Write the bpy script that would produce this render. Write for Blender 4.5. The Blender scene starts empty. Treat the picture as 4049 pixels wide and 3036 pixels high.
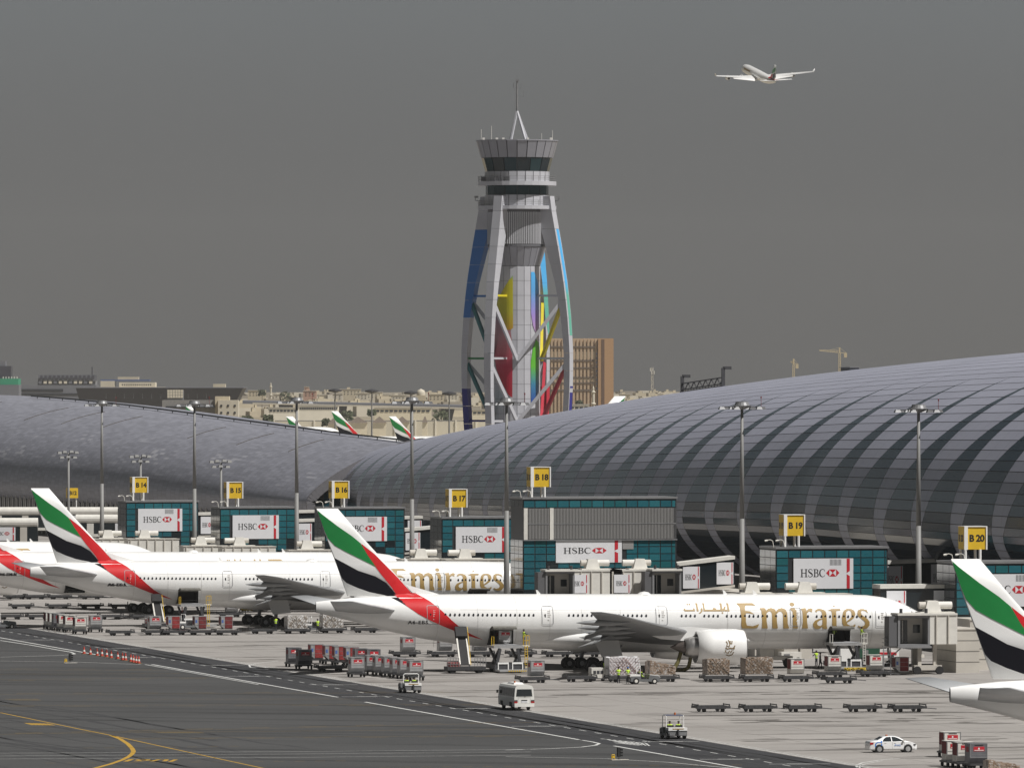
import bpy, bmesh, math, random
import numpy as np
from mathutils import Vector, Matrix
R = math.radians
random.seed(7)
scene = bpy.context.scene
COL = scene.collection

# ------------------------------------------------------------------ camera
PSI = R(13.5)                      # the view is turned 13.5 deg from the line of the pier (world +Y)
CS, SN = math.cos(PSI), math.sin(PSI)
F, CX, YH, H = 33000.0, 2024.5, 1482.0, 33.3   # focal length in photo pixels, centre, horizon, eye height
cam_d = bpy.data.cameras.new('camera')
cam = bpy.data.objects.new('camera', cam_d); COL.objects.link(cam)
cam_d.sensor_fit = 'HORIZONTAL'; cam_d.sensor_width = 36.0
cam_d.lens = F / 4049.0 * 36.0
cam_d.clip_start = 5.0; cam_d.clip_end = 120000.0
cam.location = (0, 0, H)
cam.rotation_euler = (math.pi / 2 - (1518.0 - YH) / F, 0, -PSI)
scene.camera = cam

# ------------------------------------------------------------------ sky and sun
SUN = Vector((0.50, -0.46, 1.0)).normalized()
world = bpy.data.worlds.new('World'); scene.world = world; world.use_nodes = True
wn, wl = world.node_tree.nodes, world.node_tree.links
wn.clear()
wo = wn.new('ShaderNodeOutputWorld'); bg = wn.new('ShaderNodeBackground')
sky = wn.new('ShaderNodeTexSky'); sky.sky_type = 'NISHITA'; sky.sun_disc = False
sky.sun_elevation = math.asin(SUN.z); sky.sun_rotation = math.atan2(SUN.x, SUN.y)
sky.dust_density = 6.0; sky.air_density = 1.0; sky.altitude = 30
hsv = wn.new('ShaderNodeHueSaturation'); hsv.inputs['Saturation'].default_value = 0.35
hsv.inputs['Value'].default_value = 0.008
wl.new(sky.outputs[0], hsv.inputs['Color'])
tc = wn.new('ShaderNodeTexCoord'); sep = wn.new('ShaderNodeSeparateXYZ')
wl.new(tc.outputs['Generated'], sep.inputs[0])
ramp = wn.new('ShaderNodeValToRGB')           # the dust layer: brown at the horizon, grey above
wl.new(sep.outputs['Z'], ramp.inputs[0])
ramp.color_ramp.interpolation = 'B_SPLINE'
e = ramp.color_ramp.elements
e[0].position = 0.0; e[0].color = (0.096, 0.094, 0.092, 1)
e[1].position = 0.075; e[1].color = (0.178, 0.207, 0.222, 1)
m1 = ramp.color_ramp.elements.new(0.022); m1.color = (0.110, 0.111, 0.112, 1)
m2 = ramp.color_ramp.elements.new(0.042); m2.color = (0.142, 0.149, 0.152, 1)
mr = wn.new('ShaderNodeMapRange'); mr.interpolation_type = 'SMOOTHSTEP'
mr.inputs['From Min'].default_value = 0.08; mr.inputs['From Max'].default_value = 0.35
wl.new(sep.outputs['Z'], mr.inputs[0])
mx = wn.new('ShaderNodeMix'); mx.data_type = 'RGBA'
wl.new(mr.outputs[0], mx.inputs[0]); wl.new(ramp.outputs[0], mx.inputs[6]); wl.new(hsv.outputs[0], mx.inputs[7])
wl.new(mx.outputs[2], bg.inputs[0]); bg.inputs[1].default_value = 1.0
wl.new(bg.outputs[0], wo.inputs[0])

sun_d = bpy.data.lights.new('sun', 'SUN'); sun_d.energy = 4.9; sun_d.angle = R(0.53); sun_d.color = (1.0, 0.98, 0.95)
sun = bpy.data.objects.new('sun', sun_d); COL.objects.link(sun)
sun.rotation_euler = SUN.to_track_quat('Z', 'Y').to_euler()
sun.location = (0, 0, 300)
vs = scene.view_settings
vs.view_transform = 'Standard'; vs.look = 'None'; vs.exposure = 0.1; vs.gamma = 1.0; vs.use_curve_mapping = False
scene.cycles.max_bounces = 6; scene.cycles.volume_bounces = 0
scene.cycles.glossy_bounces = 3; scene.cycles.diffuse_bounces = 3; scene.cycles.transmission_bounces = 3

# ------------------------------------------------------------------ helpers
def ray(px, py):
    a, b = (px - CX) / F, -(py - YH) / F
    return Vector((a * CS + SN, -a * SN + CS, b))
def at(px, py, d):                 # world point seen at a photo pixel, d metres deep
    return Vector((0, 0, H)) + ray(px, py) * d
def gnd(px, py, z=0.0):            # world point on the ground
    r = ray(px, py)
    return Vector((0, 0, H)) + r * ((z - H) / r.z)
def at_y(px, py, Y):
    r = ray(px, py); return Vector((0, 0, H)) + r * (Y / r.y)
def at_x(px, py, X):
    r = ray(px, py); return Vector((0, 0, H)) + r * (X / r.x)

MATS = {}
def mat(name, col, rough=0.55, metal=0.0, var=0.0, scale=1.0, spec=0.5, bump=0.0, coat=0.0, stretch=None, emit=None):
    if name in MATS: return MATS[name]
    m = bpy.data.materials.new(name); m.use_nodes = True
    nt = m.node_tree; b = nt.nodes['Principled BSDF']
    b.inputs['Base Color'].default_value = (*col, 1); b.inputs['Roughness'].default_value = rough
    b.inputs['Metallic'].default_value = metal; b.inputs['Specular IOR Level'].default_value = spec
    b.inputs['Coat Weight'].default_value = coat
    if var or bump:
        t = nt.nodes.new('ShaderNodeTexCoord'); mp = nt.nodes.new('ShaderNodeMapping')
        nt.links.new(t.outputs['Object'], mp.inputs[0])
        mp.inputs['Scale'].default_value = stretch or (1, 1, 1)
        n = nt.nodes.new('ShaderNodeTexNoise'); n.inputs['Scale'].default_value = scale; n.inputs['Detail'].default_value = 6
        nt.links.new(mp.outputs[0], n.inputs['Vector'])
        if var:
            r = nt.nodes.new('ShaderNodeMapRange'); r.inputs['From Min'].default_value = 0.3; r.inputs['From Max'].default_value = 0.7
            r.inputs['To Min'].default_value = 1 - var; r.inputs['To Max'].default_value = 1 + var
            nt.links.new(n.outputs['Fac'], r.inputs[0])
            mu = nt.nodes.new('ShaderNodeVectorMath'); mu.operation = 'SCALE'; mu.inputs[0].default_value = col
            nt.links.new(r.outputs[0], mu.inputs['Scale']); nt.links.new(mu.outputs[0], b.inputs['Base Color'])
        if bump:
            bp = nt.nodes.new('ShaderNodeBump'); bp.inputs['Strength'].default_value = bump; bp.inputs['Distance'].default_value = 0.3
            nt.links.new(n.outputs['Fac'], bp.inputs['Height']); nt.links.new(bp.outputs[0], b.inputs['Normal'])
    MATS[name] = m
    return m

class MB:
    def __init__(s): s.v, s.f, s.m = [], [], []
    def add(s, vs_, fs, m=0):
        o = len(s.v); s.v += [tuple(p) for p in vs_]
        for f in fs: s.f.append(tuple(i + o for i in f)); s.m.append(m)
        return s
    def box(s, x0, x1, y0, y1, z0, z1, m=0):
        return s.add([(x0,y0,z0),(x1,y0,z0),(x1,y1,z0),(x0,y1,z0),(x0,y0,z1),(x1,y0,z1),(x1,y1,z1),(x0,y1,z1)],
              [(3,2,1,0),(4,5,6,7),(0,1,5,4),(1,2,6,5),(2,3,7,6),(3,0,4,7)], m)
    def hexa(s, b, t, m=0):        # 4 bottom points, 4 top points
        return s.add(list(b) + list(t), [(3,2,1,0),(4,5,6,7),(0,1,5,4),(1,2,6,5),(2,3,7,6),(3,0,4,7)], m)
    def quad(s, a, b, c, d, m=0): return s.add([a, b, c, d], [(0,1,2,3)], m)
    def cyl(s, p0, p1, r0, r1=None, n=10, m=0, caps=True):
        r1 = r0 if r1 is None else r1
        p0, p1 = Vector(p0), Vector(p1); d = (p1 - p0).normalized()
        a = d.orthogonal().normalized(); b = d.cross(a)
        vs_ = []
        for p, r in ((p0, r0), (p1, r1)):
            for i in range(n):
                t = 2 * math.pi * i / n; vs_.append(p + a * (r * math.cos(t)) + b * (r * math.sin(t)))
        fs = [(i, (i + 1) % n, n + (i + 1) % n, n + i) for i in range(n)]
        if caps: fs += [tuple(range(n - 1, -1, -1)), tuple(range(n, 2 * n))]
        return s.add(vs_, fs, m)
    def bar(s, p0, p1, w, h=None, m=0, up=(0, 0, 1)):   # rectangular bar
        h = w if h is None else h
        p0, p1 = Vector(p0), Vector(p1); d = (p1 - p0).normalized(); up = Vector(up)
        if abs(d.dot(up)) > 0.97: up = Vector((0, 1, 0))
        a = d.cross(up).normalized() * (w / 2); b = a.cross(d).normalized() * (h / 2)
        return s.hexa([p0 - a - b, p0 + a - b, p1 + a - b, p1 - a - b], [p0 - a + b, p0 + a + b, p1 + a + b, p1 - a + b], m)
    def tube(s, pts, r, n=6, m=0):
        for i in range(len(pts) - 1): s.cyl(pts[i], pts[i + 1], r, n=n, m=m)
        return s
    def prism(s, poly, axis, lo, hi, m=0):
        n = len(poly)
        def P(p, h):
            return (p[0], h, p[1]) if axis == 'y' else (h, p[0], p[1]) if axis == 'x' else (p[0], p[1], h)
        vs_ = [P(p, lo) for p in poly] + [P(p, hi) for p in poly]
        fs = [tuple(range(n)), tuple(range(2 * n - 1, n - 1, -1))] + [(i, i + n, (i + 1) % n + n, (i + 1) % n) for i in range(n)]
        return s.add(vs_, fs, m)
    def lathe(s, prof, n=24, c=(0, 0, 0), m=0, axis='z'):
        vs_ = []
        for r, h in prof:
            for i in range(n):
                t = 2 * math.pi * i / n; a, b = r * math.cos(t), r * math.sin(t)
                vs_.append((c[0] + a, c[1] + b, c[2] + h) if axis == 'z' else (c[0] + h, c[1] + a, c[2] + b) if axis == 'x' else (c[0] + a, c[1] + h, c[2] + b))
        fs = []
        for k in range(len(prof) - 1):
            for i in range(n):
                j = (i + 1) % n; fs.append((k * n + i, k * n + j, (k + 1) * n + j, (k + 1) * n + i))
        return s.add(vs_, fs, m)
    def grid(s, fn, us, ws, m=0, skip=None):
        nu, nw = len(us), len(ws)
        vs_ = [fn(u, w) for u in us for w in ws]
        fs = [(i * nw + j, (i + 1) * nw + j, (i + 1) * nw + j + 1, i * nw + j + 1) for i in range(nu - 1) for j in range(nw - 1)
              if not (skip and skip(0.5 * (us[i] + us[i + 1]), 0.5 * (ws[j] + ws[j + 1])))]
        return s.add(vs_, fs, m)
    def mesh(s, name, mats, smooth=False, fix=True):
        me = bpy.data.meshes.new(name); me.from_pydata(s.v, [], s.f)
        if not isinstance(mats, (list, tuple)): mats = [mats]
        for m in mats: me.materials.append(m)
        me.polygons.foreach_set('material_index', s.m)
        if fix:
            bm = bmesh.new(); bm.from_mesh(me); bmesh.ops.recalc_face_normals(bm, faces=bm.faces); bm.to_mesh(me); bm.free()
        if smooth: me.polygons.foreach_set('use_smooth', [True] * len(me.polygons))
        me.update(); return me
    def build(s, name, mats, parent=None, smooth=False, loc=None, fix=True):
        return link(name, s.mesh(name, mats, smooth, fix), parent, loc)

def link(name, data, parent=None, loc=None):
    o = bpy.data.objects.new(name, data); COL.objects.link(o)
    if parent is not None: o.parent = parent
    if loc is not None: o.location = loc
    return o
def tag(o, label, cat, group=None):
    o['label'] = label; o['category'] = cat
    if group: o['group'] = group
    return o
def thing(name, label, cat, loc=(0, 0, 0), rz=0.0, group=None):
    o = link(name, None, None, loc); o.rotation_euler = (0, 0, rz); o.empty_display_size = 0.5
    return tag(o, label, cat, group)
def structure(o): o['kind'] = 'structure'; return o
def stuff(o): o['kind'] = 'stuff'; return o
KIDS = {}
def copy_tree(o, parent=None):
    c = o.copy(); COL.objects.link(c); c.parent = parent
    for ch in list(o.children): copy_tree(ch, c)
    return c
def place(proto, used, label, loc, rz=0.0, group=None, scale=None):
    o = proto if not used.get(proto.name) else copy_tree(proto)
    used[proto.name] = True
    o.location = loc; o.rotation_euler = (0, 0, rz); o['label'] = label
    if scale: o.scale = scale
    if group: o['group'] = group
    return o
USED = {}

def stroke(mb, pts, w, m=0, off=0.0, close=False):
    """flat pen stroke in the x,z plane: pts (x,z), w width or list of widths"""
    n = len(pts); P = [Vector((p[0], p[1])) for p in pts]
    W = w if isinstance(w, (list, tuple)) else [w] * n
    L, Rr = [], []
    for i in range(n):
        a = P[i - 1] if (i > 0 or close) else P[i]; b = P[(i + 1) % n] if (i < n - 1 or close) else P[i]
        d = (b - a).normalized(); nn = Vector((-d.y, d.x)) * W[i] / 2
        L.append(P[i] + nn); Rr.append(P[i] - nn)
    k = n if close else n - 1
    vs_ = [(p.x, off, p.y) for p in L] + [(p.x, off, p.y) for p in Rr]
    return mb.add(vs_, [(i, (i + 1) % n, n + (i + 1) % n, n + i) for i in range(k)], m)

def text_mesh(s, size, m, bold=0.0, gap=0.92):
    cu = bpy.data.curves.new('lettering', 'FONT'); cu.body = s; cu.size = size; cu.align_x = 'CENTER'; cu.align_y = 'CENTER'
    cu.offset = bold; cu.extrude = 0.006; cu.space_character = gap; cu.resolution_u = 3
    o = bpy.data.objects.new('tmp', cu); COL.objects.link(o)
    dg = bpy.context.evaluated_depsgraph_get()
    me = bpy.data.meshes.new_from_object(o.evaluated_get(dg)); me.name = 'lettering'
    bpy.data.objects.remove(o); bpy.data.curves.remove(cu)
    me.materials.clear(); me.materials.append(m)
    return me

# ------------------------------------------------------------------ common materials
WHITE = mat('white_paint', (0.80, 0.79, 0.77), 0.35, var=0.03, scale=0.6, coat=0.3)
OFFW = mat('off_white_metal', (0.66, 0.64, 0.59), 0.5, var=0.07, scale=1.2)
CREAM = mat('cream_cladding', (0.50, 0.47, 0.42), 0.6, var=0.06, scale=0.7)
DGREY = mat('dark_grey_metal', (0.05, 0.05, 0.055), 0.5, var=0.2, scale=2)
GALV = mat('galvanised_steel', (0.26, 0.26, 0.265), 0.42, metal=0.35, var=0.12, scale=0.8)
POLE = mat('pole_grey', (0.21, 0.207, 0.20), 0.6, var=0.1, scale=0.5)
ALU = mat('aluminium_sheet', (0.46, 0.46, 0.46), 0.38, metal=0.45, var=0.12, scale=2.0)
BLACK = mat('black_rubber', (0.012, 0.012, 0.013), 0.75, var=0.2, scale=3)
DARK = mat('dark_interior', (0.010, 0.010, 0.011), 0.8)
RED = mat('red_paint', (0.55, 0.014, 0.018), 0.45, var=0.04, spec=0.3)
GREEN = mat('green_paint', (0.010, 0.20, 0.045), 0.45, var=0.04, spec=0.3)
NAVY = mat('black_paint', (0.004, 0.004, 0.008), 0.5, spec=0.15)
GOLD = mat('gold_lettering', (0.36, 0.235, 0.075), 0.5, var=0.06, scale=0.5)
YEL = mat('sign_yellow', (0.70, 0.45, 0.02), 0.5, var=0.04)
HAZY = mat('machine_yellow', (0.62, 0.40, 0.02), 0.5, var=0.1)
HIVIS = mat('hi_vis_fabric', (0.55, 0.80, 0.05), 0.7)
MAROON = mat('maroon_curtain', (0.16, 0.02, 0.022), 0.75, var=0.2, scale=2, bump=0.3)
CANRED = mat('red_curtain', (0.27, 0.026, 0.026), 0.7, var=0.2, scale=2, bump=0.3)
DGLASS = mat('dark_glass', (0.012, 0.018, 0.022), 0.08, spec=0.6)
INK = mat('black_ink', (0.012, 0.012, 0.014), 0.5)
PRINTRED = mat('print_red', (0.50, 0.015, 0.028), 0.5, var=0.06)
POSTER = mat('poster_white', (0.70, 0.70, 0.72), 0.5, var=0.02)
SKIN = mat('skin', (0.18, 0.09, 0.055), 0.6)
CLOTH = mat('dark_trousers', (0.012, 0.014, 0.022), 0.8)
# ------------------------------------------------------------------ ground
def nodes_of(name):
    m = bpy.data.materials.new(name); m.use_nodes = True; MATS[name] = m
    nt = m.node_tree; return m, nt, nt.nodes['Principled BSDF']
def nd(nt, typ, **kw):
    n = nt.nodes.new(typ)
    for k, v in kw.items():
        if k in n.inputs: n.inputs[k].default_value = v
        else: setattr(n, k, v)
    return n
def noise(nt, vec, scale, stretch=(1, 1, 1), detail=6, rough=0.55):
    mp = nd(nt, 'ShaderNodeMapping'); mp.inputs['Scale'].default_value = stretch
    nt.links.new(vec, mp.inputs[0]); n = nd(nt, 'ShaderNodeTexNoise', Scale=scale, Detail=detail, Roughness=rough)
    nt.links.new(mp.outputs[0], n.inputs['Vector']); return n.outputs['Fac']
def remap(nt, s, a, b, c, d, smooth=False):
    n = nd(nt, 'ShaderNodeMapRange'); n.inputs['From Min'].default_value = a; n.inputs['From Max'].default_value = b
    n.inputs['To Min'].default_value = c; n.inputs['To Max'].default_value = d
    if smooth: n.interpolation_type = 'SMOOTHSTEP'
    nt.links.new(s, n.inputs[0]); return n.outputs[0]
def mul(nt, a, b):
    n = nd(nt, 'ShaderNodeMath', operation='MULTIPLY'); nt.links.new(a, n.inputs[0])
    if isinstance(b, (int, float)): n.inputs[1].default_value = b
    else: nt.links.new(b, n.inputs[1])
    return n.outputs[0]
def mixc(nt, fac, a, b):
    n = nd(nt, 'ShaderNodeMix', data_type='RGBA')
    if isinstance(fac, (int, float)): n.inputs[0].default_value = fac
    else: nt.links.new(fac, n.inputs[0])
    for i, c in ((6, a), (7, b)):
        if isinstance(c, tuple): n.inputs[i].default_value = (*c, 1)
        else: nt.links.new(c, n.inputs[i])
    return n.outputs[2]

m, nt, b = nodes_of('apron_concrete')
pos = nd(nt, 'ShaderNodeNewGeometry').outputs['Position']
n1 = noise(nt, pos, 0.035); n2 = noise(nt, pos, 1.0, (0.035, 0.16, 1), 8, 0.65); n3 = noise(nt, pos, 0.9, detail=8)
br = nd(nt, 'ShaderNodeTexBrick', Scale=1.0); br.offset = 0.0
br.inputs['Brick Width'].default_value = 7.5; br.inputs['Row Height'].default_value = 7.5; br.inputs['Mortar Size'].default_value = 0.08; br.inputs['Mortar Smooth'].default_value = 0.4
br.inputs['Color1'].default_value = (0.318, 0.298, 0.280, 1); br.inputs['Color2'].default_value = (0.288, 0.270, 0.254, 1); br.inputs['Mortar'].default_value = (0.13, 0.12, 0.11, 1)
nt.links.new(pos, br.inputs['Vector'])
c = mixc(nt, remap(nt, n1, 0.35, 0.7, 0, 0.45), br.outputs['Color'], (0.215, 0.200, 0.187))
n5 = noise(nt, pos, 1.0, (0.22, 0.55, 1), 7, 0.6); n6 = noise(nt, pos, 1.0, (0.013, 0.05, 1), 5)
c = mixc(nt, remap(nt, n6, 0.5, 0.68, 0, 0.45, True), c, (0.15, 0.135, 0.12))
c = mixc(nt, remap(nt, n2, 0.53, 0.64, 0, 0.92, True), c, (0.06, 0.053, 0.048))
c = mixc(nt, remap(nt, n5, 0.63, 0.72, 0, 0.75, True), c, (0.07, 0.062, 0.056))
c = mixc(nt, remap(nt, n3, 0.35, 0.75, 0, 0.18), c, (0.42, 0.40, 0.37))
nt.links.new(c, b.inputs['Base Color']); b.inputs['Roughness'].default_value = 0.85
CONC = m
def asphalt(name, base, lo, hi):
    m, nt, b = nodes_of(name)
    pos = nd(nt, 'ShaderNodeNewGeometry').outputs['Position']
    mp = nd(nt, 'ShaderNodeMapping'); mp.inputs['Rotation'].default_value = (0, 0, R(33)); nt.links.new(pos, mp.inputs[0])
    n1 = noise(nt, pos, 0.03, (1, 1, 1), 5); n2 = noise(nt, pos, 1.0, (0.01, 0.10, 1), 6, 0.6); n3 = noise(nt, mp.outputs[0], 1.0, (0.012, 0.22, 1), 6, 0.6)
    n4 = noise(nt, pos, 2.5, detail=8)
    c = mixc(nt, remap(nt, n1, 0.35, 0.65, 0, 1), lo, hi)
    c = mixc(nt, remap(nt, n2, 0.5, 0.68, 0, 0.45), c, tuple(x * 0.62 for x in base))
    c = mixc(nt, remap(nt, n3, 0.52, 0.64, 0, 0.85, True), c, tuple(x * 0.45 for x in base))
    c = mixc(nt, remap(nt, n4, 0.4, 0.7, 0, 0.2), c, tuple(x * 1.7 for x in base))
    nt.links.new(c, b.inputs['Base Color']); b.inputs['Roughness'].default_value = 0.78
    return m
ASPH = asphalt('taxiway_asphalt', (0.048, 0.048, 0.048), (0.046, 0.046, 0.046), (0.060, 0.060, 0.060))
ROADM = asphalt('road_asphalt', (0.030, 0.030, 0.033), (0.028, 0.028, 0.031), (0.035, 0.035, 0.038))
m, nt, b = nodes_of('desert_sand')
pos = nd(nt, 'ShaderNodeNewGeometry').outputs['Position']
c = mixc(nt, remap(nt, noise(nt, pos, 0.006, detail=8), 0.35, 0.65, 0, 1), (0.34, 0.29, 0.20), (0.20, 0.165, 0.115))
c = mixc(nt, remap(nt, noise(nt, pos, 1.0, (0.002, 0.012, 1), 6), 0.55, 0.65, 0, 0.7), c, (0.50, 0.46, 0.36))
nt.links.new(c, b.inputs['Base Color']); b.inputs['Roughness'].default_value = 0.95
SAND = m
def worn(name, col, under, amt=0.5):
    m, nt, b = nodes_of(name)
    pos = nd(nt, 'ShaderNodeNewGeometry').outputs['Position']
    c = mixc(nt, remap(nt, noise(nt, pos, 1.3, detail=8, rough=0.7), 0.5, 0.72, 0, amt * 1.6), col, under)
    nt.links.new(c, b.inputs['Base Color']); b.inputs['Roughness'].default_value = 0.7
    return m
LINEW = worn('worn_white_line', (0.62, 0.62, 0.60), (0.10, 0.10, 0.10), 0.5)
LINEY = worn('worn_yellow_line', (0.44, 0.26, 0.03), (0.08, 0.07, 0.06), 0.35)
LINEYF = worn('faded_yellow_line', (0.26, 0.17, 0.04), (0.07, 0.065, 0.06), 0.6)

def sheet(name, x0, x1, y0, y1, z, m):
    return structure(MB().quad((x0, y0, z), (x1, y0, z), (x1, y1, z), (x0, y1, z)).build(name, m))
sheet('ground', -5000, 9000, -300, 15500, -0.03, SAND)
sheet('apron', 120, 700, 100, 2600, 0.0, CONC)
XE, XB = 194.3, 184.0              # right edge of the service road, left edge
sheet('taxiway', -500, XB, 100, 2600, 0.005, ASPH)
sheet('service_road', XB, XE, 100, 2600, 0.005, ROADM)
q = [gnd(900, 1746), gnd(2600, 1746), gnd(2600, 1712), gnd(900, 1712)]
structure(MB().quad(*[(p.x, p.y, 0.0) for p in q]).build('runway', mat('pale_runway_concrete', (0.66, 0.64, 0.59), 0.9, var=0.12, scale=0.01)))

def gline(mb, p, q, w, z=0.009):   # a painted line between two ground points
    p, q = Vector(p), Vector(q); d = (q - p); d.z = 0; d.normalize(); n = Vector((-d.y, d.x, 0)) * w / 2
    p.z = q.z = z; mb.quad(p - n, q - n, q + n, p + n)
def pline(mb, pts, w): 
    for i in range(len(pts) - 1): gline(mb, gnd(*pts[i]), gnd(*pts[i + 1]), w)
wm = MB()
gy = lambda px, py: gnd(px, py).y
for y0, y1 in ((1100, 1085), (1078, gy(293, 2590)), (gy(557, 2626), gy(1328, 2755)), (gy(1442, 2774), gy(2300, 2925)), (gy(2450, 2947), 480)):
    gline(wm, (XB, y0, 0), (XB, y1, 0), 0.34)
gline(wm, (XB - 0.8, gy(557, 2626), 0), (XB - 0.8, gy(1050, 2705), 0), 0.2)
gline(wm, (XE + 0.5, 1078, 0), (XE + 0.5, 500, 0), 0.22)
gline(wm, (XE + 1.1, 1078, 0), (XE + 1.1, 500, 0), 0.12)
pline(wm, [(0, 2531), (120, 2549), (220, 2567), (280, 2577), (296, 2584), (270, 2588), (200, 2591), (0, 2597)], 0.3)
pline(wm, [(0, 2612), (300, 2616), (557, 2626)], 0.25)
pline(wm, [(2290, 2923), (2340, 2931), (2370, 2938), (2355, 2945), (2300, 2952), (2180, 2958), (2000, 2964)], 0.3)
pline(wm, [(2000, 2990), (2400, 2998), (2640, 3012), (2900, 3036)], 0.2)
pline(wm, [(3390, 3032), (3385, 3024), (3410, 3014), (3480, 3003), (3560, 2996)], 0.22)
pline(wm, [(3400, 3036), (3398, 3026), (3425, 3018), (3490, 3006)], 0.14)
pline(wm, [(1060, 2645), (990, 2637), (985, 2628), (1010, 2622), (1100, 2612)], 0.22)
for y in range(500, 1090, 6):      # dashes down the middle
    gline(wm, (189.1, y, 0), (189.1, y + 2.6, 0), 0.16)
for y, x in ((1035, 187.2), (1000, 190.6), (968, 186.6), (940, 190.9), (905, 186.8), (878, 190.5), (845, 186.9), (812, 190.8), (770, 187), (735, 190.8), (700, 187), (690, 190.5)):
    for k in range(2): gline(wm, (x + k * 1.6 - 2.2, y, 0), (x + k * 1.6 + 1.4, y - 0.9, 0), 0.26)
# ladder marking and white lane edges on the taxiway
for k in range(8): gline(wm, gnd(2395 + k * 22, 2921 + k * 2), gnd(2470 + k * 14, 2938 + k * 1.3), 0.16)
pline(wm, [(2375, 2919), (2560, 2938)], 0.22); pline(wm, [(2430, 2935), (2530, 2946)], 0.2)
for ya, yb in ((2976, 2969), (2987, 2979), (2999, 2992)): pline(wm, [(0, ya), (1100, yb + 1), (2100, yb - 8)], 0.17)
structure(wm.build('white_road_markings', LINEW, fix=False))
ym = MB(); yf = MB()
for ya, yb, x0, x1, dash in ((2647, 2650, 0, 660, -6), (2664, 2661, 0, 740, 0), (2686, 2677, 0, 830, 6), (2744, 2737, 0, 1800, -5), (2763, 2762, 340, 1450, 0), (2788, 2782, 0, 1960, 5),
                             (2902, 2854, 0, 2130, -5), (2899, 2880, 60, 2100, 0), (2918, 2905, 480, 2120, 5), (2956, 2948, 330, 1000, 0), (3016, 3006, 180, 1400, 0), (3032, 3022, 1500, 3000, 0)):
    f = lambda x: ya + (yb - ya) * (x - x0) / (x1 - x0)
    if dash: 
        pline(yf, [(x0, f(x0)), (x1, f(x1))], 0.16)
        x = x0 + random.uniform(20, 90)
        while x < x1 - 100: pline(yf, [(x, f(x) + dash * 0.7), (x + 110, f(x + 110) + dash * 0.7)], 0.22); x += 225
    else:
        x = x0
        while x < x1 - 40: pline(yf, [(x, f(x)), (x + 40, f(x + 40))], 0.17); x += 82 if ya > 2950 else 42
pline(ym, [(0, 2816), (320, 2882), (450, 2908), (660, 2954), (1060, 3040)], 0.24)
cu = [(440, 2906), (475, 2920), (505, 2939), (522, 2957), (528, 2968), (524, 2977), (512, 2988), (485, 3002), (440, 3018), (370, 3037)]
pline(ym, cu, 0.42)
for k in range(7): pline(ym, [(100 + k * 14, 2857 + k * 0.4), (130 + k * 14, 2865 + k * 0.2)], 0.25)
for x0, x1, y in ((20, 150, 2765), (600, 795, 2894)):
    for k in range(3): pline(yf, [(x0 + 12 * k, y - 2 + k * 2), (x1 + 6 * k, y - 2 + k * 2)], 0.3)
# stand number painted on the taxiway, upside down to the viewer
pline(ym, [(496, 3009), (521, 3000)], 0.45)
pline(ym, [(528, 3008), (552, 3008), (588, 3004), (583, 3001), (555, 3001), (540, 3003), (555, 3006), (575, 3006)], 0.4)
pline(ym, [(599, 3008), (617, 3004), (630, 3001), (655, 3001), (660, 3003), (648, 3008)], 0.4)
pline(ym, [(672, 3010), (696, 3001)], 0.4)
structure(ym.build('yellow_taxiway_lines', LINEY, fix=False)); structure(yf.build('faded_yellow_markings', LINEYF, fix=False))

# tyre rubber on the taxiway, oil stains on the stands
rnd = random.Random(11)
tm_ = MB()
def swath(pts, w):
    pts = [Vector((p.x, p.y, 0.0075)) for p in pts]
    for i in range(len(pts) - 1):
        d = (pts[i + 1] - pts[i]).normalized(); n = Vector((-d.y, d.x, 0)); a_, b_ = w * rnd.uniform(0.6, 1.1) / 2, w * rnd.uniform(0.6, 1.1) / 2
        tm_.quad(pts[i] - n * a_, pts[i + 1] - n * b_, pts[i + 1] + n * b_, pts[i] + n * a_)
for k in range(13):
    off = rnd.uniform(-70, 60); y0 = 2770 + k * 19 + off * 0.3
    swath([gnd(-40 + t * 90, y0 + off * 0.2 + t * 14 + 5 * math.sin(t * 0.8 + k) + (t / 9.0) ** 2 * rnd.uniform(-4, 4)) for t in range(rnd.randint(7, 15))], rnd.uniform(0.35, 0.9))
for k in range(8):
    x0 = XB + rnd.uniform(1.0, 9.0); swath([Vector((x0 + 0.35 * math.sin(t * 0.7 + k), 480 + t * 22.0, 0)) for t in range(28)], 0.5)
structure(tm_.build('tyre_marks', worn('rubber_black', (0.037, 0.037, 0.039), (0.052, 0.052, 0.052), 0.7), fix=False))
os_ = MB()
def blob(x, y, a_, b_):
    n = 14; o0 = rnd.random() * 6
    os_.add([(x + a_ * math.cos(2 * math.pi * i / n) * (1 + 0.35 * math.sin(i * 2.1 + o0)), y + b_ * math.sin(2 * math.pi * i / n) * (1 + 0.35 * math.cos(i * 1.7 + o0)), 0.004 + 0.0004 * (len(os_.f) % 5)) for i in range(n)], [tuple(range(n))])
for Yl, n, sp in ((905, 26, 5), (843, 30, 4), (776, 30, 3.5), (735, 18, 3), (1010, 16, 4), (1075, 20, 4), (960, 14, 4)):
    for k in range(n): blob(rnd.uniform(197, 262), Yl + rnd.gauss(0, sp), rnd.uniform(0.5, 3.2), rnd.uniform(0.3, 1.3))
structure(os_.build('oil_stains', worn('oil_stain', (0.085, 0.076, 0.068), (0.22, 0.205, 0.19), 0.75), fix=False))

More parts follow.
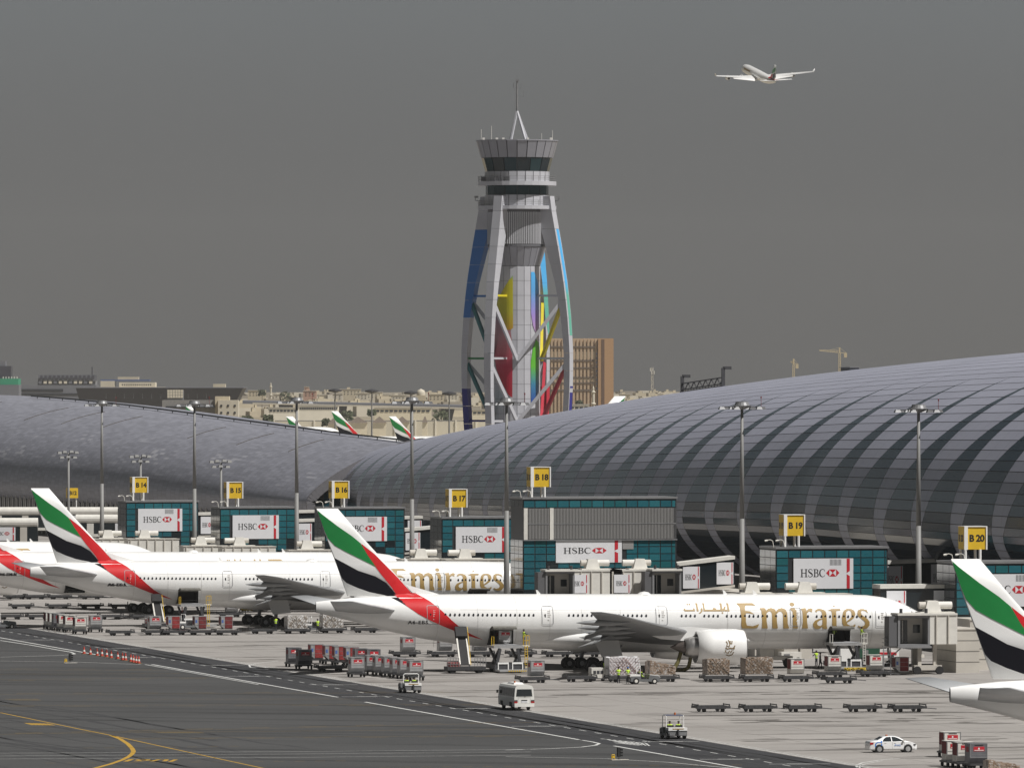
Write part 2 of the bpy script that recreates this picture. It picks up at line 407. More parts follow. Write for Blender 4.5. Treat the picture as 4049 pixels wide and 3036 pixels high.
# ------------------------------------------------------------------ concourse shells
XC, ZC = 343.0, 10.0
rp = np.polyfit([800, 1000, 1121, 1279, 1396, 1497, 1560], [39.9, 38.6, 35.85, 31.25, 26.0, 21.06, 17.8], 4)
lp = np.polyfit([1470, 1500, 1530, 1575, 1657, 1770, 1881, 1949, 2150], [20.2, 20.6, 21.2, 22.1, 23.8, 26.4, 28.2, 28.4, 27.5], 4)
def shell_pt(Y, th, left=False, off=0.0):
    z0 = 10.0 if left else 10.0 + 4.5 * max(0.0, min(1.0, (1500 - Y) / 425.0))
    b = float(np.polyval(lp if left else rp, Y)) - z0
    a = 23.3 + (b - 11.9) * 2.0 if left else 16 + (b - 11) * 2.58
    bb = b if th >= 0 else z0 * 1.12
    nx, nz = math.cos(th) / a, math.sin(th) / bb; l = math.hypot(nx, nz)
    cx_, sz_ = math.cos(th), math.sin(th)
    if left and 0 < th < math.pi:                # the hall's near end is tent-like, rounder further on
        ex = 1 + 0.55 * max(0.0, 1 - (Y - 1498) / 170.0) ** 1.5
        cx_ = math.copysign(abs(cx_) ** ex, cx_); sz_ = sz_ ** ex
    return Vector((XC - a * cx_ - off * nx / l, Y, z0 + bb * sz_ + off * nz / l))
def panel_mat(name, col, rough, metal, lines, per, tint=(0.02, 0.02, 0.025), spec=0.5):
    m, nt, b = nodes_of(name)
    pos = nd(nt, 'ShaderNodeNewGeometry').outputs['Position']
    sp = nd(nt, 'ShaderNodeSeparateXYZ'); nt.links.new(pos, sp.inputs[0])
    q = nd(nt, 'ShaderNodeMath', operation='PINGPONG'); q.inputs[1].default_value = per; nt.links.new(sp.outputs['Y'], q.inputs[0])
    inf = nd(nt, 'ShaderNodeObjectInfo').outputs['Random']
    v = mixc(nt, remap(nt, inf, 0, 1, 0, 0.5), col, tuple(x * 1.3 for x in col))
    v = mixc(nt, remap(nt, noise(nt, pos, 0.12, (1, 0.4, 1)), 0.35, 0.7, 0, 0.35), v, tuple(x * 0.75 for x in col))
    v = mixc(nt, remap(nt, q.outputs[0], 0.0, 0.12, lines, 0), v, tint)
    nt.links.new(v, b.inputs['Base Color']); b.inputs['Roughness'].default_value = rough; b.inputs['Metallic'].default_value = metal
    b.inputs['Specular IOR Level'].default_value = spec
    return m
PMET = panel_mat('mauve_metal_panel', (0.360, 0.368, 0.440), 0.42, 0.15, 0.35, 2.4)
PGLS = panel_mat('blue_glass_panel', (0.006, 0.020, 0.034), 0.14, 0.0, 0.6, 1.0, (0.006, 0.008, 0.012), 0.2)
BACK = mat('shell_backing', (0.16, 0.15, 0.14), 0.8)
shell = thing('concourse_building', 'long barrel-vaulted concourse with dark glass stripes between mauve metal panels', 'building', (XC, 900, 0))
def rel(p): return (p[0] - XC, p[1] - 900, p[2])
TH0, TH1 = R(-34), R(90)
back = MB(); back.grid(lambda Y, t: rel(shell_pt(Y, t, off=-0.12)), list(np.linspace(800, 1512, 60)), list(np.linspace(TH0, R(150), 56)))
back.build('backing_shell', BACK, shell, smooth=True, fix=False)
rows = [R(-34) + k * R(124) / 39 for k in range(40)]
PER = 20.0
def glass_w(t):                    # share of the bay that is glass, by height
    d = math.degrees(t)
    return max(0.0, min(0.75, 0.75 * (1 - max(0.0, (d + 3) / 54.0))))
def patch(mb, Ya, Yb, Yc, Yd, t0, t1, m):   # bottom edge Ya-Yb at t0, top edge Yc-Yd at t1
    g = 0.06; k = 4
    vs_ = []
    for j in (0, 1):
        for i in range(k + 1):
            f = i / k
            Y = (Ya + (Yb - Ya) * f) if j == 0 else (Yc + (Yd - Yc) * f)
            Y += g * (1 - 2 * f)
            vs_.append(rel(shell_pt(Y, t0 + 0.0018 if j == 0 else t1 - 0.0018)))
    mb.add(vs_, [(i, i + 1, k + 2 + i, k + 1 + i) for i in range(k)], m)
rest = MB(); n_parts = 0
for s in range(36):
    Y0 = 806 + s * PER
    if Y0 > 1500: break
    for k in range(39):
        t0, t1 = rows[k], rows[k + 1]
        w0, w1 = glass_w(t0) * PER, glass_w(t1) * PER
        near = 940 <= Y0 < 1140 and R(-3) < t0 < R(46)
        sh0, sh1 = 0.16 * PER, 0.16 * PER
        # metal, then glass
        for kind, (a0, b0, a1, b1) in (('g', (sh0, sh0 + w0, sh1, sh1 + w1)), ('m', (sh0 + w0, sh0 + PER, sh1 + w1, sh1 + PER))):
            if kind == 'g' and w0 < 0.05: continue
            tgt = rest
            part = near and n_parts < 300
            if part: tgt = MB()
            patch(tgt, Y0 + a0, Y0 + b0, Y0 + a1, Y0 + b1, t0, t1, 0 if part else (1 if kind == 'g' else 0))
            if part:
                tgt.build('glass_panel' if kind == 'g' else 'metal_panel', PGLS if kind == 'g' else PMET, shell, fix=False); n_parts += 1
stuff(rest.build('far_panels', [PMET, PGLS], shell, fix=False))

m, nt, b = nodes_of('pale_metal_roof')
uv = nd(nt, 'ShaderNodeUVMap').outputs[0]
br = nd(nt, 'ShaderNodeTexBrick', Scale=1.0); br.offset = 0.0
br.inputs['Brick Width'].default_value = 1.0; br.inputs['Row Height'].default_value = 1.0; br.inputs['Mortar Size'].default_value = 0.045
br.inputs['Color1'].default_value = (0.320, 0.325, 0.375, 1); br.inputs['Color2'].default_value = (0.296, 0.300, 0.348, 1); br.inputs['Mortar'].default_value = (0.24, 0.24, 0.265, 1)
nt.links.new(uv, br.inputs['Vector'])
fl = nd(nt, 'ShaderNodeVectorMath', operation='FLOOR'); nt.links.new(uv, fl.inputs[0])
wh = nd(nt, 'ShaderNodeTexWhiteNoise'); wh.noise_dimensions = '2D'; nt.links.new(fl.outputs[0], wh.inputs['Vector'])
su = nd(nt, 'ShaderNodeSeparateXYZ'); nt.links.new(fl.outputs[0], su.inputs[0])
band = mul(nt, remap(nt, su.outputs['Y'], 12, 16, 0, 1), remap(nt, su.outputs['Y'], 24, 32, 1, 0))
clump = remap(nt, noise(nt, fl.outputs[0], 0.09, (1, 0.6, 1), 2), 0.5, 0.58, 0, 1)
c = mixc(nt, mul(nt, mul(nt, remap(nt, wh.outputs['Value'], 0.80, 0.83, 0, 1), band), clump), br.outputs['Color'], (0.40, 0.40, 0.435))  # scattered pale panels: reflected glints put into the roof colour
sc_ = nd(nt, 'ShaderNodeVectorMath', operation='SCALE'); nt.links.new(c, sc_.inputs[0]); nt.links.new(remap(nt, wh.outputs['Value'], 0, 1, 0.84, 1.10), sc_.inputs['Scale'])
nt.links.new(sc_.outputs[0], b.inputs['Base Color']); b.inputs['Roughness'].default_value = 0.48; b.inputs['Metallic'].default_value = 0.25
ROOF2 = m
lsh = thing('terminal_hall', 'pale grey metal roofed hall with curved back behind the striped concourse', 'building', (XC, 1500, 0))
rel2 = lambda p: (p[0] - XC, p[1] - 1500, p[2])
Ys = list(np.linspace(1500, 2140, 70)); ts = list(np.linspace(R(-30), R(150), 60))
mb = MB().grid(lambda Y, t: rel2(shell_pt(Y, t, True)), Ys, ts)
o = mb.build('roof', ROOF2, lsh, smooth=True, fix=False)
ul = o.data.uv_layers.new(name='UVMap')
for p in o.data.polygons:
    for li in p.loop_indices:
        vi = o.data.loops[li].vertex_index; ul.data[li].uv = ((Ys[vi // 60] - 1500) / 3.6, math.degrees(ts[vi % 60]) / 1.8 + 4)
# arched rim and glazed end wall
pts = [rel2(shell_pt(1500, t, True, 0.25)) for t in np.linspace(R(-30), R(150), 40)]
rim = MB()
for i in range(39): rim.bar(pts[i], pts[i + 1], 1.6, 0.7, up=(0, 1, 0))
rim.build('arch_rim', mat('rim_cladding', (0.15, 0.145, 0.155), 0.5, var=0.05), lsh)
TEALS = [mat('teal_glass_%s' % n, c, 0.10, spec=0.6, var=0.16, scale=0.45) for n, c in (('mid', (0.020, 0.125, 0.155)), ('dark', (0.017, 0.105, 0.132)), ('pale', (0.026, 0.145, 0.172)), ('green', (0.018, 0.115, 0.128)))]  # glass tints vary to stand in for differing reflections
MULL = mat('black_mullion', (0.02, 0.022, 0.026), 0.5)
ew = MB(); ew.grid(lambda f, t: (lambda p: (p[0] * f, p[1] + 2.6, p[2]))(rel2(shell_pt(1500.5, t, True, -0.4))), [0.0, 0.5, 1.0], list(np.linspace(R(-30), R(150), 40)))
ew.build('end_wall', MULL, lsh)
rimx = [(p[0], p[2]) for p in (rel2(shell_pt(1500, R(d_), True, -0.6)) for d_ in range(0, 91, 3))]
def inside(x, z):
    if z < 10: return x > rimx[0][0]
    for (xa, za), (xb, zb) in zip(rimx, rimx[1:]):
        if xa <= x <= xb: return z < za + (zb - za) * (x - xa) / max(1e-6, xb - xa)
    return False
DTEAL = [mat('deep_teal_' + n, c, 0.12, spec=0.5, var=0.1) for n, c in (('a', (0.012, 0.060, 0.080)), ('b', (0.010, 0.048, 0.066)))]
for k in range(24):
    for i in range(14):
        x0, z0 = -23.0 + i * 1.6, 1.2 + k * 0.95
        if not (inside(x0, z0) and inside(x0, z0 + 0.9)): continue
        MB().box(x0 + .05, x0 + 1.55, 1.5, 1.56, z0, z0 + 0.88).build('end_pane', DTEAL[(i * 3 + k) % 2], lsh)
rail = MB()
rp2 = [rel2(shell_pt(Y, R(84), True, 0.5)) for Y in np.linspace(1502, 1885, 50)]
rail.tube(rp2, 0.18, 5)
for p in rp2[::2]: rail.bar((p[0], p[1], p[2] - 0.7), p, 0.16)
rail.build('maintenance_rail', DGREY, lsh)
for Y0 in (1560, 1600, 1640, 1720, 1760, 1800, 1880, 1920, 1960):
    gr = MB()
    for i in range(8):
        gr.bar(rel2(shell_pt(Y0, R(52 + 2.4 * i), True, 0.06)), rel2(shell_pt(Y0, R(54.4 + 2.4 * i), True, 0.06)), 0.5, 0.12)
    gr.build('roof_rib', mat('rib_brown', (0.13, 0.12, 0.115), 0.6), lsh)
# glazed strip under the far hall
gz = MB()
gz.grid(lambda Y, z: (shell_pt(Y, R(-12), True, -0.4).x - XC, Y - 1500, z), list(np.linspace(1505, 2100, 30)), [0, 3, 6.5, 9])
gz.build('lower_glazing', DGLASS, lsh, fix=False)
mu = MB()
for Y in np.arange(1505, 2100, 4.2):
    x = shell_pt(Y, R(-12), True, -0.1).x - XC; mu.bar((x, Y - 1500, 0), (x, Y - 1500, 9), 0.25)
mu.build('glazing_mullions', OFFW, lsh)

# things on the concourse roof
def roof_at(px, py):               # the ridge point under a pixel column
    lo, hi = 860, 1505
    for Y in np.linspace(lo, hi, 600):
        p = shell_pt(float(Y), R(88)); d = p.x * SN + p.y * CS; x = CX + F * (p.x * CS - p.y * SN) / d
        if x < px: return p
    return p
pA, pB = roof_at(2700, 1560), roof_at(2860, 1530)
g = thing('maintenance_gantry', 'dark lattice maintenance gantry standing on the concourse roof ridge', 'gantry', pA)
d = pB - pA
mb = MB()
for q, hh in ((Vector((0, 0, 0)), 3.1), (d, 3.4)):
    mb.bar(q + Vector((0, 0, -0.6)), q + Vector((0, 0, hh)), 0.5); mb.bar(q + Vector((0, 0, hh)), q + Vector((1.3, 0, hh)), 0.5)
mb.build('posts', DGREY, g)
mb = MB()
for h0 in (0.9, 1.9): mb.bar(Vector((0, 0, h0)), d + Vector((0, 0, h0)), 0.18)
N = 14
for i in range(N):
    a = d * (i / N); c_ = d * ((i + 1) / N); k = 0.9 if i % 2 else 1.9
    mb.bar(a + Vector((0, 0, k)), c_ + Vector((0, 0, 2.8 - k)), 0.13); mb.bar(a + Vector((0, 0, 0)), a + Vector((0, 0, 0.9)), 0.1)
mb.build('truss', DGREY, g)
MB().bar(Vector((0, 0, 0.15)), d + Vector((0, 0, 0.15)), 0.8, 0.9).build('walkway', DGREY, g)
p = roof_at(3363, 1455)
g = thing('roof_plant_box', 'small dark plant box on the concourse roof ridge at right', 'roof box', p)
MB().box(-0.7, 0.7, -2.6, 2.6, -0.8, 0.75).build('casing', mat('plant_grey', (0.06, 0.065, 0.075), 0.5, var=0.1), g)
MB().box(-0.8, 0.8, -2.7, 2.7, 0.75, 0.85).build('lid', GALV, g)
p = roof_at(2645, 1560)
g = thing('roof_vent', 'little white vent box on the concourse roof left of the gantry', 'roof box', p)
MB().box(-0.5, 0.5, -0.8, 0.8, -0.5, 0.35).build('casing', OFFW, g)
MB().box(-0.6, 0.6, -0.9, 0.9, 0.35, 0.42).build('lid', WHITE, g)
# ------------------------------------------------------------------ lettering on posters
def hsbc_mesh():
    """poster print in metres for a 7.7 x 3.75 board, x from the left edge, z from the bottom"""
    mb = MB()
    def L(px, pz, pts, w): stroke(mb, [(px + x, pz + z) for x, z in pts], w, 0, -0.012)
    h = 0.98; z0 = 1.46
    def serif(x, z, w): mb.add([(x - w, -0.013, z - 0.03), (x + w, -0.013, z - 0.03), (x + w, -0.013, z + 0.03), (x - w, -0.013, z + 0.03)], [(0, 1, 2, 3)], 0)
    x = 0.95                                            # H
    L(x, z0, [(0.12, 0), (0.12, h)], 0.14); L(x, z0, [(0.66, 0), (0.66, h)], 0.14); L(x, z0, [(0.19, h * 0.5), (0.59, h * 0.5)], 0.06)
    for q in (0.12, 0.66):
        serif(x + q, z0 + 0.03, 0.17); serif(x + q, z0 + h - 0.03, 0.17)
    x = 1.86                                            # S
    L(x, z0, [(0.55, 0.72), (0.52, 0.90), (0.38, 0.97), (0.20, 0.95), (0.09, 0.84), (0.10, 0.69), (0.22, 0.58), (0.42, 0.45), (0.55, 0.33), (0.55, 0.16), (0.42, 0.04), (0.25, 0.01), (0.10, 0.08), (0.05, 0.27)],
      [0.04, 0.05, 0.06, 0.08, 0.12, 0.14, 0.16, 0.17, 0.14, 0.12, 0.08, 0.06, 0.05, 0.04])
    x = 2.60                                            # B
    L(x, z0, [(0.13, 0), (0.13, h)], 0.14); serif(x + 0.14, z0 + 0.03, 0.16); serif(x + 0.14, z0 + h - 0.03, 0.16)
    L(x, z0, [(0.2, 0.95), (0.38, 0.94), (0.50, 0.86), (0.52, 0.74), (0.46, 0.60), (0.34, 0.54), (0.2, 0.53)], [0.05, 0.07, 0.12, 0.14, 0.12, 0.07, 0.05])
    L(x, z0, [(0.34, 0.53), (0.50, 0.46), (0.57, 0.30), (0.53, 0.12), (0.40, 0.04), (0.2, 0.03)], [0.05, 0.1, 0.15, 0.14, 0.08, 0.05])
    x = 3.30                                            # C
    L(x, z0, [(0.72, 0.70), (0.66, 0.90), (0.48, 0.97), (0.27, 0.92), (0.12, 0.75), (0.08, 0.50), (0.12, 0.24), (0.27, 0.07), (0.48, 0.02), (0.66, 0.09), (0.74, 0.26)],
      [0.04, 0.05, 0.06, 0.10, 0.15, 0.17, 0.15, 0.10, 0.06, 0.05, 0.04])
    cx, cz, hw, hh = 5.05, 1.96, 0.86, 0.44               # the hexagon
    s_ = 0.44
    def tri(a, b, c): mb.add([(a[0], -0.012, a[1]), (b[0], -0.012, b[1]), (c[0], -0.012, c[1])], [(0, 1, 2)], 1)
    tri((cx - hw, cz), (cx - s_, cz - hh), (cx - s_, cz + hh)); tri((cx + hw, cz), (cx + s_, cz - hh), (cx + s_, cz + hh))
    tri((cx - s_, cz + hh), (cx, cz), (cx + s_, cz + hh)); tri((cx - s_, cz - hh), (cx, cz), (cx + s_, cz - hh))
    for pz in ([(6.85, 3.72), (7.25, 3.72), (7.25, 2.2), (6.85, 1.95)], [(6.85, 1.80), (7.25, 1.55), (7.25, 0.03), (6.85, 0.03)]):
        mb.add([(q[0], -0.012, q[1]) for q in pz], [(0, 1, 2, 3)], 1)
    out = []
    for mi in (0, 1):
        sub = MB()
        for f, m_ in zip(mb.f, mb.m):
            if m_ == mi: sub.add([mb.v[i] for i in f], [tuple(range(len(f)))])
        out.append(sub.mesh(('poster_lettering', 'poster_emblem')[mi], (INK, PRINTRED)[mi], fix=False))
    return out
HSBC = hsbc_mesh()
def bars_mesh():
    mb = MB()
    for k in range(9): mb.box(4.7 + k * 0.17, 4.76 + k * 0.17, -0.02, -0.008, 2.9, 3.65)
    return mb.mesh('vent_bars', INK)
BARS = bars_mesh()
def poster(parent, loc, w, h, rz=0.0, bars=True):
    o = MB().box(0, w, -0.06, 0.0, 0, h).build('poster', POSTER, parent, loc=loc)
    o.rotation_euler = (0, 0, rz)
    for nm, me in zip(('poster_lettering', 'poster_emblem'), HSBC):
        p = link(nm, me, o, (0, -0.065, 0)); p.scale = (w / 7.7, 1, h / 3.75)
    if bars:
        p = link('vent_bars', BARS, o, (0, -0.06, 0)); p.scale = (w / 7.7, 1, h / 3.75)
    return o

PANE = {}
def pane(parent, w, h, x, y, z, mi, side=False, name='glass_pane'):
    key = (round(w, 3), round(h, 3), mi, side)
    if key not in PANE:
        PANE[key] = (MB().box(0, 0.06, 0, w, 0, h) if side else MB().box(0, w, -0.06, 0, 0, h)).mesh('glass_pane', (TEALS + [DGLASS, SIDEG])[mi])
    return link(name, PANE[key], parent, (x, y, z))
SIDEG = mat('side_glass', (0.035, 0.045, 0.05), 0.07, spec=0.9)

def gate_sign(code, x, y, z, s=2.6, pole=1.35):
    g = thing('gate_sign', 'yellow cube sign on white posts reading %s' % code, 'sign', (x, y, z))
    for dx in (0.1, s - 0.75):
        for dy in (0.12, s - 0.12):
            MB().cyl((dx + (0.12 if dy > 1 else 0), dy, 0), (dx + (0.12 if dy > 1 else 0), dy, pole), 0.16, n=10).build('post', WHITE, g, smooth=False)
    MB().box(0.0, s, 0.08, s, pole, pole + s).build('cube', YEL, g)
    fr = MB()
    for x0 in (-0.06, s - 0.08): fr.box(x0, x0 + (0.42 if x0 < 0 else 0.16), -0.03, 0.12, pole - 0.03, pole + s + 0.05)
    fr.box(0.36, s - 0.08, -0.02, 0.10, pole + s - 0.03, pole + s + 0.05); fr.box(-0.06, s + 0.08, 0.12, s, pole + s + 0.01, pole + s + 0.06)
    fr.build('white_frame', WHITE, g)
    t = text_mesh('B %s' % code[1:] if ' ' not in code else code, 1.06, INK, 0.038)
    o = link('lettering', t, g, (s / 2 + 0.15, 0.066, pole + s * 0.48)); o.rotation_euler = (R(90), 0, 0)
    o = link('lettering', t, g, (-0.012, s / 2 + 0.2, pole + s * 0.47)); o.rotation_euler = (R(90), 0, R(-90))
    return g
def gate_box(code, X0, Y, w, top, post, depth=7.5, sx=1.2, big=False, seed=0):
    rnd = random.Random(seed)
    g = thing('gate_building', 'teal glazed gate block under the yellow sign %s' % code, 'gate building', (X0, Y, 0))
    MB().box(0, w, 0, depth, 0, top).build('core', MULL, g)
    MB().box(-0.12, w + 0.12, -0.14, depth + 0.1, top, top + 0.26).build('parapet', GALV, g)
    lamp = MB()
    for x in (-0.9, 0.5):
        lamp.tube([(x + 0.7, 0.4, top + 0.2), (x + 0.55, 0.4, top + 1.0), (x + 0.2, 0.4, top + 1.15), (x - 0.2, 0.4, top + 1.05)], 0.05, 5); lamp.cyl((x - 0.45, 0.4, top + 1.0), (x - 0.1, 0.4, top + 1.05), 0.12, n=8)
    lamp.build('roof_lamps', OFFW, g)
    cw, rh = 1.555, 0.945
    cols = []; x = 0.08
    while x < w - 0.2:
        ww = min(cw, w - 0.06 - x); cols.append((x, ww)); x += cw
    z = top - 0.12 - rh; ri = 0
    px0, px1, pz0, pz1 = post
    while z > 0.4:
        if big and ri == 1: z -= 4.25
        lower = z < pz0 - 0.2
        for x, ww in cols:
            if x + ww / 2 > px0 and x + ww / 2 < px1 and z + rh / 2 > pz0 and z + rh / 2 < pz1: continue
            if lower and not big and rnd.random() < 0.35: pane(g, ww - 0.13, rh - 0.12, x, -0.002, z, 4)
            else: pane(g, ww - 0.13, rh - 0.12, x, -0.002, z, rnd.choice((0, 0, 0, 1, 1, 3, 2) if not lower else (1, 1, 3, 4)))
        for k in range(3):
            yy = 0.1 + k * (depth / 3); pane(g, depth / 3 - 0.12, rh - 0.08, -0.062, yy, z, 5, True, 'side_pane')
        z -= rh; ri += 1
    if big:
        z1 = top - 0.12 - rh - 0.12; z0 = z1 - 4.15
        MB().box(0.02, w - 0.02, -0.03, 0, z0, z1).build('louvre_backing', mat('louvre_dark', (0.05, 0.05, 0.052), 0.6), g)
        sl = MB(); x = 0.7
        lm = MB().box(0, 0.11, -0.22, -0.02, z0 + 0.05, z1 - 0.05).mesh('louvre_slat', mat('louvre_grey', (0.27, 0.265, 0.26), 0.5))
        while x < w - 0.6:
            link('louvre_slat', lm, g, (x, 0, 0)); x += 0.2
        MB().box(0.6, w - 0.1, -0.26, -0.225, (z0 + z1) / 2 - 0.06, (z0 + z1) / 2 + 0.06).build('louvre_rail', GALV, g)
        for x in (0.03, 3.55): MB().box(x, x + 0.5, -0.3, -0.03, z0, z1).build('pier', OFFW, g)
        MB().box(-0.05, w + 0.05, -0.3, -0.03, z0 - 0.14, z0 - 0.01).build('sill', GALV, g)
        MB().box(px1 + 0.1, px1 + 1.6, -0.12, -0.06, pz1 - 1.3, pz1 - 0.05).build('small_louvre', mat('louvre_grey', (0.27, 0.265, 0.26), 0.5), g)
    poster(g, (px0, -0.10, pz0), px1 - px0, pz1 - pz0, bars=not big)
    gate_sign(code, X0 + sx, Y + 0.5, top + 0.26, pole=1.35)
    return g
bx_ = lambda px, Y: at_y(px, 2000, Y).x
gate_box('B14', bx_(499.5, 1386), 1386.0, 12.4, 11.8, (2.0, 9.6, 6.9, 10.7), seed=1)
gate_box('B15', bx_(871, 1318), 1318.0, 12.4, 11.8, (2.0, 9.6, 6.9, 10.7), seed=2)
gate_box('B16', bx_(1286, 1242), 1242.0, 12.4, 12.9, (2.0, 9.6, 8.0, 11.7), seed=3)
gate_box('B17', bx_(1748, 1172), 1172.0, 12.4, 12.6, (2.0, 9.7, 7.7, 11.4), seed=4)
gate_box('B18', bx_(2069, 1071), 1071.0, 20.9, 16.9, (4.4, 13.4, 8.5, 11.55), depth=7, big=True, seed=5)
gate_box('B19', bx_(3069, 1000), 1000.0, 14.4, 11.7, (2.2, 9.9, 6.75, 10.5), seed=6)
gate_box('B20', bx_(3780, 912.6), 912.6, 14.4, 11.8, (2.4, 10.1, 6.9, 10.6), seed=7)
# far sign peeping behind the second fin
q = at(268, 2040, 1600)
g = thing('gate_sign', 'small far yellow sign reading B12 behind the left tail fin', 'sign', (q.x, q.y, 8.5))
MB().box(0, 2.0, 0, 2, 1.2, 3.1).build('cube', YEL, g)
for dx in (0.2, 1.7): MB().cyl((dx, 0.3, -8.5), (dx, 0.3, 1.2), 0.12, n=8).build('post', WHITE, g)
o = link('lettering', text_mesh('B12', 1.0, INK, 0.03), g, (1.0, -0.02, 2.15)); o.rotation_euler = (R(90), 0, 0)

# ------------------------------------------------------------------ boarding bridges
def ac_unit(parent, x, y, z, flip=False):
    s = -1 if flip else 1
    MB().hexa([(x - 0.95, y - 0.7, z), (x + 0.95, y - 0.7, z), (x + 0.95, y + 0.7, z), (x - 0.95, y + 0.7, z)],
              [(x - 0.6, y - 0.5, z + 1.25), (x + 0.6, y - 0.5, z + 1.25), (x + 0.6, y + 0.5, z + 1.25), (x - 0.6, y + 0.5, z + 1.25)]).build('cooling_unit', OFFW, parent)
    MB().cyl((x + s * 0.7, y, z + 0.72), (x + s * 2.3, y, z + 0.72), 0.42, n=14).build('duct', OFFW, parent, smooth=False)
    MB().cyl((x - s * 0.7, y, z + 0.72), (x - s * 1.5, y, z + 0.72), 0.4, n=14).build('duct', CREAM, parent)
    MB().box(x - 1.6, x + 2.4, y - 1.0, y + 1.0, z - 0.14, z).build('unit_base', OFFW, parent)
def bridge(label, cab, back, z=4.3, h=3.2, w=3.6, acs=(), cabw=3.9, posters=True, col=True):
    """cab = (x, y) of the cab front, back = (x, y) where the tunnel meets its building"""
    g = thing('boarding_bridge', label, 'jet bridge', (cab[0], cab[1], 0))
    bx, by = back[0] - cab[0], back[1] - cab[1]
    # cab open towards the viewer
    hw = cabw / 2
    cb = MB()
    cb.box(-hw, -hw + 0.25, 0, 2.6, z, z + h); cb.box(hw - 0.25, hw, 0, 2.6, z, z + h); cb.box(-hw + 0.25, hw - 0.25, 0, 2.6, z + h - 0.3, z + h); cb.box(-hw + 0.25, hw - 0.25, 0, 2.6, z, z + 0.2)
    cb.build('cab', mat('bridge_grey', (0.20, 0.20, 0.205), 0.55, var=0.08), g)
    MB().box(-hw + 0.25, hw - 0.25, 2.2, 2.35, z + 0.2, z + h - 0.3).build('cab_back_wall', CREAM, g)
    MB().box(-hw + 0.5, -hw + 1.7, 2.12, 2.19, z + 0.25, z + h - 0.6).build('door_opening', DGLASS, g)
    MB().box(hw - 1.35, hw - 0.55, 2.12, 2.19, z + 1.4, z + 2.3).build('cab_window', DGLASS, g)
    MB().box(-hw + 1.05, -hw + 1.15, 2.04, 2.11, z + 0.25, z + h - 0.6).build('door_post', OFFW, g)
    MB().box(-hw - 0.08, hw + 0.08, -0.25, 2.7, z + h, z + h + 0.25).build('cab_roof', OFFW, g)
    MB().box(-hw - 0.1, hw + 0.1, -0.35, 2.6, z - 0.22, z).build('cab_floor', GALV, g)
    MB().box(-hw - 1.0, -hw - 0.04, 0.1, 2.0, z, z + h - 0.1).build('bellows', mat('bellows_grey', (0.10, 0.10, 0.105), 0.7), g)
    # tunnel
    x0, x1 = (hw - 0.3, bx) if bx > 0 else (bx, -hw + 0.3)
    yb = max(2.0, by)
    tn = MB().box(x0, x1, 2.7, 2.7 + w, z + 0.1, z + h - 0.1)
    if yb > 3: tn.box(min(bx - w, bx), max(bx - w, bx), 2.7 + w, yb, z + 0.1, z + h - 0.1)
    tn.build('tunnel', OFFW, g)
    MB().box(x0, x1, 2.6, 2.8 + w, z + h - 0.08, z + h + 0.14).build('tunnel_roof', OFFW, g)
    n = int(abs(x1 - x0) / 1.4)
    for i in range(n):
        xx = x0 + 0.35 + i * 1.4; MB().box(xx, xx + 0.12, 2.55, 2.69, z + 0.1, z + h - 0.1).build('tunnel_rib', CREAM, g)
    if posters and abs(x1 - x0) > 4: poster(g, (x0 + 0.5, 2.52, z + 0.5), 2.2, h - 1.0, bars=False)
    if col:
        cl = MB(); 
        for dx in (-0.9, 0.9): cl.box(bx * 0.45 + dx - 0.2, bx * 0.45 + dx + 0.2, 3.6, 4.0, 0.6, z + 0.1)
        cl.box(bx * 0.45 - 1.6, bx * 0.45 + 1.6, 3.3, 4.3, 0.45, 1.0)
        cl.build('lift_column', CREAM, g)
        for dx in (-1.3, 1.3):
            MB().cyl((bx * 0.45 + dx, 3.1, 0.45), (bx * 0.45 + dx, 3.55, 0.45), 0.45, n=14).build('wheel', BLACK, g)
    st = MB()
    for k in range(9): st.box(-hw - 1.5, -hw - 0.7, 0.5 + 0.0, 1.3, 0.45 * (k + 1), 0.45 * (k + 1) + 0.06)
    st.bar((-hw - 1.5, 0.5, 0), (-hw - 1.5, 0.5, z), 0.08); st.bar((-hw - 0.7, 0.5, 0), (-hw - 0.7, 0.5, z), 0.08)
    st.build('service_stair', GALV, g)
    for dx in (-hw + 0.4, hw - 0.4): MB().cyl((dx, 0.2, z + h + 0.25), (dx, 0.2, z + h + 0.75), 0.18, n=10).build('beacon', DGREY, g)
    for (ax, ay, fl) in acs: ac_unit(g, ax - cab[0], ay - cab[1], z + h + 0.28, fl)
    return g
bridge('pale boarding bridge with open cab standing before the nose of the nearest parked jet', (259.4, 889.5), (265.2, 905), z=3.25, h=3.4, acs=((262.6, 893.5, False),), cabw=3.7, posters=False)
bridge('grey boarding bridge cab below the left part of the B18 block', (bx_(2215, 1056), 1056), (bx_(2215, 1056) + 9, 1070.8), z=4.3, h=3.4, acs=((bx_(2340, 1060), 1060, False),))
bridge('grey boarding bridge cab below the right part of the B18 block', (bx_(2637, 1056), 1056), (bx_(2637, 1056) - 7, 1070.8), z=4.3, h=3.4, acs=((bx_(2528, 1060), 1060, True),))
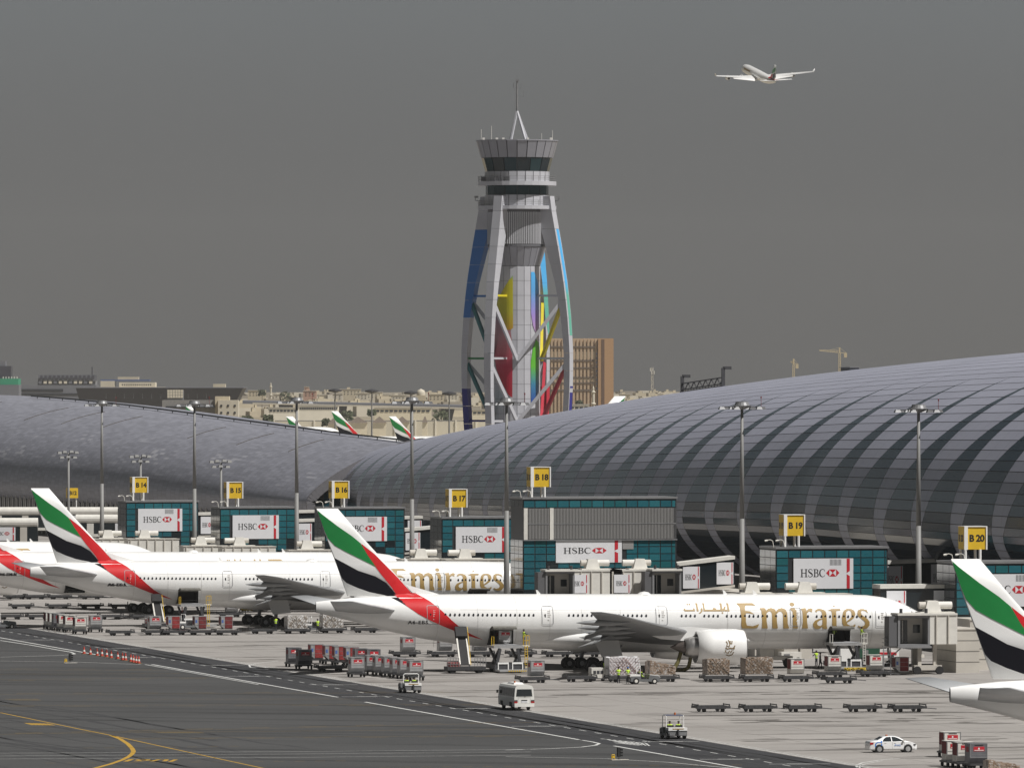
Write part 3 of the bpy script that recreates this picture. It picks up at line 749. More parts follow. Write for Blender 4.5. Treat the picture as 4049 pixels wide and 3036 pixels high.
def plain_bridge(label, px, py, D, flip=False):
    q = at(px, py, D)
    g = thing('boarding_bridge', label, 'jet bridge', (q.x, q.y, 0))
    z1 = q.z
    MB().box(-3.0, 5.5, -1.8, 1.8, z1 - 3.2, z1 - 0.14).build('tunnel', OFFW, g)
    MB().box(-3.1, 5.6, -1.9, 1.9, z1 - 0.139, z1 - 0.02).build('tunnel_roof', CREAM, g)
    for k in range(6): MB().box(-2.7 + k * 1.4, -2.55 + k * 1.4, -1.95, -1.81, z1 - 3.1, z1 - 0.2).build('tunnel_rib', CREAM, g)
    MB().box(-0.3, 0.3, -0.3, 0.3, 0, z1 - 3.2).build('lift_column', CREAM, g)
    for dx in (-0.6, 0.6): MB().cyl((dx, -0.6, 0.45), (dx, -0.2, 0.45), 0.45, n=12).build('wheel', BLACK, g)
    ac_unit(g, 0, 0, z1 + 0.13, flip)
plain_bridge('boarding bridge with cooling unit in front of pole, left below sign B19', 2970, 2345, 1012)
plain_bridge('boarding bridge with cooling unit under the B19 poster', 3178, 2345, 1000, True)
plain_bridge('boarding bridge with cooling unit between the fin of the second jet and the B14 block', 425, 2128, 1375)
plain_bridge('boarding bridge with cooling unit under the B14 poster', 570, 2128, 1372)
plain_bridge('boarding bridge with cooling unit between the B14 and B15 blocks', 792, 2156, 1310)
plain_bridge('boarding bridge with cooling unit under the B15 poster', 945, 2158, 1306, True)
plain_bridge('boarding bridge with cooling unit between the B15 block and the nearest fin', 1212, 2172, 1240)
plain_bridge('boarding bridge with cooling unit left of the B17 block', 1662, 2208, 1160)
plain_bridge('boarding bridge with cooling unit under the B17 poster', 1836, 2209, 1158, True)
# fixed walkways from the gate blocks to the concourse
def walkway(label, X0, X1, Y, z0, z1, h=3.4, n_post=2, w=3.0):
    g = thing('fixed_walkway', label, 'walkway', (X0, Y, 0))
    L = X1 - X0
    MB().hexa([(0, 0, z0), (L, 0, z1), (L, w, z1), (0, w, z0)], [(0, 0, z0 + h), (L, 0, z1 + h), (L, w, z1 + h), (0, w, z0 + h)]).build('glazed_side', DGLASS, g)
    MB().hexa([(-0.1, -0.2, z0 + h), (L, -0.2, z1 + h), (L, w + .2, z1 + h), (-0.1, w + .2, z0 + h)], [(-0.1, -0.2, z0 + h + 0.45), (L, -0.2, z1 + h + 0.45), (L, w + .2, z1 + h + 0.45), (-0.1, w + .2, z0 + h + 0.45)]).build('roof', OFFW, g)
    MB().hexa([(-0.1, -0.12, z0 - 0.3), (L, -0.12, z1 - 0.3), (L, w + .1, z1 - 0.3), (-0.1, w + .1, z0 - 0.3)], [(-0.1, -0.12, z0), (L, -0.12, z1), (L, w + .1, z1), (-0.1, w + .1, z0)]).build('floor', CREAM, g)
    for i in range(n_post):
        x = 0.7 + i * (L - 3.2) / max(1, n_post - 1) if n_post > 1 else L * 0.3
        zz = z0 + (z1 - z0) * (x + 1) / L
        poster(g, (x, -0.03, zz + 0.25), 2.3, h - 0.5, bars=False)
    MB().box(L * 0.5 - 0.3, L * 0.5 + 0.3, 0.8, 1.6, 0, min(z0, z1) - 0.2).build('support', CREAM, g)
walkway('sloping glazed walkway with two red and white posters right of the B18 block', bx_(2680, 1073), bx_(2905, 1073), 1073, 4.5, 5.4, 3.4)
walkway('glazed walkway with grey posters right of the B19 block', bx_(3069, 1000) + 14.5, 297.5, 1004, 5.6, 5.9, 4.0)
walkway('glazed walkway left of the B20 block', bx_(3482, 917.2), bx_(3780, 917) - 0.1, 917.2, 5.3, 5.3, 3.6)
walkway('glazed walkway right of the B16 block', bx_(1286, 1242) + 12.5, 299, 1245, 6.1, 7.6, 3.2)
walkway('lower glazed walkway right of the B16 block', bx_(1286, 1242) + 12.5, 292, 1249, 1.6, 2.2, 3.2)
walkway('glazed walkway right of the B15 block', bx_(871, 1318) + 12.5, 302, 1320, 6.1, 6.6, 3.4, 3)
walkway('pale glazed walkway right of the B14 block', bx_(499.5, 1386) + 12.5, 305, 1388, 6.1, 6.6, 3.4, 3)
# far pier walkways at the left edge
def tube_walk(label, pa, pb, D, hh, post=None):
    a, b_ = at(*pa, D), at(*pb, D)
    g = thing('covered_walkway', label, 'walkway', (a.x, a.y, 0))
    L = (b_ - a); ln = math.hypot(L.x, L.y); ang = math.atan2(L.y, L.x); g.rotation_euler = (0, 0, ang)
    z = a.z
    MB().cyl((0, 0, z), (ln, 0, z), 0.85, n=14).build('roof_tube', OFFW, g)
    MB().box(0, ln, -0.7, 0.9, z - hh, z - 0.75).build('glazed_side', DGLASS, g)
    MB().box(0, ln, -0.9, 1.0, z - hh - 0.5, z - hh).build('floor', OFFW, g)
    for k in range(int(ln / 5)):
        MB().box(2 + k * 5, 3.2 + k * 5, -0.82, -0.71, z - hh, z - 0.75).build('solid_panel', CREAM if k % 2 else OFFW, g)
    for k in range(max(1, int(ln / 14))): MB().box(3 + k * 12, 3.6 + k * 12, -0.3, 0.3, 0, z - hh - 0.5).build('support', CREAM, g)
    if post is not None: poster(g, (post, -0.86, z - hh + 0.15), 4.2, hh - 0.9, bars=False)
tube_walk('long white tubular walkway high at left behind the second fin', (-60, 2022), (545, 2014), 1560, 3.0, 13.5)
tube_walk('white tubular walkway in the middle at left, beside the B14 block', (300, 2052), (560, 2050), 1480, 2.6, 7)
tube_walk('white low walkway with red banded poster at left edge', (-80, 2066), (150, 2066), 1440, 3.2, 2.0)
# ground floor blocks behind the nose bridge
def block(label, X0, X1, Y0, Y1, h):
    g = thing('service_block', label, 'building', (X0, Y0, 0))
    MB().box(0, X1 - X0, 0, Y1 - Y0, 0, h).build('wall', CREAM, g)
    for k in range(1, int(h / 1.2)):
        MB().box(-0.03, X1 - X0 + 0.03, -0.03, Y1 - Y0 + 0.03, k * 1.2, k * 1.2 + 0.05).build('joint', mat('joint_grey', (0.16, 0.15, 0.14), 0.7), g)
    MB().box(-0.08, X1 - X0 + 0.08, -0.08, Y1 - Y0 + 0.08, h, h + 0.15).build('coping', CREAM, g)
block('low beige panelled block right of the nose bridge column', 266.2, 268.9, 896, 904, 4.8)
block('beige panelled block at the foot of the B20 block', 270.2, 276.2, 904, 911.5, 5.6)
block('beige service block with a shuttered front under the concourse', 262, 266, 960, 968, 4.2)
block('long low beige block under the concourse beyond the second jet', 286, 292, 1020, 1090, 4.5)

for x0, x1, yb, h_, l in ((2985, 3062, 2606, 4.0, 'beige wall block seen under the fuselage right of the engine'), (3100, 3160, 2604, 3.6, 'grey beige wall block left of the forward cargo door'), (3165, 3214, 2603, 4.2, 'pale wall block just left of the forward cargo loader'), (3420, 3460, 2600, 3.2, 'small pale wall block behind the bridge stair')):
    pa, pb = gnd(x0, yb), gnd(x1, yb); block(l, pa.x, pb.x, pa.y, pa.y + 5, h_)
# ------------------------------------------------------------------ light masts
def mast(label, px, py_top, D, hgt=None):
    q = at(px, py_top, D)
    g = thing('floodlight_mast', label, 'light mast', (q.x, q.y, 0), group='tall floodlight masts along the pier')
    h = q.z
    MB().cyl((0, 0, 0), (0, 0, h * 0.52), 0.42, 0.30, n=14).build('pole', POLE, g, smooth=True)
    MB().cyl((0, 0, h * 0.52), (0, 0, h - 0.8), 0.29, 0.17, n=12).build('upper_pole', POLE, g, smooth=True)
    MB().cyl((0, 0, 0), (0, 0, 0.35), 0.7, n=14).build('base_plate', CREAM, g)
    MB().lathe([(0.15, h - 1.0), (1.1, h - 0.62), (1.15, h - 0.5), (0.95, h - 0.45), (0.8, h - 0.1), (0.78, h), (0.0, h + 0.02)], 16).build('crown', GALV, g)
    arms = MB()
    for k in range(8):
        t = k * math.pi / 4 + 0.2; c_, s_ = math.cos(t), math.sin(t)
        arms.bar((0.9 * c_, 0.9 * s_, h - 0.6), (2.6 * c_, 2.6 * s_, h - 0.62), 0.1)
    arms.build('arms', DGREY, g)
    for k in range(8):
        t = k * math.pi / 4 + 0.2; c_, s_ = math.cos(t), math.sin(t)
        r = 2.2 if k % 2 else 2.8
        MB().hexa([(r * c_ - .38, r * s_ - .38, h - 0.95), (r * c_ + .38, r * s_ - .38, h - 0.95), (r * c_ + .38, r * s_ + .38, h - 0.95), (r * c_ - .38, r * s_ + .38, h - 0.95)],
                  [(r * c_ - .25, r * s_ - .25, h - 0.62), (r * c_ + .25, r * s_ - .25, h - 0.62), (r * c_ + .25, r * s_ + .25, h - 0.62), (r * c_ - .25, r * s_ + .25, h - 0.62)]).build('floodlight', GALV if k % 3 else DGREY, g)
    MB().cyl((2.3, -0.5, h - 0.6), (2.3, -0.5, h + 0.6), 0.03, n=5).cyl((2.3, -0.5, h + 0.4), (2.3, -0.5, h + 0.65), 0.08, n=8).build('obstruction_light', mat('beacon_red', (0.2, 0.02, 0.02), 0.4), g)
for px, py, D, l in ((403, 1584, 1400, 'tall floodlight mast, leftmost of the tall ones, beside the B14 block'), (769, 1584, 1330, 'tall floodlight mast in front of the right edge of the B14 block'),
                     (1173, 1571, 1255, 'tall floodlight mast right of the B15 block'), (1629, 1570, 1185, 'tall floodlight mast between the B16 and B17 blocks'),
                     (2003, 1573, 1078, 'tall floodlight mast just left of the B18 block'), (2934, 1588, 1028, 'tall floodlight mast left of sign B19'), (3632, 1599, 985, 'tall floodlight mast left of sign B20, rightmost')):
    mast(l, px, py, D)
def small_mast(label, px, py, D):
    q = at(px, py, D)
    g = thing('floodlight_mast', label, 'light mast', (q.x, q.y, 0), group='short floodlight masts at left')
    h = q.z
    MB().cyl((0, 0, 0), (0, 0, h), 0.28, 0.18, n=10).build('pole', POLE, g, smooth=True)
    MB().bar((-1.6, 0, h - 0.1), (1.6, 0, h - 0.1), 0.15).bar((-1.2, 0, h - 0.8), (1.2, 0, h - 0.8), 0.15).build('crossbars', DGREY, g)
    for x, z in ((-1.6, 0.1), (-0.7, 0.25), (0.5, 0.3), (1.4, 0.15), (-1.2, -0.7), (-0.1, -0.6), (1.1, -0.7)):
        MB().hexa([(x - .38, -.45, h + z - .28), (x + .38, -.45, h + z - .28), (x + .38, .2, h + z - .2), (x - .38, .2, h + z - .2)], [(x - .28, -.3, h + z + .08), (x + .28, -.3, h + z + .08), (x + .28, .3, h + z + .12), (x - .28, .3, h + z + .12)]).build('floodlight', POLE, g)
small_mast('short floodlight mast with white lamps, leftmost of three', 271, 1790, 1460)
small_mast('short floodlight mast with white lamps above sign B14', 556, 1806, 1420)
small_mast('short floodlight mast with white lamps left above sign B15', 874, 1826, 1380)
# ------------------------------------------------------------------ control tower
TS = 19.41
tq = at(2044.6, 1482, F / TS)
TW = thing('control_tower', 'tall grey control tower with flared cab, four bowed legs and rainbow paint', 'control tower', (tq.x, tq.y, 0), -PSI)
def tz(py): return H + (1482 - py) / TS
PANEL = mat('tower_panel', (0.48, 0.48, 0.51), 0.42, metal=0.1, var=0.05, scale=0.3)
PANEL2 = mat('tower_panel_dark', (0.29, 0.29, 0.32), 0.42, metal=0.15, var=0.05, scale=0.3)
SEAM = mat('panel_seam', (0.16, 0.16, 0.17), 0.6)
def facets(name, prof, n, m, parent, rot=0.0, gap=0.012, mats=None):
    """ring of separate flat panels between two radii"""
    (r0, z0), (r1, z1) = prof
    for i in range(n):
        a0, a1 = 2 * math.pi * (i / n) + rot + gap, 2 * math.pi * ((i + 1) / n) + rot - gap
        mb = MB()
        P = lambda r, a, z: (r * math.cos(a), r * math.sin(a), z)
        mb.hexa([P(r0 - .3, a0, z0), P(r0, a0, z0), P(r0, a1, z0), P(r0 - .3, a1, z0)], [P(r1 - .3, a0, z1), P(r1, a0, z1), P(r1, a1, z1), P(r1 - .3, a1, z1)])
        mb.build(name, m if mats is None else mats[i % len(mats)], parent)
Z = tz
core = MB().lathe([(0.1, Z(562)), (7.9, Z(562)), (7.0, Z(625)), (6.2, Z(679)), (6.3, Z(720)), (6.1, Z(734)), (6.1, Z(773)), (6.3, Z(773)), (6.3, Z(828)), (5.7, Z(830)), (5.7, Z(974)), (4.5, Z(1051)), (4.5, 0)], 32)
core.build('core', SEAM, TW)
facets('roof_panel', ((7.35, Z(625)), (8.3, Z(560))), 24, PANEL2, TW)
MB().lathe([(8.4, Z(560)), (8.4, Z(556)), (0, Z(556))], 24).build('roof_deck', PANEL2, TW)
facets('cab_pane', ((6.5, Z(679)), (7.25, Z(627))), 16, DGLASS, TW, gap=0.014, mats=[mat('cab_glass', (0.006, 0.016, 0.022), 0.06, spec=0.5), mat('cab_glass_green', (0.010, 0.034, 0.040), 0.06, spec=0.5)])
facets('drum_panel', ((6.6, Z(718)), (6.6, Z(680))), 24, PANEL, TW)
def deck(z0, z1, r, name):
    MB().lathe([(5, z0), (r, z0), (r, z1), (5, z1)], 32).build('deck', PANEL, TW)
    rl = MB()
    n = 32
    for h in (0.35, 0.7, 1.05):
        for i in range(n):
            a, b_ = 2 * math.pi * i / n, 2 * math.pi * (i + 1) / n
            rl.bar(((r - .1) * math.cos(a), (r - .1) * math.sin(a), z1 + h), ((r - .1) * math.cos(b_), (r - .1) * math.sin(b_), z1 + h), 0.07)
    for i in range(n):
        a = 2 * math.pi * i / n; rl.bar(((r - .1) * math.cos(a), (r - .1) * math.sin(a), z1), ((r - .1) * math.cos(a), (r - .1) * math.sin(a), z1 + 1.1), 0.07)
    rl.build('railing', GALV, TW)
deck(Z(735), Z(719), 8.0, 'upper'); deck(Z(829), Z(815), 8.0, 'lower')
facets('window_pane', ((6.4, Z(772)), (6.4, Z(736))), 16, DGLASS, TW, gap=0.012, mats=[mat('band_glass', (0.010, 0.030, 0.036), 0.08), mat('cab_glass_green', (0.008, 0.018, 0.022), 0.06)])
facets('drum_panel', ((6.6, Z(814)), (6.6, Z(773))), 24, PANEL, TW)
MB().lathe([(5.95, Z(828)), (5.95, Z(832)), (5.9, Z(968)), (6.05, Z(968)), (6.05, Z(976)), (5.9, Z(976))], 40).build('louvre_drum', mat('louvre_shade', (0.12, 0.12, 0.13), 0.5), TW)
for i in range(96):
    a = 2 * math.pi * i / 96
    MB().bar((5.98 * math.cos(a), 5.98 * math.sin(a), Z(966)), (5.98 * math.cos(a), 5.98 * math.sin(a), Z(840)), 0.22, 0.22).build('louvre_slat', mat('slat_silver', (0.52, 0.52, 0.54), 0.4, metal=0.15), TW)
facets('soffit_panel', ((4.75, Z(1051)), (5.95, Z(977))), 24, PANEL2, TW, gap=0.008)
zc = Z(1052); k = 0
while zc > 1:
    facets('shaft_panel', ((4.7, max(0, zc - 3.0)), (4.7, zc - 0.06)), 20, PANEL, TW, gap=0.010) if zc > 12 else None
    zc -= 3.0
# painted leaves on the shaft
def grad_mat(name, stops):
    m, nt, b = nodes_of(name)
    tcn = nd(nt, 'ShaderNodeNewGeometry').outputs['Position']; sp = nd(nt, 'ShaderNodeSeparateXYZ'); nt.links.new(tcn, sp.inputs[0])
    z0, z1 = stops[0][0], stops[-1][0]
    f = remap(nt, sp.outputs['Z'], z0, z1, 0, 1); rp_ = nd(nt, 'ShaderNodeValToRGB'); nt.links.new(f, rp_.inputs[0])
    el = rp_.color_ramp.elements
    el[0].position = 0; el[0].color = (*stops[0][1], 1); el[1].position = 1; el[1].color = (*stops[-1][1], 1)
    for z, c in stops[1:-1]:
        q = el.new((z - z0) / (z1 - z0)); q.color = (*c, 1)
    nt.links.new(rp_.outputs[0], b.inputs['Base Color']); b.inputs['Roughness'].default_value = 0.4
    return m
YG, OR, PK, RD, BL, PU, LG, SK, DB = (0.55, 0.50, 0.02), (0.55, 0.26, 0.02), (0.50, 0.20, 0.22), (0.48, 0.02, 0.06), (0.10, 0.32, 0.62), (0.32, 0.22, 0.55), (0.10, 0.38, 0.03), (0.08, 0.40, 0.75), (0.02, 0.04, 0.28)
P_YEL = grad_mat('paint_yellow_leaf', [(Z(1320), OR), (Z(1230), YG), (Z(1110), YG), (Z(1085), (0.10, 0.40, 0.30))])
P_RED = grad_mat('paint_red_leaf', [(Z(1575), (0.45, 0.01, 0.02)), (Z(1450), RD), (Z(1330), PK), (Z(1250), (0.30, 0.20, 0.26))])
P_BLU = grad_mat('paint_blue_leaf', [(Z(1325), (0.48, 0.30, 0.45)), (Z(1250), PU), (Z(1150), BL), (Z(1075), SK)])
P_GRN = grad_mat('paint_green_leaf', [(Z(1600), DB), (Z(1520), (0.04, 0.18, 0.30)), (Z(1450), LG), (Z(1345), LG)])
P_LEG = grad_mat('paint_leg_blue', [(Z(1170), (0.12, 0.40, 0.30)), (Z(1120), SK), (Z(850), SK)])
P_NAV = mat('paint_navy', (0.025, 0.022, 0.20), 0.45); P_RDD = mat('paint_crimson', (0.42, 0.02, 0.04), 0.45); P_TEAL = mat('paint_teal', (0.02, 0.14, 0.15), 0.45)
P_DBL = mat('paint_deep_blue', (0.03, 0.15, 0.42), 0.45); P_YL = mat('paint_yellow', (0.6, 0.5, 0.02), 0.45); P_GR = mat('paint_green', (0.02, 0.2, 0.06), 0.45)
def leaf(poly, m, r=4.78):         # poly in photo px on the shaft face; laid round the cylinder
    bm = bmesh.new()
    vs_ = [bm.verts.new(((p[0] - 2042) / TS, 0, Z(p[1]))) for p in poly]
    bm.faces.new(vs_); bm.normal_update()
    for x in np.arange(-4.6, 4.7, 0.5):
        g_ = bm.verts[:] + bm.edges[:] + bm.faces[:]; bmesh.ops.bisect_plane(bm, geom=g_, plane_co=(x, 0, 0), plane_no=(1, 0, 0))
    for v in bm.verts:
        x = max(-r + 0.01, min(r - 0.01, v.co.x)); v.co.x = x; v.co.y = -math.sqrt(r * r - x * x)
    bmesh.ops.triangulate(bm, faces=bm.faces[:])
    me = bpy.data.meshes.new('painted_leaf'); bm.to_mesh(me); bm.free(); me.materials.append(m)
    return link('painted_leaf', me, TW)
q2 = lambda x, y: (1700 + x / 2.074, 950 + y / 2.074)
leaf([q2(675, 290), q2(676, 720), q2(655, 735), q2(600, 740), q2(540, 520), q2(560, 470), q2(610, 380), q2(645, 325)], P_YEL)
leaf([q2(538, 520), q2(600, 740), q2(655, 735), q2(672, 880), q2(670, 1290), q2(640, 1270), q2(590, 1180), q2(540, 1060), q2(522, 960), q2(520, 600)], P_RED, 4.80)
leaf([q2(824, 262), q2(850, 262), q2(875, 330), q2(886, 400), q2(886, 800), q2(865, 770), q2(840, 700), q2(824, 600)], P_BLU)
leaf([q2(866, 815), q2(888, 840), q2(886, 1230), q2(850, 1330), q2(824, 1350), q2(822, 1000), q2(840, 880)], P_GRN)
# legs
LEGP = [(68.8, 8.1, 3.4), (64, 9.0, 3.3), (58, 10.2, 2.7), (51, 11.4, 1.9), (44, 12.2, 1.5), (37, 12.6, 1.35), (30, 12.5, 1.3), (22, 12.0, 1.3), (10, 10.6, 1.3), (0, 9.2, 1.3)]
def leg_at(z):
    for (z1, r1, d1), (z0, r0, d0) in zip(LEGP, LEGP[1:]):
        if z0 <= z <= z1:
            f = (z - z0) / (z1 - z0); return r0 + (r1 - r0) * f, d0 + (d1 - d0) * f
    return LEGP[0][1:]
angs = [math.radians(a) for a in (-118.7, -28.7, 61.3, 151.3)]
for ai, an in enumerate(angs):
    leg = link('leg', None, TW); leg.rotation_euler = (0, 0, an)
    zs = [69.6] + list(np.arange(66.5, -1, -3.6)) + [0]
    for i in range(len(zs) - 1):
        z1, z0 = zs[i], zs[i + 1] + 0.05
        (ra, da), (rb, db) = leg_at(min(z1, 68.8)), leg_at(max(0, z0))
        t = 0.72 + 0.22 * max(0.0, min(1.0, (z1 - 30) / 35))
        m = PANEL
        if ai == 3: m = P_DBL if 46 < z1 < 66 else P_NAV if z1 < 33 else PANEL
        if ai == 1 and z1 < 31: m = PANEL
        MB().hexa([(rb - db, -t, z0), (rb, -t, z0), (rb, t, z0), (rb - db, t, z0)], [(ra - da, -t, z1), (ra, -t, z1), (ra, t, z1), (ra - da, t, z1)]).build('leg_segment', m, leg)
    if ai in (0, 1, 2):            # painted flank
        for i in range(len(zs) - 1):
            z1, z0 = zs[i], zs[i + 1]
            if not (44 < z1 < 65): continue
            (ra, da), (rb, db) = leg_at(min(z1, 68.8)), leg_at(max(0, z0))
            s = -1 if ai != 1 else 1
            w1 = da * min(1, max(0.0, (65 - z1) / 10)); w0 = db * min(1, max(0.0, (65 - z0) / 10)) * (1 if z0 > 44 else 0.3)
            y = s * (0.725 + 0.22 * max(0.0, min(1.0, (z1 - 30) / 35)) + 0.01)
            if ai == 1: MB().quad((rb + 0.012, -0.3, z0), (ra + 0.012, -0.3, z1), (ra + 0.012, 0.72, z1), (rb + 0.012, 0.72, z0)).build('painted_flank', P_LEG, leg)
            else: MB().quad((rb - w0, y, z0), (rb, y, z0), (ra, y, z1), (ra - w1, y, z1)).build('painted_flank', P_LEG, leg)
    if ai in (1, 2):
        for z1, z0 in ((31, 27), (27, 22), (22, 15)):
            (ra, da), (rb, db) = leg_at(z1), leg_at(z0)
            if ai == 1: MB().quad((rb + 0.014, -0.5, z0), (ra + 0.014, -0.5, z1), (ra + 0.014, 0.72, z1), (rb + 0.014, 0.72, z0)).build('painted_foot', P_NAV, leg)
            else: MB().box(rb - db - .02, rb + .02, -0.87, 0.87, z0, z1).build('painted_foot', P_RDD, leg)
def legp(ai, z, inn=0.9):
    r, d_ = leg_at(z); an = angs[ai]; return Vector(((r - inn) * math.cos(an), (r - inn) * math.sin(an), z))
for fi in range(4):                # V braces on the four faces
    a0, a1 = angs[fi], angs[(fi + 1) % 4]
    mid = (a0 + (a1 if a1 > a0 else a1 + 2 * math.pi)) / 2 - 0.28
    for zt, zb in ((Z(1178), Z(1424)), (Z(1425), Z(1668))):
        ap = Vector((4.95 * math.cos(mid), 4.95 * math.sin(mid), zb))
        for li in (fi, (fi + 1) % 4):
            m = PANEL if fi == 0 else (P_TEAL if fi == 3 else P_RDD if (fi == 1 and zt < 40) else P_YL if fi == 1 else PANEL)
            MB().bar(legp(li, zt, 0.7), ap, 0.55, 0.7).build('brace', m, TW)
for zt, ms in ((Z(1170), (P_YL, PANEL, P_YL, P_DBL)), (Z(1417), (PANEL, PANEL, P_RDD, P_GR)), (Z(1664), (PANEL, PANEL, P_RDD, P_NAV))):
    for li in range(4):
        an = angs[li]; MB().bar(legp(li, zt, 1.2), (4.6 * math.cos(an), 4.6 * math.sin(an), zt), 0.6, 0.42).build('strut', ms[li], TW)
# mast on the roof
top = Z(556)
sp = MB()
for an in (-2.2, -0.9, 0.6, 2.3): sp.bar((2.4 * math.cos(an) + 0.2, 2.4 * math.sin(an), top), (0, 0, Z(440)), 0.36)
sp.build('tripod', PANEL, TW)
MB().cyl((0, 0, Z(445)), (0, 0, Z(318)), 0.22, 0.16, n=8).build('mast_pole', GALV, TW)
an_ = MB()
an_.cyl((0, 0, Z(318)), (0, 0, Z(295)), 0.03, n=5); an_.box(-0.35, 0.35, -0.3, 0.3, Z(322), Z(314))
for x, py, h in ((-0.75, 348, 0.9), (0.8, 350, 1.0), (1.25, 382, 1.1)): an_.bar((0, 0, Z(py)), (x, 0, Z(py)), 0.06); an_.bar((x, 0, Z(py)), (x, 0, Z(py) + h), 0.09)
for k in range(14): an_.bar((-0.5, -0.2, Z(440) + k * 0.42), (-0.25, -0.2, Z(440) + k * 0.42), 0.05)
an_.bar((-0.5, -0.2, Z(450)), (-0.5, -0.2, Z(322)), 0.05)
an_.build('aerials', GALV, TW)
rods = MB()
for x, h in ((-7.3, 2.2), (-5.2, 2.9), (5.0, 1.4), (7.2, 2.0)): rods.cyl((x, -2, top), (x, -2, top + h), 0.05, n=5)
for x in (-6.8, -4.1, -2.8, 6.9, 2.2): rods.box(x - .25, x + .25, -2.3, -1.8, top, top + 0.5)
rods.build('roof_aerials', OFFW, TW)
for s in (-1, 1):
    MB().bar((s * 7.7, -2, Z(815) + 1.0), (s * 8.5, -2, Z(815) + 1.1), 0.12).bar((s * 8.5, -2, Z(815) + 1.1), (s * 8.5, -2, Z(815) + 1.6), 0.15).box(s * 8.3 - .4, s * 8.3 + .4, -2.3, -1.8, Z(815) + 1.6, Z(815) + 2.0).build('camera_arm', GALV, TW)
eq = MB()
for x in (-6.8, -4.2, -2.6, -1.9): eq.box(x - 0.5, x + 0.4, -7.4 + abs(x) * 0.35, -6.9 + abs(x) * 0.35, Z(719), Z(719) + 0.9)
eq.build('deck_equipment', DGREY, TW)

# ------------------------------------------------------------------ wide-body jets
AT = at(1247, 1482, 936)           # tail end of the nearest complete jet, for reading its markings off the photo
AX, AY = AT.x, AT.y
PIT = math.tan(R(0.38))            # it sits a touch nose down
def uz(px, py, y=-3.1):            # photo pixel -> (u along the jet, z) on a lengthwise plane
    p = at_y(px, py, AY + y); u = p.x - AX; return (u, p.z + u * PIT)
def lerp_tab(tab, u):
    if u <= tab[0][0]: return tab[0][1:]
    for a, b_ in zip(tab, tab[1:]):
        if u <= b_[0]:
            f = (u - a[0]) / (b_[0] - a[0]); return [a[i] + (b_[i] - a[i]) * f for i in range(1, len(a))]
    return tab[-1][1:]
LEN = 73.1
FT = [(0, 6.55, 7.75, 0.22), (1.5, 6.2, 7.95, 0.62), (4, 5.6, 8.2, 1.2), (8, 4.5, 8.45, 1.95), (12, 3.65, 8.58, 2.5), (16, 3.0, 8.63, 2.85), (20, 2.62, 8.65, 3.02), (24, 2.46, 8.65, 3.1), (60, 2.45, 8.65, 3.1),
      (LEN - 9, 2.45, 8.55, 3.08), (LEN - 7, 2.47, 8.3, 2.95), (LEN - 5.8, 2.52, 7.98, 2.8), (LEN - 4.4, 2.66, 7.45, 2.5), (LEN - 3, 2.92, 6.75, 2.1), (LEN - 1.5, 3.45, 5.95, 1.45), (LEN - 0.6, 3.98, 5.4, 0.9), (LEN - 0.15, 4.4, 5.0, 0.42), (LEN, 4.68, 4.72, 0.03)]
def fus(u):
    lo, hi, w = lerp_tab(FT, u); return (lo + hi) / 2, (hi - lo) / 2, w
def fus_y(u, z, off=0.02):
    c, h, w = fus(u); t = max(-0.995, min(0.995, (z - c) / h)); return -(w * math.sqrt(1 - t * t) + off)
m, nt, b = nodes_of('aircraft_white')
tcn = nd(nt, 'ShaderNodeTexCoord').outputs['Object']
c = mixc(nt, remap(nt, noise(nt, tcn, 1.0, (0.5, 0.5, 0.12), 6), 0.45, 0.75, 0, 0.30), (0.82, 0.815, 0.80), (0.66, 0.64, 0.61))
nt.links.new(c, b.inputs['Base Color']); b.inputs['Roughness'].default_value = 0.3; b.inputs['Coat Weight'].default_value = 0.3
JET = m
WINGG = mat('wing_grey', (0.25, 0.255, 0.26), 0.4, metal=0.15, var=0.08, scale=0.4)
BARE = mat('bare_metal', (0.42, 0.41, 0.40), 0.3, metal=0.7, var=0.1)
DOORS = [(uz(1935, 2455), uz(2034, 2538)), (uz(3277, 2461), uz(3364, 2542))]
hold = [(uz(1938, 2460)[0], uz(2030, 2460)[0]), (uz(3275, 2460)[0], uz(3362, 2460)[0])]
HZ0, HZ1 = 3.05, 4.75
us = sorted(set([r_[0] for r_ in FT] + list(np.arange(1, 72, 1.2)) + [h for hh in hold for h in hh]))
zq = []
ths = []
for t in np.linspace(0, 2 * math.pi, 49): ths.append(float(t))
def th_of(z): return math.asin((z - 5.55) / 3.1)
ths = sorted([t for t in ths] + [math.pi - th_of(HZ0) , math.pi - th_of(HZ1)])
def fus_pt(u, t):
    c_, h, w = fus(u); return (u, w * math.cos(t), c_ + h * math.sin(t))
def hold_skip(u, t):
    for a, b_ in hold:
        if a < u < b_ and math.pi - th_of(HZ1) < t < math.pi - th_of(HZ0): return True
    return False
def airfoil(t, n=8):
    xs = [0.5 * (1 - math.cos(math.pi * i / n)) for i in range(n + 1)]
    yt = lambda x: 5 * t * (0.2969 * math.sqrt(x) - 0.126 * x - 0.3516 * x ** 2 + 0.2843 * x ** 3 - 0.1036 * x ** 4)
    return [(x, yt(x)) for x in xs] + [(x, -yt(x)) for x in xs[-2:0:-1]]
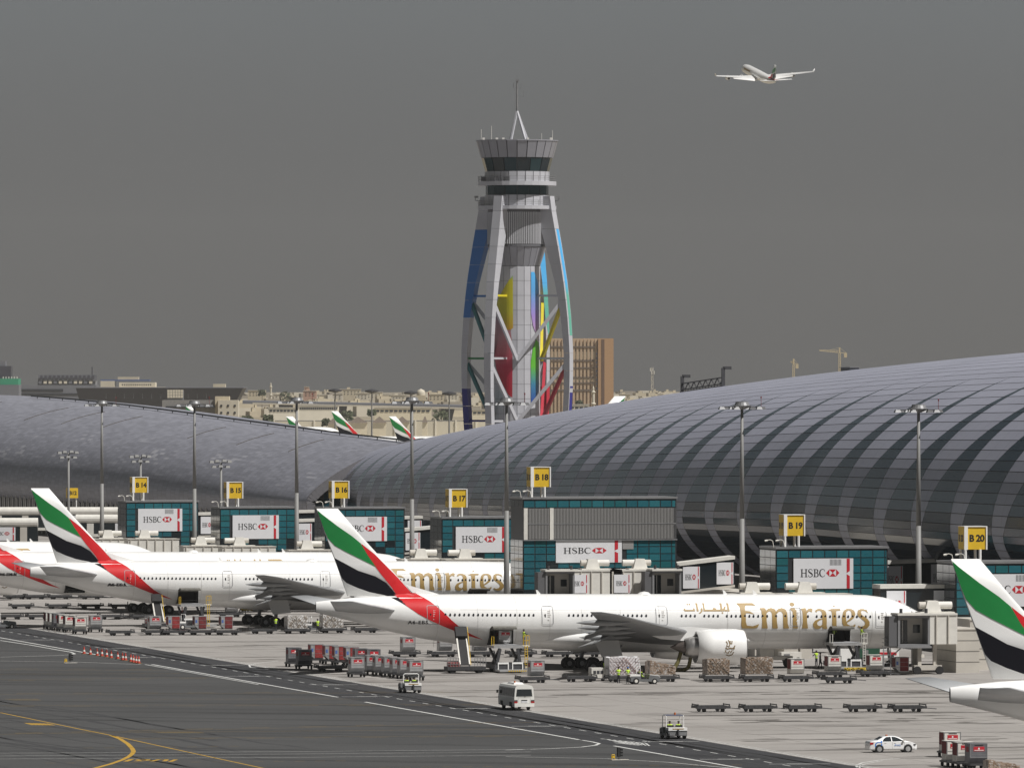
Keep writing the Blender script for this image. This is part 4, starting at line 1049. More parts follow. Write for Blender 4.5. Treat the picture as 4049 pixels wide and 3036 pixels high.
def loft(mb, secs, vertical=False, n=8, m=0):
    """secs: (le, te, span, height, thickness ratio); leading edge towards +u"""
    rings = []
    for le, te, s, z, t in secs:
        af = airfoil(t, n); ch = le - te
        rings.append([((le - x * ch), s + y * ch, z) if vertical else ((le - x * ch), s, z + y * ch) for x, y in af])
    k = len(rings[0]); vs_ = [p for r_ in rings for p in r_]
    fs = [(i * k + j, i * k + (j + 1) % k, (i + 1) * k + (j + 1) % k, (i + 1) * k + j) for i in range(len(rings) - 1) for j in range(k)]
    fs += [tuple(range(k)), tuple(range((len(rings) - 1) * k, len(rings) * k))]
    mb.add(vs_, fs, m); return mb
def decal(name, polys, surf, m, parent, du=1.0, dz=0.35, share=None):
    bm = bmesh.new()
    for p in polys:
        try: bm.faces.new([bm.verts.new((q[0], 0, q[1])) for q in p])
        except ValueError: pass
    bm.normal_update(); bmesh.ops.triangulate(bm, faces=bm.faces[:])
    us_ = [v.co.x for v in bm.verts]; zs_ = [v.co.z for v in bm.verts]
    for x in np.arange(min(us_) + du, max(us_), du):
        bmesh.ops.bisect_plane(bm, geom=bm.verts[:] + bm.edges[:] + bm.faces[:], plane_co=(x, 0, 0), plane_no=(1, 0, 0))
    for z in np.arange(min(zs_) + dz, max(zs_), dz):
        bmesh.ops.bisect_plane(bm, geom=bm.verts[:] + bm.edges[:] + bm.faces[:], plane_co=(0, 0, z), plane_no=(0, 0, 1))
    for v in bm.verts: v.co.y = surf(v.co.x, v.co.z)
    bmesh.ops.recalc_face_normals(bm, faces=bm.faces[:])
    me = bpy.data.meshes.new(name); bm.to_mesh(me); bm.free(); me.materials.append(m)
    me.polygons.foreach_set('use_smooth', [True] * len(me.polygons))
    return link(name, me, parent)
FIN = [(11.4, 3.6, 0.0, 8.4, 0.085), (8.1, 2.3, 0, 12.0, 0.085), (5.1, 1.05, 0.0, 15.2, 0.085), (2.45, 0.0, 0.0, 18.2, 0.085)]
def fin_y(u, z, off=0.035):
    f = max(0, min(1, (z - 8.4) / 9.8)); le, te = 11.4 + (2.45 - 11.4) * f, 3.6 * (1 - f); x = max(0.0, min(1.0, (le - u) / (le - te)))
    t = 0.085; return -(5 * t * (0.2969 * math.sqrt(x) - 0.126 * x - 0.3516 * x ** 2 + 0.2843 * x ** 3 - 0.1036 * x ** 4) * (le - te) + off)
r2 = lambda pts: [(1000 + x / 2.186, 1850 + y / 2.186) for x, y in pts]
r6 = lambda pts: [(1000 + x / 2.011, 2350 + y / 2.011) for x, y in pts]
def clampfin(pts):
    out = []
    for u, z in pts:
        z = min(18.15, max(8.45, z)); f = (z - 8.4) / 9.8; out.append((max(3.6 * (1 - f) + 0.03, min(11.4 - 8.95 * f - 0.12, u)), z))
    return out
def make_jet():
    g = thing('parked_jet', 'jet', 'airliner', (0, 0, 0)); g.name = 'parked_jet'
    body = MB().grid(fus_pt, us, ths, skip=hold_skip).build('fuselage', JET, g, smooth=True)
    # holds
    for (a, b_), nm in zip(hold, ('aft', 'fore')):
        hb = MB(); yo = fus_y(a, 3.9, -0.25); yi = -0.9
        hb.quad((a, yi, 2.9), (b_, yi, 2.9), (b_, yi, 4.9), (a, yi, 4.9)); hb.quad((a, -2.9, 2.98), (b_, -2.9, 2.98), (b_, yi, 2.98), (a, yi, 2.98)); hb.quad((a, -3.05, 4.82), (b_, -3.05, 4.82), (b_, yi, 4.82), (a, yi, 4.82))
        for u in (a + 0.01, b_ - 0.01): hb.quad((u, -3.0, 2.95), (u, yi, 2.95), (u, yi, 4.85), (u, -3.0, 4.85))
        hb.build('hold_interior', DARK, g)
        # door swung up, its curved inner face towards the ground
        dr = MB(); L = 1.9
        pts = [(0, 0), (0.5, 0.18), (1.0, 0.22), (1.5, 0.12), (L, -0.1)]
        y0 = fus_y(a, HZ1, 0.02)
        for th_, sgn in ((0.0, 1),):
            vs_ = [(u, y0 - p[0] * 0.93, HZ1 + p[1] + p[0] * 0.16) for u in (a, b_) for p in pts] + [(u, y0 - p[0] * 0.93, HZ1 + p[1] + p[0] * 0.16 - 0.16) for u in (a, b_) for p in pts]
            n = 5
            fs = [(i, i + 1, n + i + 1, n + i) for i in range(4)] + [(10 + i, 15 + i, 16 + i, 11 + i) for i in range(4)]
            fs += [(i, 10 + i, 11 + i, i + 1) for i in range(4)] + [(5 + i, 6 + i, 16 + i, 15 + i) for i in range(4)] + [(4, 9, 19, 14), (0, 10, 15, 5)]
            dr.add(vs_, fs)
        dr.build('cargo_door', mat('door_lining', (0.12, 0.115, 0.10), 0.6, var=0.3, scale=3), g)
    # belly fairing
    FA = [(25.5, 0.0), (27.5, 0.35), (30, 0.75), (33, 1.0), (42, 1.0), (46, 0.8), (49, 0.35), (51, 0.0)]
    bf = MB().grid(lambda u, t: (u, (2.25 + 1.15 * lerp_tab(FA, u)[0]) * math.cos(t), 3.65 + (1.1 + 0.5 * lerp_tab(FA, u)[0]) * math.sin(t)), list(np.linspace(25.5, 51, 26)), [math.pi * 2 * i / 28 for i in range(29)])
    bf.build('belly_fairing', JET, g, smooth=True)
    f = loft(MB(), FIN, True, 10).build('tail_fin', JET, g, smooth=True)
    MB().add([(11.4, 0.12, 8.45), (14.2, 0.0, 8.62), (11.4, -0.12, 8.45), (10.2, 0.0, 9.75)], [(0, 1, 3), (1, 2, 3), (0, 2, 1)]).build('fin_fillet', JET, g)
    fz = lambda pts: clampfin([uz(x, y, 0.0) for x, y in r2(pts)])
    decal('green_stripe', [fz([(545, 372), (590, 410), (720, 510), (850, 600), (920, 658), (980, 760), (1060, 865), (950, 810), (800, 735), (700, 680), (640, 615), (605, 555), (575, 470)])], fin_y, GREEN, f)
    decal('red_stripe', [fz([(922, 658), (1040, 750), (1150, 860), (1250, 960), (1330, 1030), (1400, 1090), (1235, 1108), (1190, 1040), (1100, 930), (1045, 855), (985, 765)])], fin_y, RED, f)
    decal('black_stripe', [fz([(697, 785), (800, 840), (900, 895), (1050, 945), (1140, 1000), (1190, 1055), (1232, 1107), (1150, 1118), (1000, 1080), (900, 1045), (800, 1000), (762, 960), (730, 880)])], fin_y, NAVY, f)
    sz = lambda pts: [uz(x, y, -1.6) for x, y in pts]
    decal('red_sweep', [sz(r6([(1135, 5), (1170, 50), (1215, 100), (1300, 160), (1400, 215), (1500, 260), (1600, 300), (1700, 335), (1820, 366), (1720, 322), (1640, 277), (1560, 210), (1480, 130), (1400, 60), (1310, -2), (1220, -8)]))], lambda u, z: fus_y(u, z, 0.03), RED, body, 0.8, 0.3)
    decal('black_sweep', [sz(r6([(960, -2), (1040, 5), (1110, 35), (1170, 70), (1225, 106), (1180, 52), (1132, 0), (1050, -12)]))], lambda u, z: fus_y(u, z, 0.025), NAVY, body, 0.8, 0.2)
    # wings
    for s in (-1, 1):
        W = [(45.6, 31.0, 2.4, 3.75, 0.13), (45.0, 31.2, 3.1, 3.85, 0.125), (40.2, 31.0, 10.3, 4.75, 0.105), (33.2, 27.6, 21.0, 6.0, 0.095), (27.6, 24.6, 29.6, 7.1, 0.09), (24.9, 23.6, 32.4, 7.5, 0.08)]
        wg = loft(MB(), [(a, b_, s * c_, z, t) for a, b_, c_, z, t in W], False, 10).build('wing', WINGG, g, smooth=True)
        for y0, y1, u0, u1, z in ((4.2, 9.8, 31.6, 28.9, 4.0), (11.2, 20, 31.0, 27.0, 5.1)):
            le0 = 31.6 if y0 < 5 else 30.6; le1 = 31.4 if y0 < 5 else 28.2
            MB().hexa([(le0 + .6, s * y0, z - .35), (le1 + .6, s * y1, z + .35 if y0 > 5 else z + .15), (le1 - 2.0, s * y1, z - 0.6 if y0 > 5 else z - 0.75), (le0 - 2.4, s * y0, z - 1.35)],
                      [(le0 + .6, s * y0, z - .05), (le1 + .6, s * y1, z + .6 if y0 > 5 else z + .45), (le1 - 2.0, s * y1, z - 0.52 if y0 > 5 else z - 0.66), (le0 - 2.4, s * y0, z - 1.25)]).build('flap', WINGG, wg)
        for y, u, z in ((8.6, 31.5, 4.0), (14.5, 30.4, 4.75), (19.5, 28.6, 5.4), (24.5, 27.2, 6.1)):
            MB().lathe([(0.02, -3.2), (0.22, -2.2), (0.36, -0.6), (0.34, 1.0), (0.02, 3.0)], 10, (u, s * y, z), axis='x').build('flap_fairing', WINGG, wg, smooth=True)
        # engine
        e_ = link('engine', None, g, (0, s * 9.6, 2.95))
        nac = [(1.62, 47.0), (1.78, 47.15), (1.90, 47.0), (2.03, 46.2), (2.06, 44.8), (1.98, 43.2), (1.80, 41.5), (1.72, 41.5), (1.6, 42.5)]
        MB().lathe(nac[2:], 36, axis='x').build('nacelle', JET, e_, smooth=True)
        MB().lathe([(1.60, 46.2)] + nac[:3], 36, axis='x').build('inlet_lip', BARE, e_, smooth=True)
        MB().lathe([(1.62, 46.3), (0.35, 46.3), (0.02, 46.9)], 28, axis='x').build('fan', mat('fan_dark', (0.05, 0.05, 0.055), 0.35, metal=0.6), e_)
        MB().lathe([(1.60, 42.6), (1.30, 42.5), (1.22, 41.0), (0.98, 40.2), (0.9, 40.2)], 28, axis='x').build('core_cowl', BARE, e_, smooth=True)
        MB().lathe([(0.9, 40.6), (0.72, 40.1), (0.42, 39.4), (0.03, 38.6)], 20, axis='x').build('exhaust_plug', mat('burnt_metal', (0.13, 0.11, 0.10), 0.45, metal=0.6), e_, smooth=True)
        MB().prism([(45.6, 1.9), (42.0, 1.7), (40.2, 0.7), (37.5, 0.9), (34.5, 1.9), (41, 2.25)], 'y', -0.24, 0.24).build('pylon', JET, e_)
        if s == -1:
            lg = [(47.0 - 2.4 + x, z) for x, z in ((0, 0),)]
            mk = MB()
            for pts in ([(-.5, .75), (-.35, .5), (-.45, .2), (-.15, .1), (.0, .45), (.05, .8)], [(-.2, .9), (-.05, .55), (.25, .45), (.3, .8)], [(-.6, .05), (-.4, -.15), (0, -.05), (.35, -.1), (.6, .1), (.65, .25)],
                        [(-.65, -.3), (-.55, -.6), (-.2, -.65), (-.1, -.35), (.1, -.6), (.3, -.3)], [(-.5, -.85), (-.1, -.98), (.3, -.85), (.5, -.5)], [(.5, -.2), (.6, -.05)]):
                stroke(mk, [(45.0 + x * 0.85, z * 0.95) for x, z in pts], 0.12, 0, 0)
            me = mk.mesh('engine_script', mat('script_bronze', (0.20, 0.13, 0.05), 0.45), fix=False)
            for v in me.vertices: v.co.y = -(math.sqrt(max(0.1, 2.075 ** 2 - v.co.z ** 2)) + 0.01)
            link('engine_script', me, e_)
        # tailplane
        T = [(9.3, 2.0, 1.2, 6.75, 0.1), (1.9, -0.7, 10.75, 8.1, 0.09)]
        loft(MB(), [(a, b_, s * c_, z, t) for a, b_, c_, z, t in T], False, 8).build('tailplane', mat('tailplane_grey', (0.52, 0.53, 0.54), 0.35, var=0.06), g, smooth=True)
        # main gear
        gr_ = link('landing_gear', None, g, (32.0, s * 5.5, 0))
        MB().cyl((0, 0, 0.8), (0.4, -s * 0.4, 3.4), 0.24, n=12).bar((-1.9, 0, 0.72), (1.9, 0, 0.72), 0.35).bar((0, 0, 1.6), (2.2, -s * 0.6, 3.0), 0.16).build('leg', mat('gear_grey', (0.22, 0.22, 0.23), 0.4, metal=0.4), gr_)
        MB().hexa([(-0.5, s * 0.9, 1.7), (1.9, s * 0.9, 1.9), (1.9, s * 0.95, 1.9), (-0.5, s * 0.95, 1.7)], [(-1.3, s * 0.55, 3.6), (1.5, s * 0.55, 3.6), (1.5, s * 0.6, 3.6), (-1.3, s * 0.6, 3.6)]).build('gear_door', JET, gr_)
        for ux in (-1.46, 0, 1.46):
            for dy in (-0.6, 0.6):
                w_ = MB().lathe([(0.32, -0.22), (0.58, -0.25), (0.67, -0.14), (0.67, 0.14), (0.58, 0.25), (0.32, 0.22), (0.0, 0.2), (0.0, -0.2), (0.32, -0.22)], 18, (ux, dy, 0.67), axis='y').build('tyre', BLACK, gr_)
                MB().cyl((ux, dy - 0.235, 0.67), (ux, dy + 0.235, 0.67), 0.28, n=12).build('hub', GALV, gr_)
    ng = link('landing_gear', None, g, (67.0, 0, 0))
    MB().cyl((0, 0, 0.55), (-0.3, 0, 3.0), 0.16, n=10).bar((0, 0, 1.4), (1.5, 0, 2.7), 0.12).build('leg', GALV, ng)
    for dy in (-0.35, 0.35): MB().cyl((0, dy - 0.17, 0.53), (0, dy + 0.17, 0.53), 0.53, n=18).build('tyre', BLACK, ng)
    # cabin windows and doors
    wm_ = MB().add([(0.115 * math.cos(t) * (1 if abs(math.cos(t)) < 0.8 else 1), 0, 0.19 * math.sin(t)) for t in [2 * math.pi * i / 12 for i in range(12)]], [tuple(range(12))]).mesh('window', mat('cabin_window', (0.018, 0.022, 0.032), 0.15), fix=False)
    xs = [1763.5 + i * 18.18 for i in range(20)] + [2249 + i * 17.95 for i in range(18)] + [2000 + x / 2.011 for x in (1397, 1432, 1467, 1502, 1577, 1613, 1649, 1685, 1756, 1792, 1828, 1864, 1900, 1935, 1968, 2005, 2040, 2076, 2147)] + [2949 + x / 2.011 for x in (240, 312, 376, 492, 562, 600, 630, 668, 704, 740, 778, 812, 848, 882, 918, 952, 988)]
    for x in xs:
        u, z = uz(x, 2434.5 + (x - 1763) * 0.0044)
        o = link('window', wm_, g, (u, fus_y(u, z, 0.045), z)); o.rotation_euler = (0.10, 0, 0)
    def ringdecal(u0, u1, z0, z1, w=0.055):
        r_ = 0.18
        pts = []
        for cx_, cz_, a0 in ((u1 - r_, z1 - r_, 0), (u0 + r_, z1 - r_, 90), (u0 + r_, z0 + r_, 180), (u1 - r_, z0 + r_, 270)):
            for k in range(4): t = R(a0 + k * 30); pts.append((cx_ + r_ * math.cos(t), cz_ + r_ * math.sin(t)))
        n = len(pts); mb = MB(); stroke(mb, pts, w, 0, 0, close=True)
        return mb
    for x0, x1, y0, y1 in ((1692.7, 1740, 2398, 2472), (2142.7, 2187, 2400, 2473), (2594, 2638.5, 2401, 2474), (3125.5, 3167, 2406, 2478), (3463, 3506, 2407, 2480)):
        (u0, z1), (u1, z0) = uz(x0, y0), uz(x1, y1)
        dd = link('cabin_door', None, g)
        mb = ringdecal(u0, u1, z0, z1); me = mb.mesh('door_outline', mat('outline_grey', (0.30, 0.30, 0.31), 0.5), fix=False)
        bm = bmesh.new(); bm.from_mesh(me)
        for z in np.arange(z0 + 0.25, z1, 0.3): bmesh.ops.bisect_plane(bm, geom=bm.verts[:] + bm.edges[:] + bm.faces[:], plane_co=(0, 0, z), plane_no=(0, 0, 1))
        for v in bm.verts: v.co.y = fus_y(v.co.x, v.co.z, 0.05)
        bm.to_mesh(me); bm.free(); link('door_outline', me, dd)
        zz = z0 + (z1 - z0) * 0.48; uu = u0 + (u1 - u0) * 0.28
        MB().box(uu - 0.07, uu + 0.07, fus_y(uu, zz, 0.03), fus_y(uu, zz, 0.0), zz - 0.2, zz + 0.2).build('door_window', INK, dd)
        mk = MB()
        for k, (dz, ln) in enumerate(((0.5, 0.3), (0.3, 0.26), (0.1, 0.36), (-0.1, 0.28), (-0.45, 0.16))):
            ua = uu + 0.3; zk = zz + dz; mk.box(ua, ua + ln, fus_y(ua, zk, 0.036), fus_y(ua, zk, 0.0), zk - 0.05, zk + 0.05)
        mk.build('door_lettering', mat('pale_lettering', (0.62, 0.60, 0.58), 0.5), dd)
    # airline name
    cA = lambda pts: [uz(2600 + x / 2.766, 2100 + y / 2.766) for x, y in pts]
    c8 = lambda pts: [uz(3200 + x / 4.424, 2380 + y / 4.424) for x, y in pts]
    ell = lambda cx_, cy_, rx_, ry_: [(cx_ + rx_ * math.cos(2 * math.pi * i / 14), cy_ + ry_ * math.sin(2 * math.pi * i / 14)) for i in range(14)]
    letters = [
        ('E', [cA([(878, 800), (1050, 798), (1088, 826), (1030, 822), (975, 822), (962, 850), (960, 880), (1010, 885), (1060, 918), (1000, 905), (965, 905), (962, 1000), (975, 1040), (1040, 1048), (1090, 1030), (1108, 1022), (1095, 1060), (1060, 1072), (925, 1073), (912, 1040), (915, 950), (908, 870), (905, 840)])]),
        ('m', [cA([(1120, 850), (1175, 848), (1190, 870), (1190, 1000), (1205, 1072), (1140, 1072), (1140, 1000), (1138, 880)]),
               cA([(1191, 880), (1215, 855), (1250, 848), (1285, 860), (1299, 890), (1302, 1000), (1315, 1072), (1255, 1072), (1250, 1000), (1250, 905), (1235, 885), (1210, 890), (1191, 910)]),
               cA([(1301, 885), (1325, 858), (1365, 848), (1400, 862), (1418, 900), (1420, 1020), (1440, 1072), (1375, 1072), (1370, 1000), (1370, 910), (1355, 888), (1330, 888), (1303, 912)])]),
        ('i', [cA([(1450, 855), (1500, 848), (1522, 880), (1522, 1010), (1535, 1072), (1480, 1072), (1475, 1000), (1478, 890)]), cA(ell(1484, 812, 26, 20))]),
        ('r', [cA([(1572, 855), (1625, 848), (1632, 880), (1632, 1000), (1645, 1072), (1580, 1072), (1585, 1000), (1585, 890)]), cA([(1633, 885), (1650, 860), (1680, 850), (1700, 858), (1690, 895), (1660, 885), (1634, 905)])]),
        ('a', [c8([(170, 130), (215, 135), (250, 150), (290, 180), (300, 230), (300, 430), (315, 480), (235, 487), (225, 440), (225, 250), (218, 190), (190, 165), (150, 170), (130, 195), (100, 180), (130, 145)]),
               c8([(224, 300), (160, 310), (95, 340), (60, 390), (65, 440), (90, 475), (130, 487), (180, 480), (224, 440), (224, 410), (190, 435), (150, 425), (130, 395), (140, 360), (180, 330), (224, 315)])]),
        ('t', [c8([(455, 65), (465, 95), (425, 100)]), c8([(335, 165), (390, 135), (550, 132), (545, 165), (480, 168), (470, 200), (472, 420), (490, 450), (540, 440), (520, 475), (460, 487), (410, 460), (395, 400), (395, 200), (385, 170)])]),
        ('e', [c8([(600, 180), (650, 135), (689, 130), (689, 165), (655, 180), (640, 220), (640, 340), (660, 400), (719, 430), (719, 470), (660, 480), (600, 440), (570, 380), (565, 280)]),
               c8([(691, 130), (750, 135), (795, 175), (805, 230), (780, 290), (720, 335), (660, 370), (650, 350), (700, 310), (735, 270), (740, 210), (725, 170), (691, 160)]), c8([(721, 430), (760, 425), (800, 400), (805, 430), (770, 465), (721, 472)])]),
        ('s', [c8([(1028, 210), (1015, 160), (960, 135), (900, 135), (855, 165), (840, 220), (860, 270), (910, 310), (960, 350), (975, 390), (950, 430), (900, 445), (850, 425), (845, 445), (900, 480), (950, 487), (1010, 470), (1050, 420), (1050, 360), (1015, 310), (960, 270), (915, 235), (905, 190), (930, 165), (975, 170), (1015, 200)])])]
    for ch, polys in letters: decal('name_letter', polys, lambda u, z: fus_y(u, z, 0.03), GOLD, body, 1.0, 0.3)
    ar = [[(288, 868), (300, 848), (312, 870), (396, 868), (396, 850), (410, 848), (412, 884), (300, 886)], ell(338, 812, 8, 8), ell(362, 812, 8, 8), [(428, 797), (448, 800), (452, 885), (432, 885)], [(478, 850), (497, 850), (495, 885), (470, 908), (450, 906), (476, 885)],
          [(505, 797), (522, 800), (522, 866), (608, 866), (612, 848), (640, 848), (648, 866), (690, 866), (690, 886), (505, 886)], [(692, 797), (714, 800), (716, 866), (740, 830), (756, 838), (734, 884), (692, 886)], [(766, 797), (788, 800), (790, 886), (770, 886)], [(740, 868), (766, 868), (766, 886), (738, 886)], [(704, 893), (720, 895), (716, 910), (702, 908)]]
    decal('name_script', [cA(p) for p in ar], lambda u, z: fus_y(u, z, 0.03), GOLD, body, 1.0, 0.3)
    # seams, registration window posts, cockpit glass, aerials
    for zl in (4.75, 6.95, 3.4):
        sm = MB(); P = [(u, fus_y(u, zl, 0.02), zl) for u in np.arange(16, 66, 2.0)]
        for a, b_ in zip(P, P[1:]): sm.quad(a, b_, (b_[0], fus_y(b_[0], zl + 0.03, 0.02), zl + 0.03), (a[0], fus_y(a[0], zl + 0.03, 0.02), zl + 0.03))
        sm.build('skin_seam', mat('seam_pale', (0.62, 0.61, 0.59), 0.5), g, fix=False)
    for u in (13.5, 18, 22.5, 26.3, 30, 34.5, 39, 47, 51.5, 55.5, 59.5, 64):
        sm = MB(); P = [(u, fus_y(u, z, 0.02), z) for z in np.arange(2.7, 8.5, 0.25)]
        for a, b_ in zip(P, P[1:]): sm.quad(a, (a[0] + 0.035, a[1], a[2]), (b_[0] + 0.035, b_[1], b_[2]), b_)
        sm.build('skin_seam', mat('seam_grey', (0.56, 0.55, 0.53), 0.5), g, fix=False)
    cw = MB()
    for t0, t1 in ((0.05, 0.62), (0.68, 1.2)):
        u0, u1 = LEN - 4.1, LEN - 2.9
        for s in (-1, 1):
            P = lambda u, t: (lambda c_, h, w: (u, s * (w + 0.015) * math.cos(t), c_ + (h + 0.015) * math.sin(t)))(*fus(u))
            cw.quad(P(u0, 0.45 + t0 * 0.6), P(u1, 0.5 + t0 * 0.7), P(u1, 0.5 + t1 * 0.7), P(u0, 0.45 + t1 * 0.6))
    cw.build('cockpit_window', DGLASS, g)
    ae = MB()
    for u in (25.5, 47.3, 50.8): ae.prism([(u, 8.6), (u + 0.5, 8.6), (u + 0.05, 9.1), (u - 0.1, 9.1)], 'y', -0.03, 0.03)
    ae.lathe([(0.0, 8.95), (0.5, 8.85), (0.9, 8.55)], 14, (38, 0, 0)); ae.build('aerials', JET, g)
    ap = MB().box(-0.02, 0.3, -0.14, 0.14, 6.85, 7.4).build('exhaust_pipe', DGREY, g)
    sp_ = MB()
    for k in range(3): sp_.box(4.2 + k * 0.25, 5.6 + k * 0.25, -0.62, -0.5, 10.4 - k * 0.75 + 0.2, 10.46 - k * 0.75 + 0.2)
    return g
jet = make_jet()
def place_jet(tail, label, reg):
    o = jet if not USED.get('jet') else copy_tree(jet)
    USED['jet'] = True
    o.location = (tail[0], tail[1], 0.12); o.rotation_euler = (0, R(0.38), 0); o['label'] = label; o['group'] = 'white widebody jets parked at the pier'
    if reg:
        t = text_mesh(reg, 0.54, INK, 0.012, 1.12)
        u, z = uz(1654, 2465, -2.6)
        for v in t.vertices:
            x_, z_ = u + v.co.x * 1.25, z + v.co.y; v.co = (x_, fus_y(x_, z_, 0.05 + v.co.z), z_)
        link('registration', t, o)
    return o
place_jet((AX, AY), 'white widebody jet with gold lettering and green, black and red tail, nearest complete one', 'A6-EBS')
q = at(118, 1482, 1104); place_jet((q.x, q.y), 'second white widebody jet, its tail fin at far left and nose behind the B18 block', 'A6-EGA')
place_jet((AX - 5.5, 1148), 'third white widebody jet, mostly hidden behind the second one at left edge', 'A6-EMM')
place_jet((170.0, 1228.0), 'fourth white jet far left, only its nose and crown above the third one', None)
q = at(3754, 1482, 680); place_jet((q.x, q.y), 'white widebody jet cut off by the right edge, only its tail in view', None)
# ------------------------------------------------------------------ people
def make_person(name, pose, vest=True, helmet=None):
    """one skinned body; pose gives joint positions"""
    J = {'pelvis': (0, 0, .95), 'chest': (0, 0, 1.32), 'neck': (0, 0, 1.5), 'head': (0, -0.02, 1.66), 'top': (0, -0.01, 1.75),
         'ls': (-.2, 0, 1.42), 'le': (-.27, 0.03, 1.15), 'lh': (-.27, -0.08, .9), 'rs': (.2, 0, 1.42), 're': (.27, 0.03, 1.15), 'rh': (.27, -0.08, .9),
         'lk': (-.1, -0.02, .5), 'lf': (-.11, 0.02, .07), 'lt': (-.11, -.16, .04), 'rk': (.1, -0.02, .5), 'rf': (.11, 0.02, .07), 'rt': (.11, -.16, .04)}
    J.update(pose)
    rad = {'pelvis': .155, 'chest': .165, 'neck': .06, 'head': .105, 'top': .08, 'ls': .075, 'le': .05, 'lh': .04, 'rs': .075, 're': .05, 'rh': .04, 'lk': .07, 'lf': .05, 'lt': .04, 'rk': .07, 'rf': .05, 'rt': .04}
    ks = list(J); idx = {k: i for i, k in enumerate(ks)}
    ed = [('pelvis', 'chest'), ('chest', 'neck'), ('neck', 'head'), ('head', 'top'), ('chest', 'ls'), ('ls', 'le'), ('le', 'lh'), ('chest', 'rs'), ('rs', 're'), ('re', 'rh'), ('pelvis', 'lk'), ('lk', 'lf'), ('lf', 'lt'), ('pelvis', 'rk'), ('rk', 'rf'), ('rf', 'rt')]
    me = bpy.data.meshes.new('tmp'); me.from_pydata([J[k] for k in ks], [(idx[a], idx[b_]) for a, b_ in ed], [])
    o = bpy.data.objects.new('tmp', me); COL.objects.link(o)
    sk = o.modifiers.new('skin', 'SKIN')
    for i, k in enumerate(ks):
        me.skin_vertices[0].data[i].radius = (rad[k], rad[k] * (0.72 if k in ('pelvis', 'chest') else 1)); me.skin_vertices[0].data[i].use_root = k == 'pelvis'
    sb = o.modifiers.new('sub', 'SUBSURF'); sb.levels = 1; sb.render_levels = 1
    dg = bpy.context.evaluated_depsgraph_get(); out = bpy.data.meshes.new_from_object(o.evaluated_get(dg)); out.name = 'person_body'
    bpy.data.objects.remove(o)
    out.materials.clear()
    for m in (CLOTH, HIVIS if vest else mat('dark_shirt', (0.02, 0.022, 0.035), 0.8), SKIN): out.materials.append(m)
    hips, neck = Vector(J['pelvis']).z - 0.05, Vector(J['neck']).z
    for p in out.polygons:
        c = p.center
        arm = abs(c.x) > 0.225 and c.z < neck - 0.1
        p.material_index = 2 if c.z > neck - 0.02 else (0 if (c.z < hips or (c.y < -0.2 and c.z < hips + 0.2)) else (0 if arm else 1)); p.use_smooth = True
    t = thing(name, 'person', 'person')
    b_ = link('body', out, t)
    hd = Vector(J['head'])
    hm = MB().lathe([(0.118, 0.0), (0.12, 0.05), (0.09, 0.11), (0.0, 0.135)], 12, (hd.x, hd.y + 0.01, hd.z + 0.01))
    hm.build('helmet' if helmet else 'hair', helmet or mat('black_hair', (0.01, 0.009, 0.008), 0.7), t, smooth=True)
    fc = MB(); fc.add([(hd.x - .02, hd.y - .11, hd.z - .0), (hd.x + .02, hd.y - .11, hd.z), (hd.x, hd.y - .145, hd.z - .03), (hd.x, hd.y - .1, hd.z + .03)], [(0, 1, 2), (0, 2, 3), (1, 3, 2)]).build('nose', SKIN, b_)
    if vest:
        MB().box(hd.x - 0.17, hd.x + 0.17, Vector(J['chest']).y + 0.125, Vector(J['chest']).y + 0.14, hips + 0.22, hips + 0.27).build('reflective_band', mat('reflective_silver', (0.6, 0.6, 0.58), 0.3), t)
    return t
SIT = {'pelvis': (0, 0.1, .55), 'chest': (0, 0.12, .95), 'neck': (0, 0.1, 1.12), 'head': (0, 0.06, 1.27), 'top': (0, 0.06, 1.37), 'ls': (-.2, 0.1, 1.03), 'le': (-.27, -.05, .8), 'lh': (-.2, -.35, .78), 'rs': (.2, .1, 1.03), 're': (.27, -.05, .8), 'rh': (.2, -.35, .78),
       'lk': (-.13, -.35, .55), 'lf': (-.13, -.4, .12), 'lt': (-.13, -.55, .09), 'rk': (.13, -.35, .55), 'rf': (.13, -.4, .12), 'rt': (.13, -.55, .09)}
WALK = {'lk': (-.1, -.16, .52), 'lf': (-.1, -.1, .1), 'lt': (-.1, -.26, .06), 'rk': (.1, .05, .5), 'rf': (.1, .25, .09), 'rt': (.1, .1, .04), 'lh': (-.25, .1, .92), 'rh': (.25, -.2, .98)}
REACH = {'le': (-.25, -.2, 1.2), 'lh': (-.2, -.45, 1.2), 're': (.25, -.2, 1.2), 'rh': (.2, -.45, 1.15)}
P_STAND = make_person('person', REACH); P_WALK = make_person('person', WALK, True); P_SIT = make_person('person', SIT); P_HELM = make_person('person', REACH, True, mat('blue_helmet', (0.03, 0.12, 0.35), 0.4)); P_DARK = make_person('person', WALK, False)
def person(proto, label, px=None, py=None, loc=None, rz=0.0):
    return place(proto, USED, label, loc if loc is not None else gnd(px, py), rz, 'ground crew')

